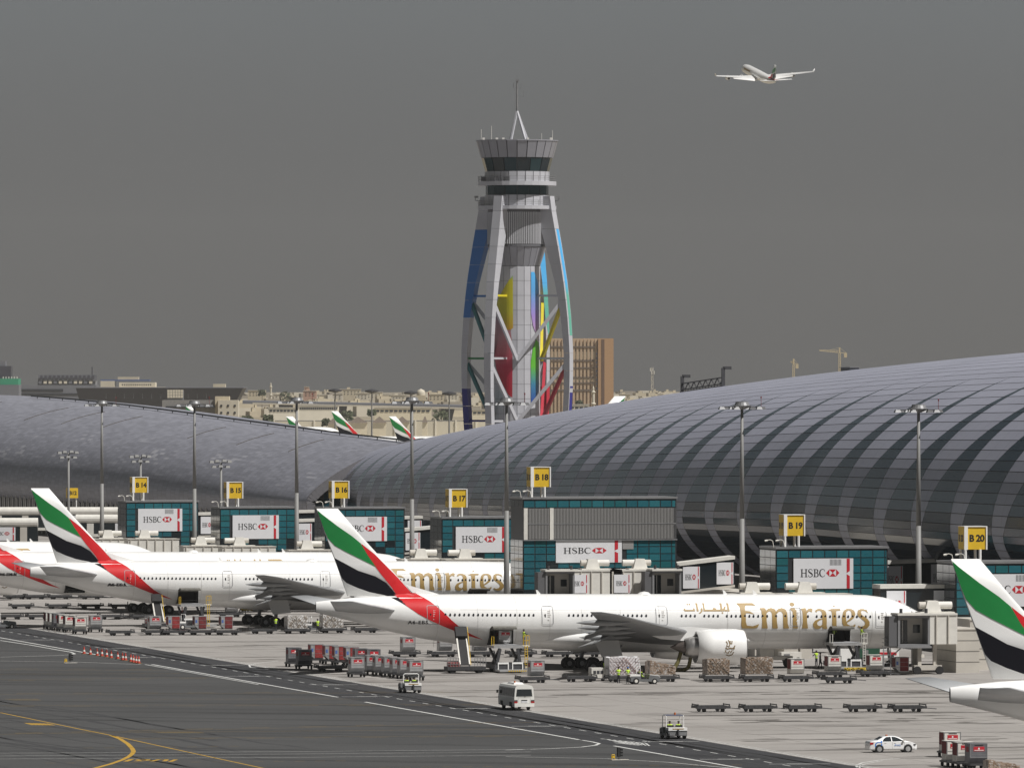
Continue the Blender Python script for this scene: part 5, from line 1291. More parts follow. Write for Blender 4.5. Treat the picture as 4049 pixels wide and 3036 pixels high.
# ------------------------------------------------------------------ dollies, containers, pallets
TYRE = MB().lathe([(0.0, -0.09), (0.2, -0.09), (0.22, -0.05), (0.22, 0.05), (0.2, 0.09), (0.0, 0.09)], 12, axis='y').mesh('wheel', BLACK)
DOLLYM = mat('dolly_steel', (0.055, 0.055, 0.058), 0.55, metal=0.2, var=0.3, scale=3)
ROLL = mat('roller_steel', (0.16, 0.16, 0.165), 0.4, metal=0.5, var=0.2, scale=4)
def make_dolly(L=3.4, W=2.4, bar=True):
    g = thing('cargo_dolly', 'dolly', 'dolly')
    fr = MB(); hl, hw = L / 2, W / 2
    for y in (-hw, hw - 0.14): fr.box(-hl, hl, y, y + 0.14, 0.36, 0.62)
    for x in (-hl, -0.06, hl - 0.14): fr.box(x, x + 0.14, -hw + 0.14, hw - 0.14, 0.40, 0.58)
    fr.box(-hl + 0.3, hl - 0.3, -0.5, 0.5, 0.3, 0.40)
    fr.build('frame', DOLLYM, g)
    ro = MB()
    for k in range(13): x = -hl + 0.28 + k * (L - 0.5) / 12.5; ro.cyl((x, -hw + 0.15, 0.61), (x, hw - 0.15, 0.61), 0.04, n=6)
    stuff(ro.build('rollers', ROLL, g))
    for x in (-hl + 0.1, hl - 0.1):
        st = MB()
        for y in (-hw + 0.05, hw - 0.05): st.bar((x, y, 0.6), (x, y, 0.82), 0.09)
        st.bar((x, -hw + 0.05, 0.74), (x, hw - 0.05, 0.74), 0.1)
        st.build('end_stop', DOLLYM, g)
    for x in (-hl + 0.75, hl - 0.75):
        for y in (-hw + 0.25, hw - 0.2): link('wheel', TYRE, g, (x, y, 0.22))
    if bar: MB().bar((hl, 0, 0.4), (hl + 1.3, 0, 0.28), 0.09).bar((hl + 1.3, -0.12, 0.28), (hl + 1.3, 0.12, 0.28), 0.06).build('tow_bar', ROLL, g)
    return g
DOL = make_dolly(); DOLP = make_dolly(3.5, 2.6)
def dolly(label, px, py, rz=0.0, group='flat cargo dollies on the apron', proto=None):
    p = gnd(px, py); p.y += 1.2
    return place(proto or DOL, USED, label, p, rz, group)
def make_ld3(kind):
    """air cargo container: box with one slanted lower corner; slanted side towards -x (or front when turned)"""
    g = thing('cargo_container', 'container', 'container')
    h, w, d_, c = 1.62, 1.55, 1.5, 0.42
    sides = {'alu': ALU, 'white': OFFW, 'dark': mat('dark_steel', (0.16, 0.16, 0.175), 0.45, metal=0.3, var=0.15, scale=2), 'red': ALU, 'maroon': ALU}  # the dark kind has a darker steel tone
    prof = [(-w / 2 + c, 0), (w / 2, 0), (w / 2, h), (-w / 2, h), (-w / 2, c)] if kind in ('red', 'maroon') else [(-w / 2, 0), (w / 2, 0), (w / 2, h), (-w / 2, h)]
    if kind in ('red', 'maroon'): MB().prism(prof, 'y', -d_ / 2, d_ / 2).build('shell', sides[kind], g)
    else:
        pr = [(-d_ / 2 + c * .6, 0), (d_ / 2, 0), (d_ / 2, h), (-d_ / 2, h), (-d_ / 2, c)]
        MB().prism(pr, 'x', -w / 2, w / 2).build('shell', sides[kind], g)
    fr = MB()
    for x in (-w / 2, w / 2 - 0.07): fr.box(x, x + 0.07, -d_ / 2 - 0.02, -d_ / 2 - 0.003, c, h)
    fr.box(-w / 2 + 0.07, w / 2 - 0.07, -d_ / 2 - 0.02, -d_ / 2 - 0.003, h - 0.07, h); fr.box(-w / 2 + 0.07, w / 2 - 0.07, -d_ / 2 - 0.02, -d_ / 2 - 0.003, c, c + 0.06)
    fr.build('frame', GALV, g)
    MB().box(-w / 2 - 0.03, w / 2 + 0.03, -d_ / 2 + 0.22, d_ / 2 + 0.03, -0.07, 0.0).build('base', GALV, g)
    if kind in ('red', 'maroon'):
        m = CANRED if kind == 'red' else MAROON
        MB().box(-w / 2 + c + 0.1, w / 2 - 0.06, -d_ / 2 - 0.03, -d_ / 2 - 0.021, 0.06, h - 0.08).build('curtain', m, g)
        for z in (0.55, 1.05): MB().box(-w / 2 + c + 0.1, w / 2 - 0.06, -d_ / 2 - 0.04, -d_ / 2 - 0.031, z, z + 0.03).build('strap', GALV, g)
        MB().box(-w / 2 + 0.1, -w / 2 + 0.34, -d_ / 2 - 0.012, -d_ / 2 - 0.003, 0.75, 1.15).build('label_plate', mat('label_blue', (0.08, 0.15, 0.4), 0.5), g)
        MB().box(-w / 2 - 0.012, -w / 2 - 0.003, -d_ / 2 + 0.1, d_ / 2 - 0.1, c + 0.1, h - 0.1).build('side_curtain', m, g)
    else:
        MB().box(-0.45, 0.5, -d_ / 2 - 0.013, -d_ / 2 - 0.003, 0.98, 1.36).build('red_label', PRINTRED, g)
        MB().box(-0.05, 0.08, -d_ / 2 - 0.018, -d_ / 2 - 0.0135, 1.12, 1.27).box(-0.38, 0.43, -d_ / 2 - 0.018, -d_ / 2 - 0.0135, 1.03, 1.08).build('label_print', WHITE, g)
        MB().box(-0.35, 0.4, -d_ / 2 - 0.013, -d_ / 2 - 0.003, 1.44, 1.5).build('serial_print', INK, g)
        MB().box(-w / 2 - 0.012, -w / 2 - 0.003, -0.4, 0.4, 0.9, 1.35).build('side_label', mat('dull_red', (0.28, 0.03, 0.035), 0.6), g)
        if kind == 'white': MB().box(-w / 2 - 0.013, -w / 2 - 0.002, -d_ / 2 + 0.08, d_ / 2 - 0.08, 0.5, h - 0.08).build('side_curtain', MAROON, g)
        MB().box(-w / 2 + 0.1, w / 2 - 0.1, -d_ / 2 - 0.013, -d_ / 2 - 0.003, 0.7, 0.74).build('seam_bar', GALV, g)
    return g
CON = {k: make_ld3(k) for k in ('alu', 'white', 'dark', 'red', 'maroon')}
def container(kind, label, px, py, z=0.70, rz=0.0, dx=0.0, scale=None, dy=1.2):
    p = gnd(px, py); p.y += dy; p.x += dx; p.z = z + 0.07
    return place(CON[kind], USED, label, p, rz, 'air cargo containers', scale)
m, nt, b = nodes_of('wrapped_cartons')
tcn = nd(nt, 'ShaderNodeTexCoord').outputs['Object']
vo = nd(nt, 'ShaderNodeTexVoronoi', Scale=2.6); nt.links.new(tcn, vo.inputs['Vector'])
c = mixc(nt, remap(nt, vo.outputs['Color'], 0.2, 0.8, 0, 1), (0.20, 0.135, 0.09), (0.34, 0.26, 0.20))
c = mixc(nt, remap(nt, noise(nt, tcn, 5.0, detail=4), 0.52, 0.64, 0, 0.75), c, (0.60, 0.59, 0.58))
nt.links.new(c, b.inputs['Base Color']); b.inputs['Roughness'].default_value = 0.3
bp = nd(nt, 'ShaderNodeBump', Strength=0.7, Distance=0.12); nt.links.new(noise(nt, tcn, 4.0), bp.inputs['Height']); nt.links.new(bp.outputs[0], b.inputs['Normal'])
WRAPB = m
m, nt, b = nodes_of('wrapped_white')
tcn = nd(nt, 'ShaderNodeTexCoord').outputs['Object']
c = mixc(nt, remap(nt, noise(nt, tcn, 3.2, detail=5), 0.45, 0.62, 0, 1), (0.66, 0.65, 0.64), (0.36, 0.31, 0.26))
nt.links.new(c, b.inputs['Base Color']); b.inputs['Roughness'].default_value = 0.32
bp = nd(nt, 'ShaderNodeBump', Strength=0.8, Distance=0.15); nt.links.new(noise(nt, tcn, 3.0), bp.inputs['Height']); nt.links.new(bp.outputs[0], b.inputs['Normal'])
WRAPW = m
WRAPC = mat('white_cartons', (0.70, 0.69, 0.70), 0.5, var=0.08, scale=2)
def make_pallet(L, W, Hh, m, seed, net=True, slope=0.0, netm=None):
    rnd = random.Random(seed)
    g = thing('cargo_pallet', 'pallet', 'pallet')
    n, k = 14, 8
    mb = MB()
    def pt(i, j, l):
        return (i, j, l)
    # lumpy block of cartons: a grid of slightly different heights and faces
    cols = [(-L / 2 + L * i / 7, -L / 2 + L * (i + 1) / 7) for i in range(7)]
    for i, (x0, x1) in enumerate(cols):
        for j in range(3):
            y0, y1 = -W / 2 + W * j / 3, -W / 2 + W * (j + 1) / 3
            hz = Hh * (1 - slope * (i / 6)) - rnd.random() * 0.16
            zz = 0
            for l in range(4):
                z1 = hz * (l + 1) / 4; o_ = rnd.uniform(-0.035, 0.035)
                mb.box(x0 + 0.006 + (o_ if i == 0 else 0), x1 - 0.006 + (o_ if i == 6 else 0), y0 + 0.006 + (o_ if j == 0 else 0), y1 - 0.006, zz + 0.005, z1)
                zz = z1
    stuff(mb.build('cartons', m, g))
    MB().box(-L / 2 - 0.06, L / 2 + 0.06, -W / 2 - 0.06, W / 2 + 0.06, -0.05, 0.0).build('pallet_base', ALU, g)
    if net:
        nt_ = MB(); yb = -W / 2 - 0.06
        for q in range(-4, 12):
            xa = -L / 2 + q * 0.36
            for sgn in (1, -1):
                a = (max(-L / 2, min(L / 2, xa)), yb, 0.02); x2 = xa + sgn * Hh * 0.9; b_ = (max(-L / 2, min(L / 2, x2)), yb, Hh * min(1, abs(max(-L / 2, min(L / 2, x2)) - a[0]) / (Hh * 0.9)))
                if abs(b_[0] - a[0]) > 0.05: nt_.bar(a, b_, 0.03, 0.02)
        stuff(nt_.build('cargo_net', netm or mat('net_brown', (0.20, 0.16, 0.12), 0.7), g))
    return g
PAL = {'brown': make_pallet(2.5, 2.2, 1.75, WRAPB, 1), 'brown_wide': make_pallet(3.1, 2.3, 1.85, WRAPB, 2), 'brown_low': make_pallet(2.9, 2.3, 1.55, WRAPB, 3, False, 0.35),
       'white': make_pallet(2.6, 2.2, 1.65, WRAPW, 4), 'white2': make_pallet(2.7, 2.2, 1.75, WRAPW, 5), 'cartons': make_pallet(3.4, 2.4, 1.95, WRAPC, 6, True, 0.0, mat('net_red', (0.28, 0.10, 0.08), 0.7))}
def pallet(kind, label, px, py, dx=0.0):
    p = gnd(px, py); p.y += 1.2; p.x += dx; p.z = 0.71
    return place(PAL[kind], USED, label, p, 0, 'wrapped cargo pallets on dollies')
# nearest empty row, right
for i, (x, n) in enumerate(zip((2823, 3009, 3186, 3424, 3600), ('leftmost', 'second', 'third', 'fourth', 'rightmost'))):
    dolly('empty black dolly in the nearest row at right, %s of five' % n, x, 2815)
# loaded row in front of the nearest jet
for x, n in ((2115, 'dolly under the silver container left of the white netted pallet'), (2303, 'empty dolly just left of the white netted pallet'), (2629, 'dolly under the low brown pallet right of the tug'), (2845, 'dolly under the brown netted pallet below the engine'),
             (3002, 'dolly under the widest brown pallet right of the engine'), (3158, 'dolly under the white and red container right of the brown pallets'), (3466, 'dolly under the pale container left of the bridge stair'), (3292, 'dolly under the maroon sided container below the forward cargo door')):
    dolly(n, x, {2115: 2700, 3292: 2680, 3466: 2676}.get(x, 2696))
dolly('empty dolly in front of the maroon sided container', 3329, 2702)
dolly('dolly carrying the white netted pallet behind the tug', 2470, 2697, proto=DOLP)
container('alu', 'silver container with red label alone on a dolly left of the white pallet', 2130, 2698)
container('white', 'white container with pink label on a dolly right of the brown pallets', 3158, 2690)
container('white', 'pale container with maroon side below the forward cargo door', 3305, 2678)
container('white', 'pale container with maroon side left of the bridge stair', 3470, 2674)
container('maroon', 'dark maroon container in shade under the nose bridge', 3572, 2668, 0.3)
pallet('cartons', 'big white carton pallet with red netting behind the tug', 2470, 2692)
pallet('brown_low', 'low sloping brown wrapped pallet right of the tug', 2622, 2692)
pallet('brown', 'square brown netted pallet below the engine', 2842, 2692)
pallet('brown_wide', 'widest brown wrapped pallet right of the engine', 3003, 2690)
# row behind the jet, seen under the fuselage
for x, n in ((1609, 'dolly under the silver container left of the belt loader'), (1761, 'dolly under the container behind the belt loader'), (1902, 'dolly under the container behind the scissor loader'), (2069, 'pale dolly under the container right of the scissor loader'), (2214, 'dolly under the container behind the belly of the nearest jet'), (2330, 'empty dolly behind the main gear of the nearest jet')):
    dolly(n, x, 2598)
container('alu', 'silver container with red label standing left of the belt loader', 1621, 2598)
container('alu', 'silver container with red label behind the belt loader', 1767, 2596)
container('alu', 'silver container behind the scissor loader', 1905, 2596)
container('alu', 'silver container right of the scissor loader ladder', 2085, 2596)
container('alu', 'silver container behind the belly of the nearest jet', 2225, 2596)
# clusters on container trolleys
def make_trolley():
    g = thing('container_trolley', 'trolley', 'dolly')
    MB().box(-1.2, 1.2, -0.85, 0.85, 0.36, 0.50).build('frame', DOLLYM, g)
    MB().bar((1.2, 0, 0.42), (2.1, 0, 0.3), 0.07).build('tow_bar', ROLL, g)
    for x in (-0.85, 0.85):
        for y in (-0.7, 0.7): link('wheel', TYRE, g, (x, y, 0.22))
    return g
TRO = make_trolley()
def train(px, py, kind, label, tl):
    p = gnd(px, py); place(TRO, USED, tl, Vector((p.x, p.y + 0.9, 0)), R(90) if kind != 'x' else 0, 'container trolleys')
    container(kind, label, px, py, 0.52, 0, dy=0.9)
ords = ('first', 'second', 'third', 'fourth', 'fifth', 'sixth')
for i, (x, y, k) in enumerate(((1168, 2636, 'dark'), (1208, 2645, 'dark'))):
    train(x, y, k, 'dark container at the left of the central cluster, %s of two' % ('rear' if i == 0 else 'front'), 'trolley under the %s dark container of the central cluster' % ('rear' if i == 0 else 'front'))
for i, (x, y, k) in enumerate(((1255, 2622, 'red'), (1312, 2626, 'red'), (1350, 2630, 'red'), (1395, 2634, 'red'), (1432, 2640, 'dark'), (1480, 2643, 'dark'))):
    train(x, y, k, 'container in the back row of the central cluster, %s from left' % ords[i], 'trolley in the back row of the central cluster, %s from left' % ords[i])
train(1416, 2677, 'alu', 'silver container with red band at the front left of the central cluster', 'trolley under the front left container of the central cluster')
for i, (x, y) in enumerate(((1478, 2668), (1512, 2671), (1547, 2675), (1580, 2679), (1610, 2683), (1648, 2690))):
    train(x, y, 'alu', 'silver container in the front train of the central cluster, %s from left' % ords[i], 'trolley in the front train of the central cluster, %s from left' % ords[i])
dolly('empty dolly in front of the red containers of the central cluster', 1315, 2655)
# left apron
for i, x in enumerate((90, 236, 365, 485, 577)): dolly('empty dolly in the middle row at far left, %s from the left' % ords[i], x, 2407)
for i, x in enumerate((47, 159, 443, 572)): dolly('empty dolly in the front row at far left, %s from the left' % ords[i], x, 2449)
for i, x in enumerate((67, 144, 241, 365)): dolly('empty dolly in the rear row at far left, %s from the left' % ords[i], x, 2369)
dolly('empty dolly alone in front of the left container train', 482, 2513); dolly('empty dolly between the maroon containers and the wrapped pallets', 1045, 2506); dolly('empty dolly below the tail cone of the nearest jet', 1452, 2502)
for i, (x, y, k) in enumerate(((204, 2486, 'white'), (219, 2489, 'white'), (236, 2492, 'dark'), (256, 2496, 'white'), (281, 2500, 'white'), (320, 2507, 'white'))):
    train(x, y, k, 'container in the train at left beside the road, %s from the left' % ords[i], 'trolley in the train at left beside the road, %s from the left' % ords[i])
train(382, 2499, 'alu', 'silver container with red and yellow label right of the left train', 'trolley under the silver container right of the left train')
for x, k, n in ((618, 'alu', 'silver container with red label below the left belt loader'), (691, 'red', 'bright red curtained container, first right of the left belt loader'), (796, 'maroon', 'maroon curtained container, second right of the left belt loader'), (900, 'maroon', 'maroon curtained container, third right of the left belt loader')):
    dolly('dolly under the %s' % n.replace(',', ''), x + 5, 2511); container(k, n, x, 2509)
dolly('dolly under the single container behind the maroon ones', 915, 2440); container('alu', 'single silver container behind the maroon ones', 922, 2440)
dolly('dolly under the left wrapped pallet of the second jet', 1176, 2505); dolly('dolly under the right wrapped pallet of the second jet', 1322, 2503)
pallet('white', 'silver wrapped pallet, left of two by the second jet', 1178, 2505); pallet('white2', 'silver wrapped pallet, right of two by the second jet', 1318, 2503)
# bottom right corner
for x, y, k, n in ((3768, 2993, 'white', 'pale topped container at the back of the bottom right group'), (3780, 3030, 'white', 'red labelled container at the left of the bottom right group'), (3822, 3036, 'white', 'red labelled container in the middle of the bottom right group'), (3872, 3042, 'dark', 'dark container at the front of the bottom right group')):
    train(x, y, k, n, 'trolley under the ' + n)
p = gnd(3960, 3060); g = place(PAL['brown_low'], {}, '', (0, 0, 0)); 
g = copy_tree(PAL['brown_low']); g.location = (p.x, p.y, 0.1); g.scale = (0.95, 0.7, 0.75); g['label'] = 'low dark wrapped load in the bottom right corner'; g['group'] = 'wrapped cargo pallets on dollies'
PAL['brown_low'].location = (lambda p: Vector((p.x, p.y + 1.2, 0.71)))(gnd(2622, 2692)); PAL['brown_low']['label'] = 'low sloping brown wrapped pallet right of the tug'

# ------------------------------------------------------------------ tugs
def make_tug(canopy=True):
    """tow tractor, heading +y, 3.3 m long, 1.8 wide"""
    g = thing('baggage_tug', 'tug', 'tug')
    body = MB()
    body.prism([(-1.65, 0.30), (-1.65, 0.86), (-0.55, 0.92), (-0.50, 0.55), (0.35, 0.55), (0.45, 1.0), (1.45, 0.88), (1.6, 0.70), (1.6, 0.30)], 'x', -0.88, 0.88)
    body.build('body', mat('tug_grey', (0.14, 0.145, 0.15), 0.45, var=0.1), g)
    MB().box(-0.89, 0.89, -1.66, -0.58, 0.87, 1.06).box(-0.89, 0.89, -1.70, -1.661, 0.78, 1.06).build('rear_deck', WHITE, g)
    MB().prism([(0.46, 1.005), (1.46, 0.885), (1.62, 0.70), (1.63, 0.73), (1.48, 0.94), (0.46, 1.06)], 'x', -0.89, 0.89).build('bonnet', WHITE, g)
    MB().box(-0.8, 0.8, -1.76, -1.70, 0.34, 0.62).build('rear_bumper', GALV, g)
    MB().box(-0.06, 0.06, -1.95, -1.7, 0.3, 0.9).build('tow_hitch', DGREY, g)
    MB().box(-0.5, 0.55, -1.712, -1.701, 0.90, 0.98).build('lettering_strip', GOLD, g)
    for x in (-0.72, 0.1):
        MB().box(x, x + 0.62, -0.45, 0.1, 0.56, 0.78).box(x, x + 0.62, -0.55, -0.42, 0.7, 1.25).build('seat', BLACK, g)
    for x in (-0.78, 0.78):
        for y, r in ((-1.05, 0.36), (1.0, 0.32)):
            w = MB().lathe([(0.0, -0.13), (r - 0.03, -0.13), (r, -0.08), (r, 0.08), (r - 0.03, 0.13), (0, 0.13)], 16, (x, y, r), axis='x').build('wheel', BLACK, g)
            MB().cyl((x - 0.14, y, r), (x + 0.14, y, r), r * 0.5, n=12).build('hub', OFFW, w)
    if canopy:
        fr = MB()
        for x in (-0.82, 0.82): fr.tube([(x, -0.62, 0.9), (x, -0.62, 2.0), (x, -0.45, 2.12), (x, 0.55, 2.12), (x, 0.72, 1.95), (x, 0.8, 0.98)], 0.04, 6)
        fr.build('canopy_frame', WHITE, g)
        MB().box(-0.8, 0.8, -0.55, 0.65, 2.10, 2.18).build('canopy', mat('canopy_blue', (0.10, 0.11, 0.17), 0.5), g)
        MB().cyl((0.05, -0.4, 2.18), (0.05, -0.4, 2.4), 0.09, n=10).build('beacon', mat('amber', (0.5, 0.12, 0.02), 0.3), g)
    else:
        fr = MB(); 
        for y in (-0.6, ): fr.tube([(-0.82, y, 0.9), (-0.82, y, 1.85), (-0.7, y, 2.0), (0.7, y, 2.0), (0.82, y, 1.85), (0.82, y, 0.9)], 0.045, 6)
        fr.build('roll_bar', WHITE, g)
    MB().lathe([(0.17, 0), (0.19, 0.02), (0.17, 0.04)], 12, (-0.4, 0.3, 1.12)).build('steering_wheel', BLACK, g)
    return g
TUG = make_tug(True); TUGO = make_tug(False)
def tug(proto, label, px, py, rz, crew):
    p = gnd(px, py); p.z = 0.0
    g = place(proto, USED, label, p, rz, 'baggage tugs')
    c_, s_ = math.cos(rz), math.sin(rz)
    for x, l in crew:
        lx, ly = x, -0.28
        person(P_SIT, l, loc=(p.x + lx * c_ - ly * s_, p.y + lx * s_ + ly * c_, 0.22), rz=rz + math.pi)
tug(TUG, 'white tug with blue canopy driving away on the road near the bottom', 2662, 2918, 0.0, ((-0.42, 'left person in hi-vis vest on the canopied tug near the bottom'), (0.42, 'right person in hi-vis vest on the canopied tug near the bottom')))
tug(TUGO, 'white tug with roll bar driving away beside the silver container train', 1620, 2737, 0.0, ((-0.42, 'left person in hi-vis vest on the tug by the container train'), (0.42, 'right person in hi-vis vest on the tug by the container train')))
tug(TUGO, 'white tug seen from the side in front of the white netted pallet', 2545, 2703, R(-90), ((-0.42, 'driver in hi-vis vest on the side-on tug'), (0.42, 'passenger in hi-vis vest on the side-on tug')))
tug(TUGO, 'white tug behind the bright red container', 742, 2488, R(-80), ())
tug(TUGO, 'white and yellow tug between the two silver wrapped pallets', 1245, 2497, R(-90), ())
tug(TUGO, 'white tug at the left edge beside the road', 10, 2484, R(-80), ())
person(P_HELM, 'person in hi-vis vest with blue helmet facing the white netted pallet, left of the tug', 2483, 2701, rz=math.pi)
person(P_STAND, 'person in hi-vis vest facing the white netted pallet, leftmost there', 2446, 2700, rz=math.pi)
person(P_WALK, 'person in hi-vis vest bending behind the white loader box', 2392, 2672, rz=0.3)
person(P_STAND, 'person in hi-vis vest standing by the main wheels of the second jet', 1090, 2491, rz=math.pi)
person(P_STAND, 'person in hi-vis vest beside the tug between the silver pallets', 1256, 2500, rz=math.pi)
person(P_DARK, 'person in dark clothes walking right of the engine', 3243, 2642, rz=R(80)); person(P_STAND, 'person in yellow vest beside the one in dark clothes', 3228, 2632, rz=R(200))
# white ground power box left of the netted pallet
p = gnd(2378, 2692); g = thing('ground_power_unit', 'white boxy ground power unit left of the netted pallet', 'power unit', p)
MB().box(-1.1, 0.5, 0, 1.4, 0.35, 1.45).build('casing', OFFW, g)
MB().hexa([(0.55, 0, 0.4), (1.4, 0, 0.4), (1.4, 1.2, 0.4), (0.55, 1.2, 0.4)], [(0.45, 0, 1.3), (1.5, 0, 1.3), (1.5, 1.2, 1.3), (0.45, 1.2, 1.3)]).build('hopper', WHITE, g)
for k in range(3): MB().box(-0.9 + k * 0.4, -0.6 + k * 0.4, -0.02, 0, 0.8, 1.15).build('vent', DGREY, g)
for x in (-0.8, 0.2, 1.1): link('wheel', TYRE, g, (x, 0.15, 0.22))
# ------------------------------------------------------------------ bus
p = gnd(2073, 2808)
g = thing('minibus', 'white minibus seen from behind on the service road', 'bus', (p.x, p.y, 0))
W2, L, HT = 1.0, 6.9, 2.55
sec = [(-W2, 0.38), (-W2 - 0.02, 1.2), (-W2 + 0.08, 2.25), (-W2 + 0.22, 2.45), (-0.4, HT), (0.4, HT), (W2 - 0.22, 2.45), (W2 - 0.08, 2.25), (W2 + 0.02, 1.2), (W2, 0.38)]
MB().prism(sec, 'y', 0, L).build('body', mat('bus_white', (0.76, 0.75, 0.71), 0.35, var=0.03, coat=0.3), g)
MB().hexa([(-0.82, -0.025, 1.42), (0.82, -0.025, 1.42), (0.82, 0.01, 1.42), (-0.82, 0.01, 1.42)], [(-0.74, -0.025, 2.12), (0.74, -0.025, 2.12), (0.74, 0.01, 2.12), (-0.74, 0.01, 2.12)]).build('rear_window', DGLASS, g)
for k in range(6):
    y0 = 0.35 + k * 1.02
    MB().hexa([(-W2 - 0.035, y0, 1.38), (-W2 - 0.0, y0, 1.38), (-W2 - 0.0, y0 + 0.92, 1.38), (-W2 - 0.035, y0 + 0.92, 1.38)], [(-W2 + 0.045, y0, 2.15), (-W2 + 0.1, y0, 2.15), (-W2 + 0.1, y0 + 0.92, 2.15), (-W2 + 0.045, y0 + 0.92, 2.15)]).build('side_window', DGLASS, g)
MB().box(-W2 - 0.01, W2 + 0.01, -0.1, 0.0, 0.38, 0.72).build('bumper', mat('bus_white', (0.76, 0.75, 0.71)), g)
for x in (-0.86, 0.86): MB().box(x - 0.17, x + 0.17, -0.04, -0.002, 0.75, 0.92).build('tail_lamp', mat('lamp_red', (0.35, 0.01, 0.01), 0.2), g)
for x in (-0.86, 0.86): MB().box(x - 0.17, x + 0.17, -0.04, -0.002, 0.925, 1.05).build('tail_lamp', mat('lamp_smoke', (0.06, 0.06, 0.065), 0.2), g)
MB().box(-0.3, 0.3, -0.03, -0.002, 0.80, 0.95).build('number_plate', POSTER, g); MB().box(-0.3, 0.3, -0.03, -0.002, 0.955, 1.06).build('handle_recess', INK, g)
fr = MB()
for a in ((-0.63, 0.62, 0.75, 0.765), (-0.63, 0.62, 1.29, 1.305)): fr.box(a[0], a[1], -0.012, -0.002, a[2], a[3])
for x in (-0.63, 0.61): fr.box(x, x + 0.014, -0.012, -0.002, 0.766, 1.289)
fr.build('boot_seam', GALV, g)
MB().cyl((-0.3, 2.8, HT - 0.02), (-0.3, 2.8, HT + 0.3), 0.09, n=10).build('beacon', mat('amber', (0.5, 0.12, 0.02), 0.3), g)
MB().hexa([(-0.55, 2.2, HT - .05), (0.55, 2.2, HT - .05), (0.55, 5.2, HT - .05), (-0.55, 5.2, HT - .05)], [(-0.4, 2.5, HT + .14), (0.4, 2.5, HT + .14), (0.4, 4.9, HT + .14), (-0.4, 4.9, HT + .14)]).build('roof_unit', WHITE, g)
MB().box(-W2 - 0.28, -W2 - 0.1, 6.5, 6.6, 1.55, 1.85).bar((-W2, 6.6, 1.8), (-W2 - 0.2, 6.55, 1.75), 0.04).build('mirror', BLACK, g)
MB().bar((0.0, -0.05, 1.36), (0.22, -0.05, 1.5), 0.03).build('wiper', BLACK, g)
for x in (-0.8, 0.8):
    for y in (1.6, 5.4):
        w = MB().lathe([(0, -0.13), (0.35, -0.13), (0.38, -0.08), (0.38, 0.08), (0.35, 0.13), (0, 0.13)], 18, (x, y, 0.38), axis='x').build('wheel', BLACK, g); MB().cyl((x - 0.14, y, 0.38), (x + 0.14, y, 0.38), 0.18, n=12).build('hub', GALV, w)
MB().box(-W2 - 0.025, -W2 - 0.0, 1.1, 2.1, 0.36, 0.82).build('wheel_arch', BLACK, g); MB().box(-W2 - 0.025, -W2 - 0.0, 4.9, 5.9, 0.36, 0.82).build('wheel_arch', BLACK, g)
# ------------------------------------------------------------------ car
p = gnd(3523, 2972)
CAR = thing('sedan_car', 'white sedan with blue stripes on the rear wing on the apron', 'car', (p.x, p.y, 0), R(0))
cw = mat('car_white', (0.80, 0.80, 0.80), 0.25, coat=0.6)
def car_sec(x):                    # half width, roof line, belt line by station
    T = [(-2.2, 0.70, 0.78), (-2.1, 0.76, 0.98), (-1.75, 0.82, 1.06), (-1.45, 0.84, 1.09), (-0.85, 0.85, 1.40), (-0.4, 0.85, 1.47), (0.2, 0.85, 1.46), (0.6, 0.85, 1.34), (1.15, 0.84, 1.02), (1.6, 0.82, 0.93), (2.0, 0.74, 0.80), (2.2, 0.62, 0.60)]
    return lerp_tab(T, x)
xs_ = [-2.2, -2.1, -1.9, -1.75, -1.6, -1.45, -1.25, -1.05, -0.85, -0.4, 0.2, 0.6, 0.9, 1.15, 1.4, 1.6, 1.85, 2.0, 2.12, 2.2]
def car_pt(x, t):
    w, top = car_sec(x); belt = min(top, 0.95)
    prof = [(0, 0.22), (w * 0.92, 0.22), (w, 0.34), (w, 0.62), (w * 0.985, belt), (w * 0.985 - (top - belt) * 0.42, belt + (top - belt) * 0.75), (max(0.1, w * 0.9 - (top - belt) * 0.55), belt + (top - belt) * 0.97 if top > belt else belt), (0, top)]
    n = len(prof); full = [(a, z) for a, z in prof] + [(-a, z) for a, z in prof[-2:0:-1]] + [prof[0]]
    a, z = full[int(t)]; return (x, -a, z)
MB().grid(car_pt, xs_, list(range(15))).add([car_pt(-2.2, t) for t in range(14)], [tuple(range(14))]).add([car_pt(2.2, t) for t in range(14)], [tuple(range(14))]).build('body', cw, CAR, smooth=False)
def cside(x, z): 
    w, top = car_sec(x); return -(w * 0.985 - max(0, z - 0.95) * 0.56) - 0.012
def side_poly(name, pts, m, off=0.0): return MB().add([(x, cside(x, z) - off, z) for x, z in pts], [tuple(range(len(pts)))]).build(name, m, CAR, fix=False)
side_poly('side_window', [(-1.02, 0.98), (-0.86, 1.22), (-0.62, 1.36), (-0.22, 1.39), (-0.18, 0.98)], DGLASS)
side_poly('side_window', [(-0.10, 0.98), (-0.14, 1.39), (0.18, 1.37), (0.50, 1.25), (0.98, 1.0)], DGLASS)
MB().quad((-1.40, -0.62, 1.115), (-1.40, 0.62, 1.115), (-0.92, 0.52, 1.385), (-0.92, -0.52, 1.385)).build('rear_window', DGLASS, CAR)
MB().quad((0.70, -0.55, 1.31), (0.70, 0.55, 1.31), (1.12, 0.68, 1.06), (1.12, -0.68, 1.06)).build('windscreen', DGLASS, CAR)
def wside(pts, w, m, name):
    mb = MB(); stroke(mb, pts, w); me = mb.mesh(name, m, fix=False)
    for v in me.vertices: v.co.y = cside(v.co.x, v.co.z) - 0.008
    link(name, me, CAR)
BLU = mat('car_blue', (0.06, 0.22, 0.62), 0.3)
wside([(-1.12, 1.05), (-1.10, 0.9)], 0.12, BLU, 'blue_stripe')
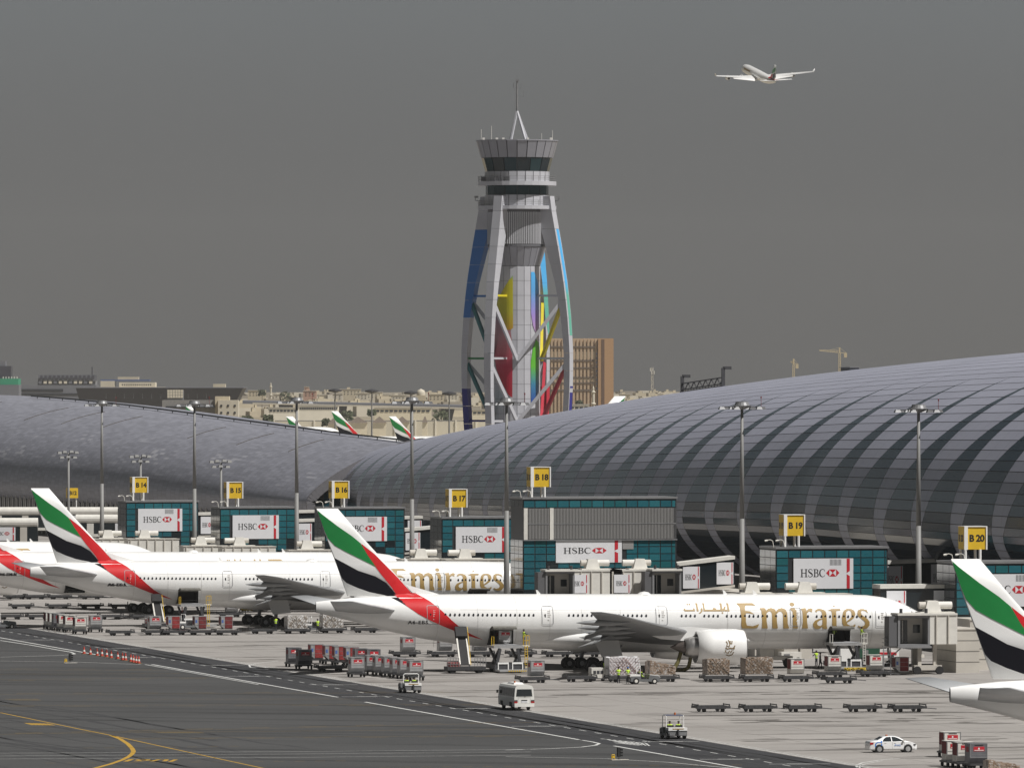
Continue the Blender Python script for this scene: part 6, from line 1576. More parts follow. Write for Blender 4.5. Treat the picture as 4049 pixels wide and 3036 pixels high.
wside([(-1.08, 0.82), (-1.12, 0.88), (-1.3, 0.92), (-1.5, 0.9), (-1.62, 0.8), (-1.66, 0.62), (-1.62, 0.45), (-1.5, 0.32)], [0.05, 0.06, 0.07, 0.08, 0.1, 0.11, 0.11, 0.1], BLU, 'blue_stripe')
wside([(-1.09, 0.78), (-1.09, 0.62)], 0.1, BLU, 'blue_stripe')
tm = text_mesh('dnata', 0.30, mat('car_lettering', (0.30, 0.42, 0.70), 0.4), 0.0); o = link('lettering', tm, CAR, (0.35, -0.862, 0.66)); o.rotation_euler = (R(90), 0, 0)
sm = MB()
for x in (-0.12, 0.98): sm.box(x, x + 0.012, -0.856, -0.84, 0.36, 0.94)
sm.build('door_seam', GALV, CAR)
for x in (-0.82, 0.05): MB().box(x, x + 0.16, -0.87, -0.845, 0.84, 0.87).build('door_handle', OFFW, CAR)
MB().box(0.82, 0.98, -1.0, -0.85, 0.98, 1.1).build('mirror', OFFW, CAR)
MB().box(-2.14, -1.78, -0.80, -0.62, 0.72, 0.9).build('tail_lamp', mat('lamp_red', (0.35, 0.01, 0.01), 0.2), CAR)
MB().box(1.85, 2.06, -0.79, -0.5, 0.62, 0.74).build('headlamp', mat('lamp_smoke', (0.06, 0.06, 0.065), 0.2), CAR)
MB().box(-2.23, -2.2, -0.3, 0.3, 0.6, 0.72).build('number_plate', POSTER, CAR)
MB().box(-0.5, -0.35, -0.12, 0.12, 1.47, 1.55).build('beacon', mat('amber', (0.5, 0.12, 0.02), 0.3), CAR)
for x in (-1.3, 1.32):
    for y in (-0.74, 0.74):
        MB().cyl((x, y - 0.112, 0.335), (x, y + 0.112, 0.335), 0.40, n=24).build('wheel_arch', BLACK, CAR) if y < 0 else None
        w = MB().lathe([(0, -0.1), (0.28, -0.11), (0.315, -0.07), (0.315, 0.07), (0.28, 0.11), (0, 0.1)], 20, (x, y - (0.03 if y < 0 else -0.03), 0.315), axis='y').build('wheel', BLACK, CAR)
        MB().lathe([(0, -0.16), (0.12, -0.155), (0.22, -0.145), (0.225, -0.12)], 14, (x, y - 0.0, 0.315), axis='y').build('hubcap', ALU, w)
# ------------------------------------------------------------------ loaders
def belt_loader(label, base, top):
    """base, top: world points of the belt ends"""
    g = thing('belt_loader', label, 'belt loader', (base.x, base.y, 0))
    t = top - base; t.z = top.z; b0 = Vector((0, 0, 0.9)); 
    s = Vector((1, 0, 0))
    MB().bar(b0, t, 0.95, 0.10).build('belt', BLACK, g)
    for k in (-0.55, 0.55): MB().bar(b0 + s * k, t + s * k, 0.16, 0.32).build('side_beam', OFFW, g)
    MB().bar(t * 0.8 + b0 * 0.2 + Vector((0, 0, .15)), t + Vector((0, 0.3, 0.5)), 1.3, 0.7).build('hood', BLACK, g)
    MB().box(-2.2, 2.2, -1.0, 0.9, 0.35, 0.75).build('chassis', DOLLYM, g)
    cg = MB()
    for x0 in (-2.2, 0.9):
        for i in range(5): cg.bar((x0 + i * 0.32, -1.0, 0.75), (x0 + i * 0.32, -1.0, 1.7), 0.05)
        for z in (1.05, 1.4, 1.7): cg.bar((x0, -1.0, z), (x0 + 1.28, -1.0, z), 0.05)
    cg.build('cage_rail', GALV, g)
    MB().bar(Vector((0.7, 0, 0.9)), t + Vector((0.75, 0, 0.7)), 0.05).build('handrail', HAZY, g)
    MB().box(-2.0, -0.8, -0.95, 0.3, 0.76, 1.25).build('engine_cover', mat('faded_red_cover', (0.35, 0.10, 0.10), 0.6, var=0.3, scale=4), g)
    for x in (-1.55, 1.55):
        for y in (-0.8, 0.7): MB().cyl((x, y - 0.12, 0.34), (x, y + 0.12, 0.34), 0.34, n=14).build('wheel', BLACK, g)
    return g
b0 = gnd(1838, 2660); t0 = at_y(1822, 2502, AY - 3.3); belt_loader('belt loader raised to the rear hold of the nearest jet', Vector((b0.x, b0.y, 0)), t0)
q2_ = at(118, 1482, 1104)
b0 = gnd(632, 2486); t0 = at_y(618, 2372, q2_.y - 3.2); belt_loader('belt loader raised to the rear hold of the second jet', Vector((b0.x, b0.y, 0)), t0)
def high_loader(label, x, y, zt=3.0, w=3.2, col=HAZY, front=True):
    """scissor loader with its platform at the hold sill; x centre, y front of the platform"""
    g = thing('scissor_loader', label, 'cargo loader', (x, y, 0))
    hw = w / 2
    MB().box(-hw - 0.3, hw - 0.1, -3.2, 0.9, zt - 0.28, zt).build('platform', ALU, g)
    ro = MB()
    for k in range(10): ro.cyl((-hw + 0.1, -3.0 + k * 0.4, zt + 0.03), (hw - 0.3, -3.0 + k * 0.4, zt + 0.03), 0.05, n=6)
    stuff(ro.build('rollers', ROLL, g))
    MB().box(hw - 0.1, hw + 0.75, -2.6, -1.2, zt - 0.15, zt).build('operator_stand', OFFW, g)
    fr = MB()
    for (xa, ya) in ((hw + 0.7, -2.55), (hw + 0.7, -1.25), (hw + 0.05, -2.55)): fr.bar((xa, ya, zt), (xa, ya, zt + 1.1), 0.06)
    for z in (0.55, 1.1): fr.bar((hw + 0.05, -2.55, zt + z), (hw + 0.7, -2.55, zt + z), 0.06); fr.bar((hw + 0.7, -2.55, zt + z), (hw + 0.7, -1.25, zt + z), 0.06)
    fr.bar((-hw - 0.25, -2.9, zt), (-hw - 0.25, -2.9, zt + 1.0), 0.06); fr.bar((-hw - 0.25, -2.9, zt + 1.0), (-hw - 0.25, -1.8, zt + 1.0), 0.06); fr.bar((-hw - 0.25, -1.8, zt), (-hw - 0.25, -1.8, zt + 1.0), 0.06)
    fr.build('guard_rail', col, g)
    ld = MB()
    for xx in (hw + 0.2, hw + 0.5): ld.bar((xx, -2.62, 0.5), (xx, -2.62, zt), 0.06)
    for k in range(9): ld.bar((hw + 0.2, -2.62, 0.6 + k * 0.28), (hw + 0.5, -2.62, 0.6 + k * 0.28), 0.05)
    ld.build('ladder', col, g)
    for xx in (-hw + 0.1, hw - 0.6):
        MB().bar((xx, -2.9, 0.9), (xx, 0.6, zt - 0.35), 0.22, 0.26).bar((xx + 0.3, 0.6, 0.9), (xx + 0.3, -2.9, zt - 0.35), 0.22, 0.26).build('scissor_arm', DGREY, g)
    MB().bar((-hw + 0.1, -2.9, 0.95), (-hw + 0.45, -3.0, zt - 0.35), 0.3, 0.3).build('lift_post', DGREY, g); MB().bar((hw - 0.4, -2.9, 0.95), (hw - 0.75, -3.0, zt - 0.35), 0.3, 0.3).build('lift_post', DGREY, g)
    MB().box(-hw - 0.2, hw + 0.1, -3.1, 1.2, 0.4, 0.9).build('chassis', DGREY, g)
    for xx in (-hw + 0.15, hw - 1.4):
        MB().box(xx, xx + 1.25, -3.18, -3.11, 0.95, 1.15).build('bridge_frame', WHITE, g)
        for dx in (0, 1.15): MB().box(xx + dx, xx + dx + 0.1, -3.18, -3.11, 0.3, 0.95).build('bridge_post', WHITE, g)
    MB().box(-hw - 0.2, hw + 0.9, -5.6, -3.2, 0.16, 0.36).build('lower_deck', ALU, g)
    hz = MB()
    for k in range(10): hz.box(-0.8 + k * 0.24, -0.68 + k * 0.24, -5.63, -5.602, 0.18, 0.34)
    hz.build('hazard_stripes', HAZY, g)
    for xx in (-hw + 0.3, hw - 0.4):
        for yy in (-2.4, 0.6): MB().cyl((xx - 0.15, yy, 0.38), (xx + 0.15, yy, 0.38), 0.38, n=14).build('wheel', BLACK, g)
    return g
u0 = (hold[0][0] + hold[0][1]) / 2; u1 = (hold[1][0] + hold[1][1]) / 2
high_loader('scissor loader at the rear cargo door of the nearest jet with yellow rails', AX + u0 + 0.2, AY - 3.3)
high_loader('scissor loader at the forward cargo door of the nearest jet', AX + u1 + 0.2, AY - 3.3, col=OFFW)
high_loader('scissor loader at the rear cargo door of the second jet', q2_.x + u0 + 0.2, q2_.y - 3.3)
person(P_STAND, 'worker in hi-vis vest on the rear loader platform of the nearest jet', loc=(AX + u0 + 2.0, AY - 5.3, 3.02), rz=R(100))
person(P_STAND, 'worker in hi-vis vest on the forward loader platform of the nearest jet', loc=(AX + u1 + 2.0, AY - 5.3, 3.02), rz=R(100))
person(P_STAND, 'worker in hi-vis vest inside the forward hold of the nearest jet', loc=(AX + u1 - 0.3, AY - 1.9, 2.99), rz=R(0))
g = place(CON['alu'], USED, 'silver container inside the rear hold of the nearest jet', (AX + u0 + 0.5, AY - 2.0, 3.1), 0, 'air cargo containers', (1, 1, 0.95))
# hoses under the engine, coiled hose, tow bar
p = gnd(2690, 2655)
hs = MB().tube([(0, 0, 0.15), (0.7, -1, 0.15), (1.5, -1.2, 0.3), (2.1, -1, 1.2), (2.5, -0.8, 2.4)], 0.22, 8)
tag(hs.build('air_hose', mat('hose_olive', (0.10, 0.085, 0.02), 0.7, var=0.3, scale=6), None, loc=(p.x - 2.6, p.y, 0)), 'thick olive air hose, left of two hanging behind the engine', 'hose')
hs = MB().tube([(0, 0, 0.15), (0.8, -0.4, 0.15), (1.4, -0.6, 0.5), (1.6, -0.6, 1.4), (1.7, -0.5, 2.4)], 0.22, 8)
tag(hs.build('air_hose', MATS['hose_olive'], None, loc=(p.x - 0.6, p.y, 0)), 'thick olive air hose, right of two hanging behind the engine', 'hose')
for px, py, l, w in ((1002, 2416, 'flat coil of yellow hose on the apron below the second jet', 3.6), (3390, 2652, 'small coil of yellow hose behind the forward containers', 2.6)):
    p = gnd(px, py); mb = MB(); pts = []
    for k in range(60): t = k * 0.55; r_ = 0.35 + 0.5 * abs(math.sin(k * 0.11)); pts.append((w / 2 * math.sin(k * 0.21) + 0.2 * math.cos(t), r_ * math.sin(t), 0.1 + 0.12 * (k % 3)))
    mb.tube(pts, 0.09, 5); tag(mb.build('hose_coil', mat('hose_yellow', (0.42, 0.30, 0.02), 0.6), None, loc=(p.x, p.y, 0)), l, 'hose')
p = gnd(2990, 2642)
g = thing('utility_truck', 'pale utility truck with big tyres behind the engine', 'truck', (p.x + 2.2, p.y + 1, 0))
MB().box(-2.2, 2.4, 0, 2, 0.9, 1.35).box(-1.4, 0.2, 0.1, 1.9, 1.35, 2.3).build('body', OFFW, g)
for x in (-1.5, 1.9): MB().cyl((x, -0.1, 0.6), (x, 0.35, 0.6), 0.6, n=16).build('wheel', BLACK, g)
st = MB()
for k in range(8): st.box(-3.9, -3.0, 0.2, 0.9, 0.3 + k * 0.3, 0.36 + k * 0.3)
st.bar((-3.9, 0.2, 0), (-3.9, 0.2, 3), 0.08).bar((-3.0, 0.2, 0), (-3.0, 0.2, 3), 0.08); st.build('stair', OFFW, g)
p = gnd(3530, 2620); g = thing('ambulance_van', 'white van with red flank parked under the nose bridge', 'van', (p.x, p.y + 6, 0))
MB().prism([(-2.4, 0.4), (-2.4, 2.2), (1.0, 2.3), (1.7, 1.4), (2.5, 1.2), (2.5, 0.4)], 'y', 0, 1.9).build('body', WHITE, g); MB().box(-2.2, 2.2, -0.02, -0.002, 0.7, 1.05).build('red_band', PRINTRED, g)
MB().add([(-1.9, -0.015, 1.45), (0.95, -0.015, 1.45), (0.75, -0.015, 2.05), (-1.9, -0.015, 2.05)], [(0, 1, 2, 3)]).build('side_window', DGLASS, g)
for x in (-1.6, 1.6): MB().cyl((x, -0.05, 0.36), (x, 0.2, 0.36), 0.36, n=16).build('wheel', BLACK, g)
for px, py, l, m_, h_ in ((3330, 2622, 'white catering trolley truck under the forward hold', WHITE, 1.9), (3440, 2616, 'green tank trailer left of the bridge stair', mat('tank_green', (0.015, 0.07, 0.04), 0.5), 1.6), (3130, 2618, 'cream equipment cart right of the engine', OFFW, 1.2)):
    p = gnd(px, py); g = thing('service_cart', l, 'cart', (p.x, p.y, 0))
    MB().box(-1.2, 1.2, 0, 1.6, 0.45, h_).build('body', m_, g); MB().box(-1.25, 1.25, -0.05, 1.65, 0.34, 0.44).build('frame', DGREY, g); MB().box(-0.9, -0.2, -0.03, -0.002, 0.8, h_ - 0.2).build('panel', GALV, g)
    for x in (-0.8, 0.8): MB().cyl((x, -0.05, 0.3), (x, 0.2, 0.3), 0.3, n=14).build('wheel', BLACK, g)
# ------------------------------------------------------------------ cones, tape, traffic lights, bollards
def make_cone():
    g = thing('traffic_cone', 'cone', 'cone')
    MB().lathe([(0.2, 0.05), (0.155, 0.3)], 14).build('lower_red', mat('cone_red', (0.48, 0.05, 0.03), 0.6), g); MB().lathe([(0.155, 0.3), (0.115, 0.52)], 14).build('white_collar', OFFW, g); MB().lathe([(0.115, 0.52), (0.05, 0.88), (0, 0.9)], 14).build('tip', MATS['cone_red'], g)
    MB().box(-0.26, 0.26, -0.26, 0.26, 0, 0.06).build('base', mat('cone_base', (0.20, 0.13, 0.05), 0.8), g)
    return g
CONE = make_cone()
cs = ((668, 472), (718, 478), (772, 487), (810, 490), (848, 497), (884, 505), (936, 512), (974, 522), (998, 524), (1040, 535), (1060, 540), (1082, 545), (1103, 548))
for i, (x, y) in enumerate(cs):
    place(CONE, USED, 'red and white traffic cone beside the road, %s from the left' % ('first second third fourth fifth sixth seventh eighth ninth tenth eleventh twelfth thirteenth'.split()[i]), gnd(x / 2.011, 2350 + y / 2.011), random.random(), 'traffic cones')
tp = MB()
pts = [gnd(x / 2.011, 2350 + y / 2.011) for x, y in cs[1:9]]
for i in range(7):
    for k in range(6):
        a, b_ = pts[i].lerp(pts[i + 1], k / 6), pts[i].lerp(pts[i + 1], (k + 1) / 6)
        s0, s1 = 0.8 - 0.25 * math.sin(math.pi * k / 6), 0.8 - 0.25 * math.sin(math.pi * (k + 1) / 6)
        tp.quad(a + Vector((0, .1, s0)), b_ + Vector((0, .1, s1)), b_ + Vector((0, .1, s1 + .1)), a + Vector((0, .1, s0 + .1)), k % 2)
tag(tp.build('barrier_tape', [PRINTRED, OFFW]), 'red and white barrier tape strung along the cones', 'tape')
def traffic_light(label, px, py, s=1.0):
    g = thing('traffic_light', label, 'traffic light', gnd(px, py), 0.2)
    MB().box(-1.3, 1.3, -0.5, 0.5, 0, 0.08).build('base', CREAM, g); MB().cyl((0, 0, 0.08), (0, 0, 0.5), 0.06, n=8).build('post', DGREY, g)
    MB().box(-0.22, 0.22, -0.12, 0.2, 0.45, 1.75).build('housing', BLACK, g)
    for k in range(3):
        MB().cyl((0.26, -0.05, 0.68 + k * 0.4), (0.55, -0.12, 0.66 + k * 0.4), 0.16, n=10, caps=False).build('hood', BLACK, g)
        MB().cyl((0.225, -0.05, 0.68 + k * 0.4), (0.25, -0.05, 0.68 + k * 0.4), 0.13, n=10).build('lens', mat(('lens_green', 'lens_amber', 'lens_red')[k], ((0, 0.06, 0.02), (0.1, 0.05, 0), (0.1, 0.01, 0.01))[k], 0.2), g)
    g.scale = (0.62, 0.62, 0.62)
    MB().tube([(-1.1, 0, 0.08), (-1.1, 0, 0.75), (-0.65, 0, 0.75), (-0.65, 0, 0.08)], 0.06, 6).box(-1.0, -0.7, -0.05, 0.1, 0.3, 0.6).build('yellow_guard', HAZY, g)
traffic_light('black traffic light with yellow guard at left beside the cones', 277, 2620); traffic_light('black traffic light with yellow guard near the bottom centre', 2447, 3003)
for i, (px, py, m_, l) in enumerate(((505, 2408, INK, 'thin dark marker post among the far left dollies'), (1955, 2612, INK, 'thin dark marker post behind the scissor loader'), (1050, 2400, RED, 'red marker post below the fuselage of the second jet'), (720, 2428, RED, 'red marker cone by the left scissor loader'), (970, 2452, INK, 'dark marker post right of the single container'))):
    p = gnd(px, py); g = thing('marker_post', l, 'post', p); MB().cyl((0, 0, 0.1), (0, 0, 1.1), 0.07, n=8).build('post', m_, g); MB().box(-0.2, 0.2, -0.2, 0.2, 0, 0.1).build('foot', BLACK, g)
# ------------------------------------------------------------------ far side of the airport and the town
TAN = mat('tan_concrete', (0.50, 0.37, 0.25), 0.8, var=0.08, scale=0.05); CREAMB = mat('cream_render', (0.56, 0.49, 0.36), 0.85, var=0.12, scale=0.08); PALEB = mat('pale_render', (0.60, 0.55, 0.45), 0.85, var=0.1, scale=0.08)
GREYB = mat('grey_blue_cladding', (0.16, 0.165, 0.19), 0.6, var=0.1, scale=0.05); DARKB = mat('dark_blue_cladding', (0.055, 0.055, 0.075), 0.5, var=0.15, scale=0.05); PINKB = mat('pink_render', (0.48, 0.30, 0.22), 0.85, var=0.1, scale=0.1)
WINB = mat('far_window', (0.03, 0.033, 0.04), 0.3); GRNB = mat('green_sheeting', (0.03, 0.28, 0.16), 0.7, var=0.1, scale=0.1); ROOFT = mat('brown_tent', (0.14, 0.11, 0.085), 0.8, var=0.1); BLUR = mat('blue_roof', (0.06, 0.10, 0.24), 0.5)
def far(px, py, D): 
    p = at(px, py, D); return p
class Far:
    """builds in photo pixels at one depth: local x to the right, y away, z up from the ground"""
    def __init__(s, name, label, cat, px, D, group=None):
        s.D, s.px, s.k = D, px, D / F
        p = at(px, 1482, D); s.g = thing(name, label, cat, (p.x, p.y, 0), -PSI, group)
    def X(s, px): return (px - s.px) * s.k
    def Zz(s, py): return H - (py - 1482) * s.k
    def box(s, name, x0, x1, ytop, ybot, m, depth=12, y0=0.0):
        zb = 0 if ybot is None else s.Zz(ybot)
        return MB().box(s.X(x0), s.X(x1), y0, y0 + depth, zb, s.Zz(ytop)).build(name, m, s.g)
    def wins(s, x0, x1, y0, y1, nx, ny, fill=0.55, name='window', m=None):
        dx, dy = (x1 - x0) / nx, (y1 - y0) / ny
        me = MB().box(0, dx * fill * s.k, -0.25, -0.02, 0, dy * fill * s.k).mesh('window', m or WINB)
        for i in range(nx):
            for j in range(ny): link(name, me, s.g, (s.X(x0 + dx * (i + 0.5 - fill / 2)), 0, s.Zz(y0 + dy * (j + 0.5 + fill / 2))))
# brown tower block with fins
f_ = Far('office_tower', 'brown fin-fronted office block standing right of the control tower', 'building', 2300, 6000)
f_.box('wall', 2110, 2365, 1338, None, TAN, 40, 3.0); f_.box('stair_core', 2365, 2426, 1338, None, mat('orange_tan', (0.46, 0.28, 0.15), 0.8, var=0.05), 43, 0.0)
for k in range(17):
    x = 2120 + k * 14.5
    MB().hexa([(f_.X(x), 1.6, 5), (f_.X(x + 8), 1.6, 5), (f_.X(x + 8), 3, 5), (f_.X(x), 3, 5)], [(f_.X(x), 1.6, f_.Zz(1342)), (f_.X(x + 8), 1.6, f_.Zz(1342)), (f_.X(x + 8), 3, f_.Zz(1342)), (f_.X(x), 3, f_.Zz(1342))]).build('fin', TAN, f_.g)
for y0, y1 in ((1369, 1374), (1423, 1428), (1452, 1456), (1490, 1494), (1512, 1516), (1540, 1546)): MB().box(f_.X(2112), f_.X(2352), 1.2, 1.58, f_.Zz(y1), f_.Zz(y0)).build('window_band', mat('mid_brown', (0.15, 0.115, 0.09), 0.8), f_.g)  # bands in a darker brown than the wall
for y0, y1 in ((1390, 1420), (1496, 1510)): MB().box(f_.X(2112), f_.X(2352), 2.2, 2.9, f_.Zz(y1), f_.Zz(y0)).build('blind_band', PALEB, f_.g)
for k in range(9): MB().box(f_.X(2356), f_.X(2361), -0.3, -0.05, f_.Zz(1404 + k * 17), f_.Zz(1394 + k * 17)).build('letter', DARKB, f_.g)
MB().box(f_.X(2378), f_.X(2390), -0.2, -0.02, 10, f_.Zz(1342)).build('recess', mat('recess_brown', (0.15, 0.09, 0.06), 0.8), f_.g)
# inverted trapezoid hall
f_ = Far('flared_hall', 'dark wide hall with outward leaning walls and flat roof at left', 'building', 630, 5200)
k = f_.k
MB().hexa([(f_.X(345), 0, 0), (f_.X(880), 0, 0), (f_.X(880), 60, 0), (f_.X(345), 60, 0)], [(f_.X(302), -6, f_.Zz(1534)), (f_.X(962), -6, f_.Zz(1534)), (f_.X(962), 66, f_.Zz(1534)), (f_.X(302), 66, f_.Zz(1534))]).build('hall', DARKB, f_.g)
MB().box(f_.X(300), f_.X(965), -7, 67, f_.Zz(1534), f_.Zz(1531)).build('roof_edge', GREYB, f_.g)
f_.box('plant_room', 838, 886, 1518, 1533, CREAMB, 14, 20)
for i in range(12): MB().box(f_.X(420 + i * 36), f_.X(422 + i * 36), -5.2, -4, f_.Zz(1575), f_.Zz(1540)).build('mullion', GREYB, f_.g)
f_ = Far('cream_hotel', 'cream stepped block with blue roof rising behind the dark hall', 'building', 510, 6200)
f_.box('wall', 384, 646, 1530, None, CREAMB, 40); f_.box('upper_storey', 470, 612, 1512, 1530, PALEB, 30, 3); f_.box('blue_roof', 396, 590, 1501, 1506, BLUR, 24, 4); f_.box('penthouse', 464, 546, 1490, 1501, CREAMB, 14, 6); f_.box('drum', 398, 452, 1506, 1530, PALEB, 20, -2); f_.wins(480, 600, 1515, 1528, 14, 1, 0.5)
f_ = Far('grey_terminal', 'grey building with a row of rooftop letters at far left', 'building', 220, 6400)
f_.box('wall', 76, 380, 1522, None, GREYB, 40); f_.box('upper_wall', 148, 376, 1506, 1522, mat('mid_grey', (0.22, 0.225, 0.24), 0.6), 30, 4); f_.box('sign_frame', 150, 382, 1482, 1506, GREYB, 1.5, 3)
for i in range(13): f_.box('roof_letter', 158 + i * 17, 168 + i * 17, 1484, 1500, DARKB, 0.6, 1.8)
for i in range(11): f_.box('roof_unit', 152 + i * 20, 164 + i * 20, 1507, 1517, PALEB if i % 3 else GREYB, 3, 1)
f_.box('spire', 361, 365, 1450, 1490, DARKB, 1, 4); f_.box('window_band', 78, 250, 1538, 1548, WINB, 0.3, -0.32); f_.box('window_band', 78, 380, 1555, 1562, WINB, 0.3, -0.32)
f_ = Far('green_block', 'block wrapped in green sheeting at the left edge', 'building', 30, 5600)
f_.box('lower_wall', -60, 74, 1521, None, GREYB, 30); f_.box('green_sheeting', -60, 72, 1497, 1521, GRNB, 28, 1); f_.box('tower', -40, 42, 1447, 1497, DARKB, 20, 4); f_.box('tower_top', -40, 19, 1427, 1447, GREYB, 16, 5)
for i in range(6): f_.box('roof_post', 10 + i * 11, 14 + i * 11, 1489, 1497, OFFW, 1, 2)
f_ = Far('windowed_house', 'cream three-storey house with dark windows right of the left floodlights', 'house', 900, 4000)
f_.box('wall', 862, 942, 1582, None, PALEB, 14); f_.box('stair_tower', 850, 906, 1567, None, CREAMB, 12, 1.5); f_.wins(862, 942, 1590, 1645, 3, 2, 0.28); f_.box('wing', 640, 852, 1582, None, mat('grey_render', (0.26, 0.25, 0.24), 0.85, var=0.1), 14, 3); f_.box('awning', 655, 850, 1606, 1612, WINB, 2, 1)
f_ = Far('white_scaffold_panel', 'white gridded panel block in front of the dark hall', 'building', 692, 4300)
f_.box('wall', 662, 725, 1541, None, GREYB, 4)
for i in range(6):
    for j in range(3): f_.box('panel', 662 + i * 10.6, 671 + i * 10.6, 1541 + j * 11, 1551 + j * 11, PALEB, 0.4, -0.42)
# viaduct
f_ = Far('viaduct', 'long pale elevated road on flared piers crossing the far plain', 'bridge', 1390, 5000)
k = f_.k
MB().hexa([(f_.X(960), -6, f_.Zz(1596)), (f_.X(1830), -6, f_.Zz(1616)), (f_.X(1830), 8, f_.Zz(1614)), (f_.X(960), 8, f_.Zz(1594))], [(f_.X(960), -6, f_.Zz(1584)), (f_.X(1830), -6, f_.Zz(1602)), (f_.X(1830), 8, f_.Zz(1600)), (f_.X(960), 8, f_.Zz(1582))]).build('deck', GREYB, f_.g)
MB().hexa([(f_.X(1000), -6.5, f_.Zz(1597)), (f_.X(1830), -6.5, f_.Zz(1617)), (f_.X(1830), -6.02, f_.Zz(1617)), (f_.X(1000), -6.02, f_.Zz(1597))], [(f_.X(1000), -6.5, f_.Zz(1592)), (f_.X(1830), -6.5, f_.Zz(1611)), (f_.X(1830), -6.02, f_.Zz(1611)), (f_.X(1000), -6.02, f_.Zz(1592))]).build('parapet', PALEB, f_.g)
for x in (1130, 1345, 1560, 1770):
    zt = f_.Zz(1597 + (x - 1000) * 0.023)
    MB().hexa([(f_.X(x - 8), -2, 0), (f_.X(x + 8), -2, 0), (f_.X(x + 8), 2, 0), (f_.X(x - 8), 2, 0)], [(f_.X(x - 28), -4, zt), (f_.X(x + 28), -4, zt), (f_.X(x + 28), 4, zt), (f_.X(x - 28), 4, zt)]).build('pier', mat('pier_grey', (0.10, 0.10, 0.11), 0.7), f_.g)
for x0, x1, y, D, m_, l, nw in ((1165, 1338, 1603, 4700, PALEB, 'long pale shed with a dark window strip under the viaduct', 22), (1480, 1705, 1613, 4600, CREAMB, 'long cream shed under the right half of the viaduct', 12), (1060, 1180, 1612, 4500, PALEB, 'pale depot behind the left far tail fin', 8), (1830, 1960, 1620, 4600, CREAMB, 'cream depot behind the left legs of the control tower', 7), (2250, 2330, 1600, 4400, PALEB, 'pale low house right of the tower legs', 4)):
    f_ = Far('long_shed', l, 'building', (x0 + x1) / 2, D); f_.box('wall', x0, x1, y, None, m_, 16); f_.box('roof', x0 - 3, x1 + 3, y - 2, y, mat('roof_grey', (0.3, 0.28, 0.25), 0.8), 17, -0.5); f_.wins(x0 + 4, x1 - 4, y + 7, y + 17, nw, 1, 0.7)
f_ = Far('perimeter_wall', 'long pale perimeter wall beyond the far apron', 'wall', 1600, 4300); f_.box('wall', 1000, 2600, 1664, None, mat('pale_wall', (0.50, 0.45, 0.35), 0.9, var=0.1, scale=0.05), 1); f_.box('coping', 1000, 2600, 1662, 1664, GREYB, 1.2, -0.1)
for k in range(20): f_.box('pillar', 1000 + k * 80, 1006 + k * 80, 1660, None, PALEB, 1, -0.6)
for i, (x, w, y, D) in enumerate(((1415, 80, 1648, 4250), (1500, 58, 1647, 4250), (1590, 60, 1647, 4250), (1680, 22, 1646, 4250), (1320, 50, 1652, 4250))):
    f_ = Far('brown_tent', 'dark brown pitched tent on the far plain, %s from the left' % ('second', 'third', 'fourth', 'fifth', 'first')[i], 'tent', x, D); zb = f_.Zz(y + 24)
    MB().hexa([(f_.X(x - w / 2), -4, zb), (f_.X(x + w / 2), -4, zb), (f_.X(x + w / 2), 6, zb), (f_.X(x - w / 2), 6, zb)], [(f_.X(x - 2), 0.8, f_.Zz(y)), (f_.X(x + 2), 0.8, f_.Zz(y)), (f_.X(x + 2), 1.2, f_.Zz(y)), (f_.X(x - 2), 1.2, f_.Zz(y))]).build('roof', ROOFT, f_.g)
    MB().box(f_.X(x - w / 2.2), f_.X(x + w / 2.2), -3, 5, 0, zb).build('wall', CREAMB, f_.g)
# individual houses of the far town
HL_ = ['cream house beside the right end of the dark flared hall', 'pale small house between the minaret and the flared hall', 'cream low house just right of the slender minaret', 'pink house body below its own tower in the far town', 'narrow pink tower rising over the pink house', 'cream long house between the pink tower and the first faint mast', 'pale house right behind the first faint floodlight mast', 'large cream two-step house between the first and second faint masts', 'pale house touching the large cream one on its right', 'pale broad house directly behind the second faint floodlight mast', 'cream house just right of the second faint floodlight mast', 'pale house midway between the second faint mast and the dome', 'cream house right beside the small pale dome', 'cream broad house left of the fourth faint floodlight mast', 'pale house right behind the fourth faint floodlight mast', 'cream broad house at the far left leg of the control tower', 'cream house seen between the two left legs of the control tower', 'cream narrow house under the right leg of the control tower', 'pale broad house at the foot of the brown office block', 'cream house just right of the brown office block', 'pale house left of the slim communications mast', 'cream house right of the slim communications mast']
H_ = [(1015, 70, 1545, 'c'), (1100, 34, 1560, 'p'), (1150, 44, 1566, 'c'), (1225, 52, 1546, 'k'), (1212, 18, 1530, 'k'), (1265, 60, 1562, 'c'), (1335, 40, 1558, 'p'), (1390, 74, 1540, 'c'), (1432, 46, 1556, 'p'), (1480, 64, 1552, 'p'), (1520, 50, 1562, 'c'), (1575, 56, 1564, 'p'), (1660, 60, 1572, 'c'), (1725, 64, 1560, 'c'), (1790, 46, 1558, 'p'), (1850, 70, 1566, 'c'), (1925, 60, 1558, 'c'), (2262, 40, 1558, 'c'), (2320, 60, 1566, 'p'), (2470, 44, 1560, 'c'), (2520, 40, 1566, 'p'), (2600, 46, 1566, 'c')]
for i, (x, w, y, c_) in enumerate(H_):
    D = 8200 + (i * 733) % 1900
    m_ = {'c': CREAMB, 'p': PALEB, 'k': PINKB}[c_]
    f_ = Far('far_house', HL_[i], 'house', x, D, 'houses of the far town')
    f_.box('wall', x - w / 2, x + w / 2, y, None, m_, 14); f_.box('parapet', x - w / 2 - 1, x + w / 2 + 1, y - 2, y, PALEB, 15, -0.5); f_.wins(x - w / 2 + 3, x + w / 2 - 3, y + 4, y + 22, max(2, int(w / 14)), 2, 0.32)
    if i % 2: f_.box('roof_room', x - w / 4, x - w / 4 + 12, y - 9, y - 2, m_, 5, 3)
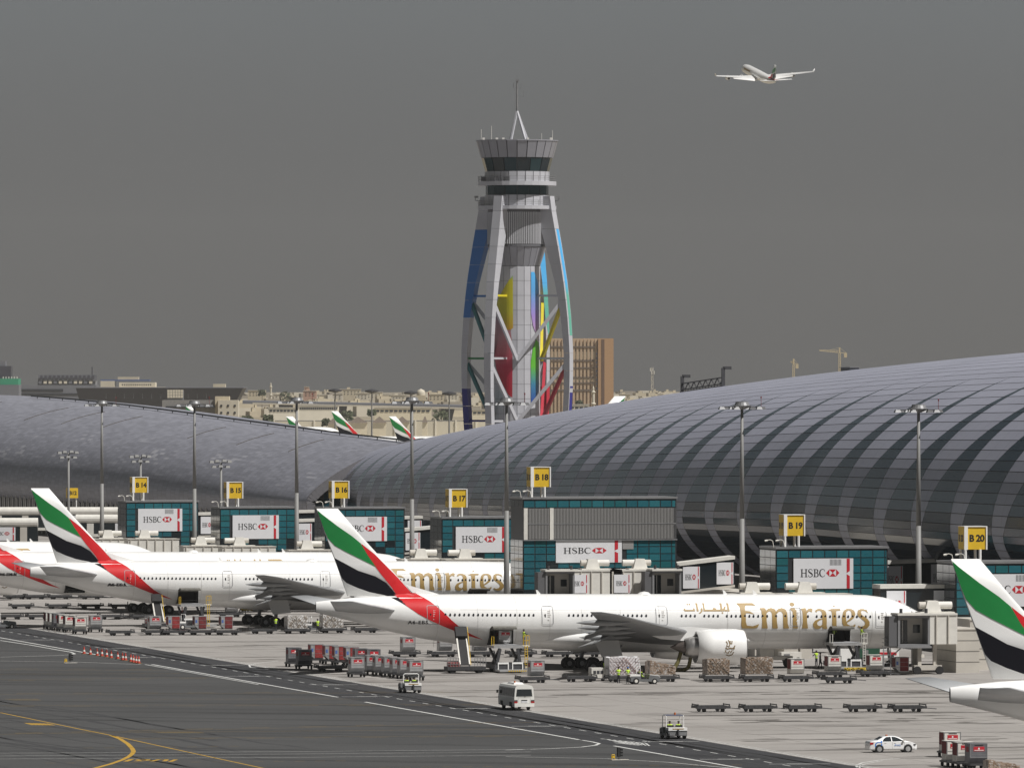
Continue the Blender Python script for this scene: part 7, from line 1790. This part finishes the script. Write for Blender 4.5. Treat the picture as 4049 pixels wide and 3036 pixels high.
# the rest of the town and its trees, one mass
rnd = random.Random(3); tw_ = [MB(), MB(), MB()]
for k in range(420):
    D = rnd.uniform(6500, 12500); px = rnd.uniform(940, 2760); p = at(px, 1482, D); w = rnd.uniform(6, 22); h = rnd.uniform(4, 11); d_ = rnd.uniform(8, 18)
    mb = tw_[k % 3]; mb.box(p.x - w / 2, p.x + w / 2, p.y, p.y + d_, 0, h)
    if k % 3 == 0: mb.box(p.x - w / 4, p.x, p.y + 2, p.y + 6, h, h + 2.5)
for mb, m_ in zip(tw_, (CREAMB, PALEB, mat('dusty_grey', (0.33, 0.29, 0.23), 0.9))): 
    o = stuff(mb.build('far_town', m_)); o['label'] = 'mass of low sandy houses spread over the far plain'; o['category'] = 'town'
LEAF = mat('dusty_leaf', (0.060, 0.068, 0.035), 0.9, var=0.3, scale=0.5)
for i, (px, py, D, w) in enumerate(((1036, 1541, 7000, 30), (1130, 1548, 7000, 46), (1060, 1640, 3900, 40), (975, 1645, 3700, 42), (1370, 1625, 4500, 60), (1470, 1618, 4520, 30), (2290, 1584, 5200, 30), (1290, 1655, 4250, 36), (1745, 1622, 4500, 70))):
    f_ = Far('far_tree', 'dusty green tree clump on the far plain, %s from the left' % ('second', 'fourth', 'third', 'first', 'sixth', 'seventh', 'ninth', 'fifth', 'eighth')[i], 'tree', px, D)
    k = f_.k; top = f_.Zz(py); rr = random.Random(i); cr = MB(); hw = w * k / 2; ch = min(top * 0.8, hw * 1.6)
    for q in range(150):
        t = rr.uniform(0, 6.28); r_ = hw * math.sqrt(rr.random()); zz = top - ch * rr.random() ** 0.8 * (0.35 + 0.65 * (r_ / hw)) - 0.2; s_ = rr.uniform(0.35, 0.9)
        c_ = Vector((r_ * math.cos(t), r_ * math.sin(t), zz)); a = Vector((rr.uniform(-1, 1), rr.uniform(-1, 1), rr.uniform(-1, 1))).normalized() * s_; b_ = a.orthogonal().normalized() * s_
        cr.add([c_ - a - b_, c_ + a - b_ * .6, c_ + a * .7 + b_, c_ - a + b_ * .8], [(0, 1, 2, 3)])
    cr.build('crown', LEAF, f_.g, fix=False)
    MB().cyl((0, 0, 0), (0.1, 0, top - ch * 0.4), 0.35, 0.15, n=7).build('trunk', mat('bark', (0.10, 0.075, 0.05), 0.9), f_.g)
# minarets, masts, cranes
def minaret(label, px, py0, D, w):
    f_ = Far('minaret', label, 'minaret', px, D); z1 = f_.Zz(py0); r = w * f_.k / 2
    MB().lathe([(r * 1.2, 0), (r * 1.1, z1 * 0.5), (r * 1.7, z1 * 0.52), (r * 1.7, z1 * 0.54), (r, z1 * 0.56), (r * 0.9, z1 * 0.8), (r * 1.4, z1 * 0.82), (r * 1.4, z1 * 0.84), (r * .7, z1 * 0.86), (r * .6, z1 * 0.94), (0, z1)], 12).build('shaft', PALEB, f_.g)
    MB().cyl((0, 0, z1), (0, 0, z1 + 1.5), 0.12, n=5).build('finial', GALV, f_.g)
minaret('slender pale minaret left of the pink tower house', 1071, 1511, 8000, 8); minaret('pale minaret in front of the brown office block', 2346, 1524, 5600, 12)
f_ = Far('mosque_dome', 'small pale dome between floodlights in the far town', 'mosque', 1664, 6500); MB().lathe([(3.2, f_.Zz(1563)), (3.4, f_.Zz(1553)), (2.6, f_.Zz(1543)), (0, f_.Zz(1537))], 16).build('dome', PALEB, f_.g, smooth=True); f_.box('drum', 1645, 1683, 1563, None, CREAMB, 8, -4)
f_ = Far('lattice_mast', 'slim pale communications mast right of the brown block', 'mast', 2579, 6000); z1 = f_.Zz(1452); mb = MB()
for q in range(14): mb.bar(((-1) ** q * 0.8, 0, z1 * q / 14), ((-1) ** (q + 1) * 0.8, 0, z1 * (q + 1) / 14), 0.25)
for x in (-0.8, 0.8): mb.bar((x, 0, 0), (x * .7, 0, z1), 0.3)
mb.build('lattice', PALEB, f_.g)
for q in range(4): MB().box(-1.6 + q * 0.9, -1.0 + q * 0.9, -0.5, 0.3, z1 - 3 - (q % 2) * 2, z1 - 0.5 - (q % 2) * 2).build('antenna', OFFW, f_.g)
CRN = mat('crane_cream', (0.60, 0.50, 0.32), 0.6)
def crane(label, px, ytop, jl, jr, ybar, D, ang=0.0):
    f_ = Far('tower_crane', label, 'crane', px, D); z1, zb = f_.Zz(ytop), f_.Zz(ybar); r = 7 * f_.k / 2
    for s_ in (-1, 1):
        for t_ in (-1, 1): MB().bar((s_ * r, t_ * r, 0), (s_ * r, t_ * r, zb), 0.5).build('mast_chord', CRN, f_.g)
    mb = MB()
    for q in range(26): mb.bar(((-1) ** q * r, -r, zb * q / 26), ((-1) ** (q + 1) * r, -r, zb * (q + 1) / 26), 0.35)
    mb.build('mast_lattice', CRN, f_.g)
    MB().bar((0, 0, zb), (0, 0, z1), 1.2).build('cat_head', CRN, f_.g)
    xl, xr = f_.X(jl), f_.X(jr); dz = 2.2
    mb = MB().bar((xl, 0, zb + dz), (xr, 0, zb), 0.55).bar((xl, 0, zb + dz + 0.6), (0, 0, zb + 2.4), 0.45)
    for q in range(14): mb.bar((xl * q / 14, 0, zb + dz * q / 14), (xl * (q + .5) / 14, 0, zb + 2.2 * (1 - q / 14) + dz * q / 14), 0.3)
    mb.build('jib', CRN, f_.g)
    MB().bar((0, 0, z1), (xl * 0.6, 0, zb + dz), 0.2).bar((0, 0, z1), (xr * 0.9, 0, zb + 0.5), 0.2).build('tie', CRN, f_.g)
    MB().box(xr - 2.5, xr, -1.2, 1.2, zb - 3.5, zb - 0.2).build('counterweight', CRN, f_.g)
crane('pale tower crane with long jib to the left, above the concourse roof', 3320, 1374, 3240, 3349, 1397, 7000)
crane('smaller pale tower crane left of the long-jibbed one', 3138, 1418, 3126, 3157, 1441, 7400)
for i, (px, py, D) in enumerate(((1325, 1544, 3900), (1470, 1546, 3900), (1624, 1553, 3800), (1776, 1556, 3700))):
    f_ = Far('far_floodlight_mast', 'faint floodlight mast beyond the hall roof, %s from the left' % ords[i], 'light mast', px, D, 'far floodlight masts'); z1 = f_.Zz(py)
    MB().cyl((0, 0, 0), (0, 0, z1), 0.45, 0.25, n=8).build('pole', GALV, f_.g); MB().lathe([(0.3, z1 - 1), (3.2, z1 - 0.4), (3.2, z1 + 0.3), (0.8, z1 + 0.9), (0, z1 + 1)], 12).build('crown', DGREY, f_.g)
# jets parked beyond the hall: fuselage, fin and stripes are all that shows
def far_jet(label, px, ytip, D, flip=False, sc=1.0):
    p = at(px, ytip, D)
    g = thing('parked_jet', label, 'airliner', (p.x, p.y, p.z - 18.2 * sc), R(180) if flip else 0, 'jets parked beyond the hall'); g.scale = (sc, sc, sc); g.location.z = max(0, g.location.z)
    for ch in jet.children:
        if ch.name.split('.')[0] in ('fuselage', 'tail_fin', 'wing', 'tailplane', 'engine', 'landing_gear', 'fin_fillet'): copy_tree(ch, g)
    if flip: g.scale = (sc, -sc, sc)
    return g
far_jet('far jet tail fin, middle one showing above the hall roof', 1310, 1625, 3150)
far_jet('far jet tail fin, right one showing above the hall roof', 1538, 1646, 2950)
far_jet('far jet tail fin tip, left one showing above the hall roof', 1131, 1646, 2960)
far_jet('far jet fin tip behind the left end of the hall roof', 731, 1603, 3700)
far_jet('far jet fin pointing the other way, right of the control tower', 2474, 1566, 2500, True, 1.42)

# ------------------------------------------------------------------ the departing four-engined jet
def departing():
    D = 4850.0; p = at(3003, 299, D)
    g = thing('departing_jet', 'white four-engined airliner climbing away at upper right', 'airliner', p)
    prof = [(-32, 1.2, .2, .5), (-28, 0.9, .9, 1.2), (-20, .3, 2.0, 2.2), (-12, 0, 2.7, 2.7), (0, 0, 2.82, 2.82), (22, 0, 2.82, 2.82), (27, -.1, 2.5, 2.5), (30, -.4, 1.6, 1.6), (31.6, -.6, .5, .5), (31.8, -.6, .05, .05)]
    MB().grid(lambda u, t: (lambda c_, w, h: (u, w * math.cos(t), c_ + h * math.sin(t)))(*lerp_tab(prof, u)), [q[0] for q in prof], [2 * math.pi * i / 24 for i in range(25)]).build('fuselage', JET, g, smooth=True)
    for s in (-1, 1):
        loft(MB(), [(9, -3, s * 2.2, -1.6, .15), (3.5, -3.2, s * 9.5, -.6, .15), (-8.2, -11.2, s * 29.5, 2.4, .15), (-10.0, -11.6, s * 30.2, 4.2, .1)]).build('wing', JET, g, smooth=True)
        MB().hexa([(-2.6, s * 3, -1.7), (-3.4, s * 18, .7), (-8.0, s * 18, -.1), (-5.0, s * 3, -2.6)], [(-2.6, s * 3, -1.5), (-3.4, s * 18, .9), (-8.0, s * 18, 0.05), (-5.0, s * 3, -2.5)]).build('flap', JET, g)
        for y, u in ((9.4, 4), (19.6, -1.5)):
            e_ = link('engine', None, g, (u, s * y, -1.9 + y * .07)); MB().lathe([(.9, 2.6), (1.12, 2.0), (1.15, 0), (.85, -2.0), (.75, -2.0)], 18, axis='x').build('nacelle', JET, e_, smooth=True); MB().lathe([(.76, -1.7), (.4, -1.7), (.05, -2.6)], 14, axis='x').build('exhaust', DARK, e_); MB().bar((-1.5, 0, 1.0), (1.5, 0, 1.1), .3, .9).build('pylon', JET, e_)
        loft(MB(), [(-24.5, -30, s * .8, 1.4, .1), (-30.5, -32.6, s * 9.7, 2.2, .09)]).build('tailplane', JET, g, smooth=True)
    fn = loft(MB(), [(-22, -30.2, 0, 2.2, .1), (-29, -32.2, 0, 10.8, .09)], True).build('tail_fin', JET, g, smooth=True)
    for pts, m_ in (([(-24.2, 4.6), (-26.6, 7.6), (-31.5, 9.6), (-30.9, 6.9), (-28, 5.6)], GREEN), ([(-23, 3.4), (-24.2, 4.6), (-26, 5.0), (-27, 3.6), (-25.5, 2.3), (-22.3, 2.4)], RED), ([(-27.2, 3.6), (-26.6, 4.6), (-30.6, 6.3), (-30.3, 3.4), (-28.6, 2.5)], NAVY)):
        for s in (-1, 1): MB().add([(u, s * .46 * (1 - (z - 2) / 14), z) for u, z in pts], [tuple(range(len(pts)))]).build('fin_stripe', m_, fn, fix=False)
    MB().grid(lambda u, t: (lambda c_, w, h: (u, (w + .03) * math.cos(t), c_ + (h + .03) * math.sin(t)))(*lerp_tab(prof, u)), [-29.5, -27, -24, -21], [R(40) + R(100) * i / 8 for i in range(9)]).build('red_sweep', RED, g, smooth=True)
    MB().grid(lambda u, t: (lambda c_, w, h: (u, (w + .03) * math.cos(t), c_ + (h + .03) * math.sin(t)))(*lerp_tab(prof, u)), [10, 14, 18, 22], [R(8), R(18), R(28)]).build('name_lettering', GOLD, g)
    g.rotation_mode = 'XYZ'
    fwd = (ray(2960, 270).normalized() * 1.0); right = Vector((CS, -SN, 0)); away = Vector((SN, CS, 0)); up = Vector((0, 0, 1))
    d = (away * 0.945 - right * 0.27 + up * 0.185).normalized()
    side = up.cross(d).normalized(); u2 = d.cross(side)
    side2 = (side * math.cos(R(3)) + u2 * math.sin(R(-3))).normalized(); u3 = d.cross(side2)
    g.rotation_euler = Matrix((d, side2, u3)).transposed().to_euler()
departing()
# ------------------------------------------------------------------ dusty air
m = bpy.data.materials.new('dusty_air'); m.use_nodes = True; nt = m.node_tree; nt.nodes.clear()
out = nt.nodes.new('ShaderNodeOutputMaterial'); pv = nt.nodes.new('ShaderNodeVolumePrincipled')
pv.inputs['Color'].default_value = (0.50, 0.495, 0.485, 1); pv.inputs['Density'].default_value = 3.9e-5; pv.inputs['Anisotropy'].default_value = 0.0
nt.links.new(pv.outputs[0], out.inputs['Volume'])
stuff(MB().box(-5200, 9200, -400, 15700, -1.2, 330).build('haze', m))
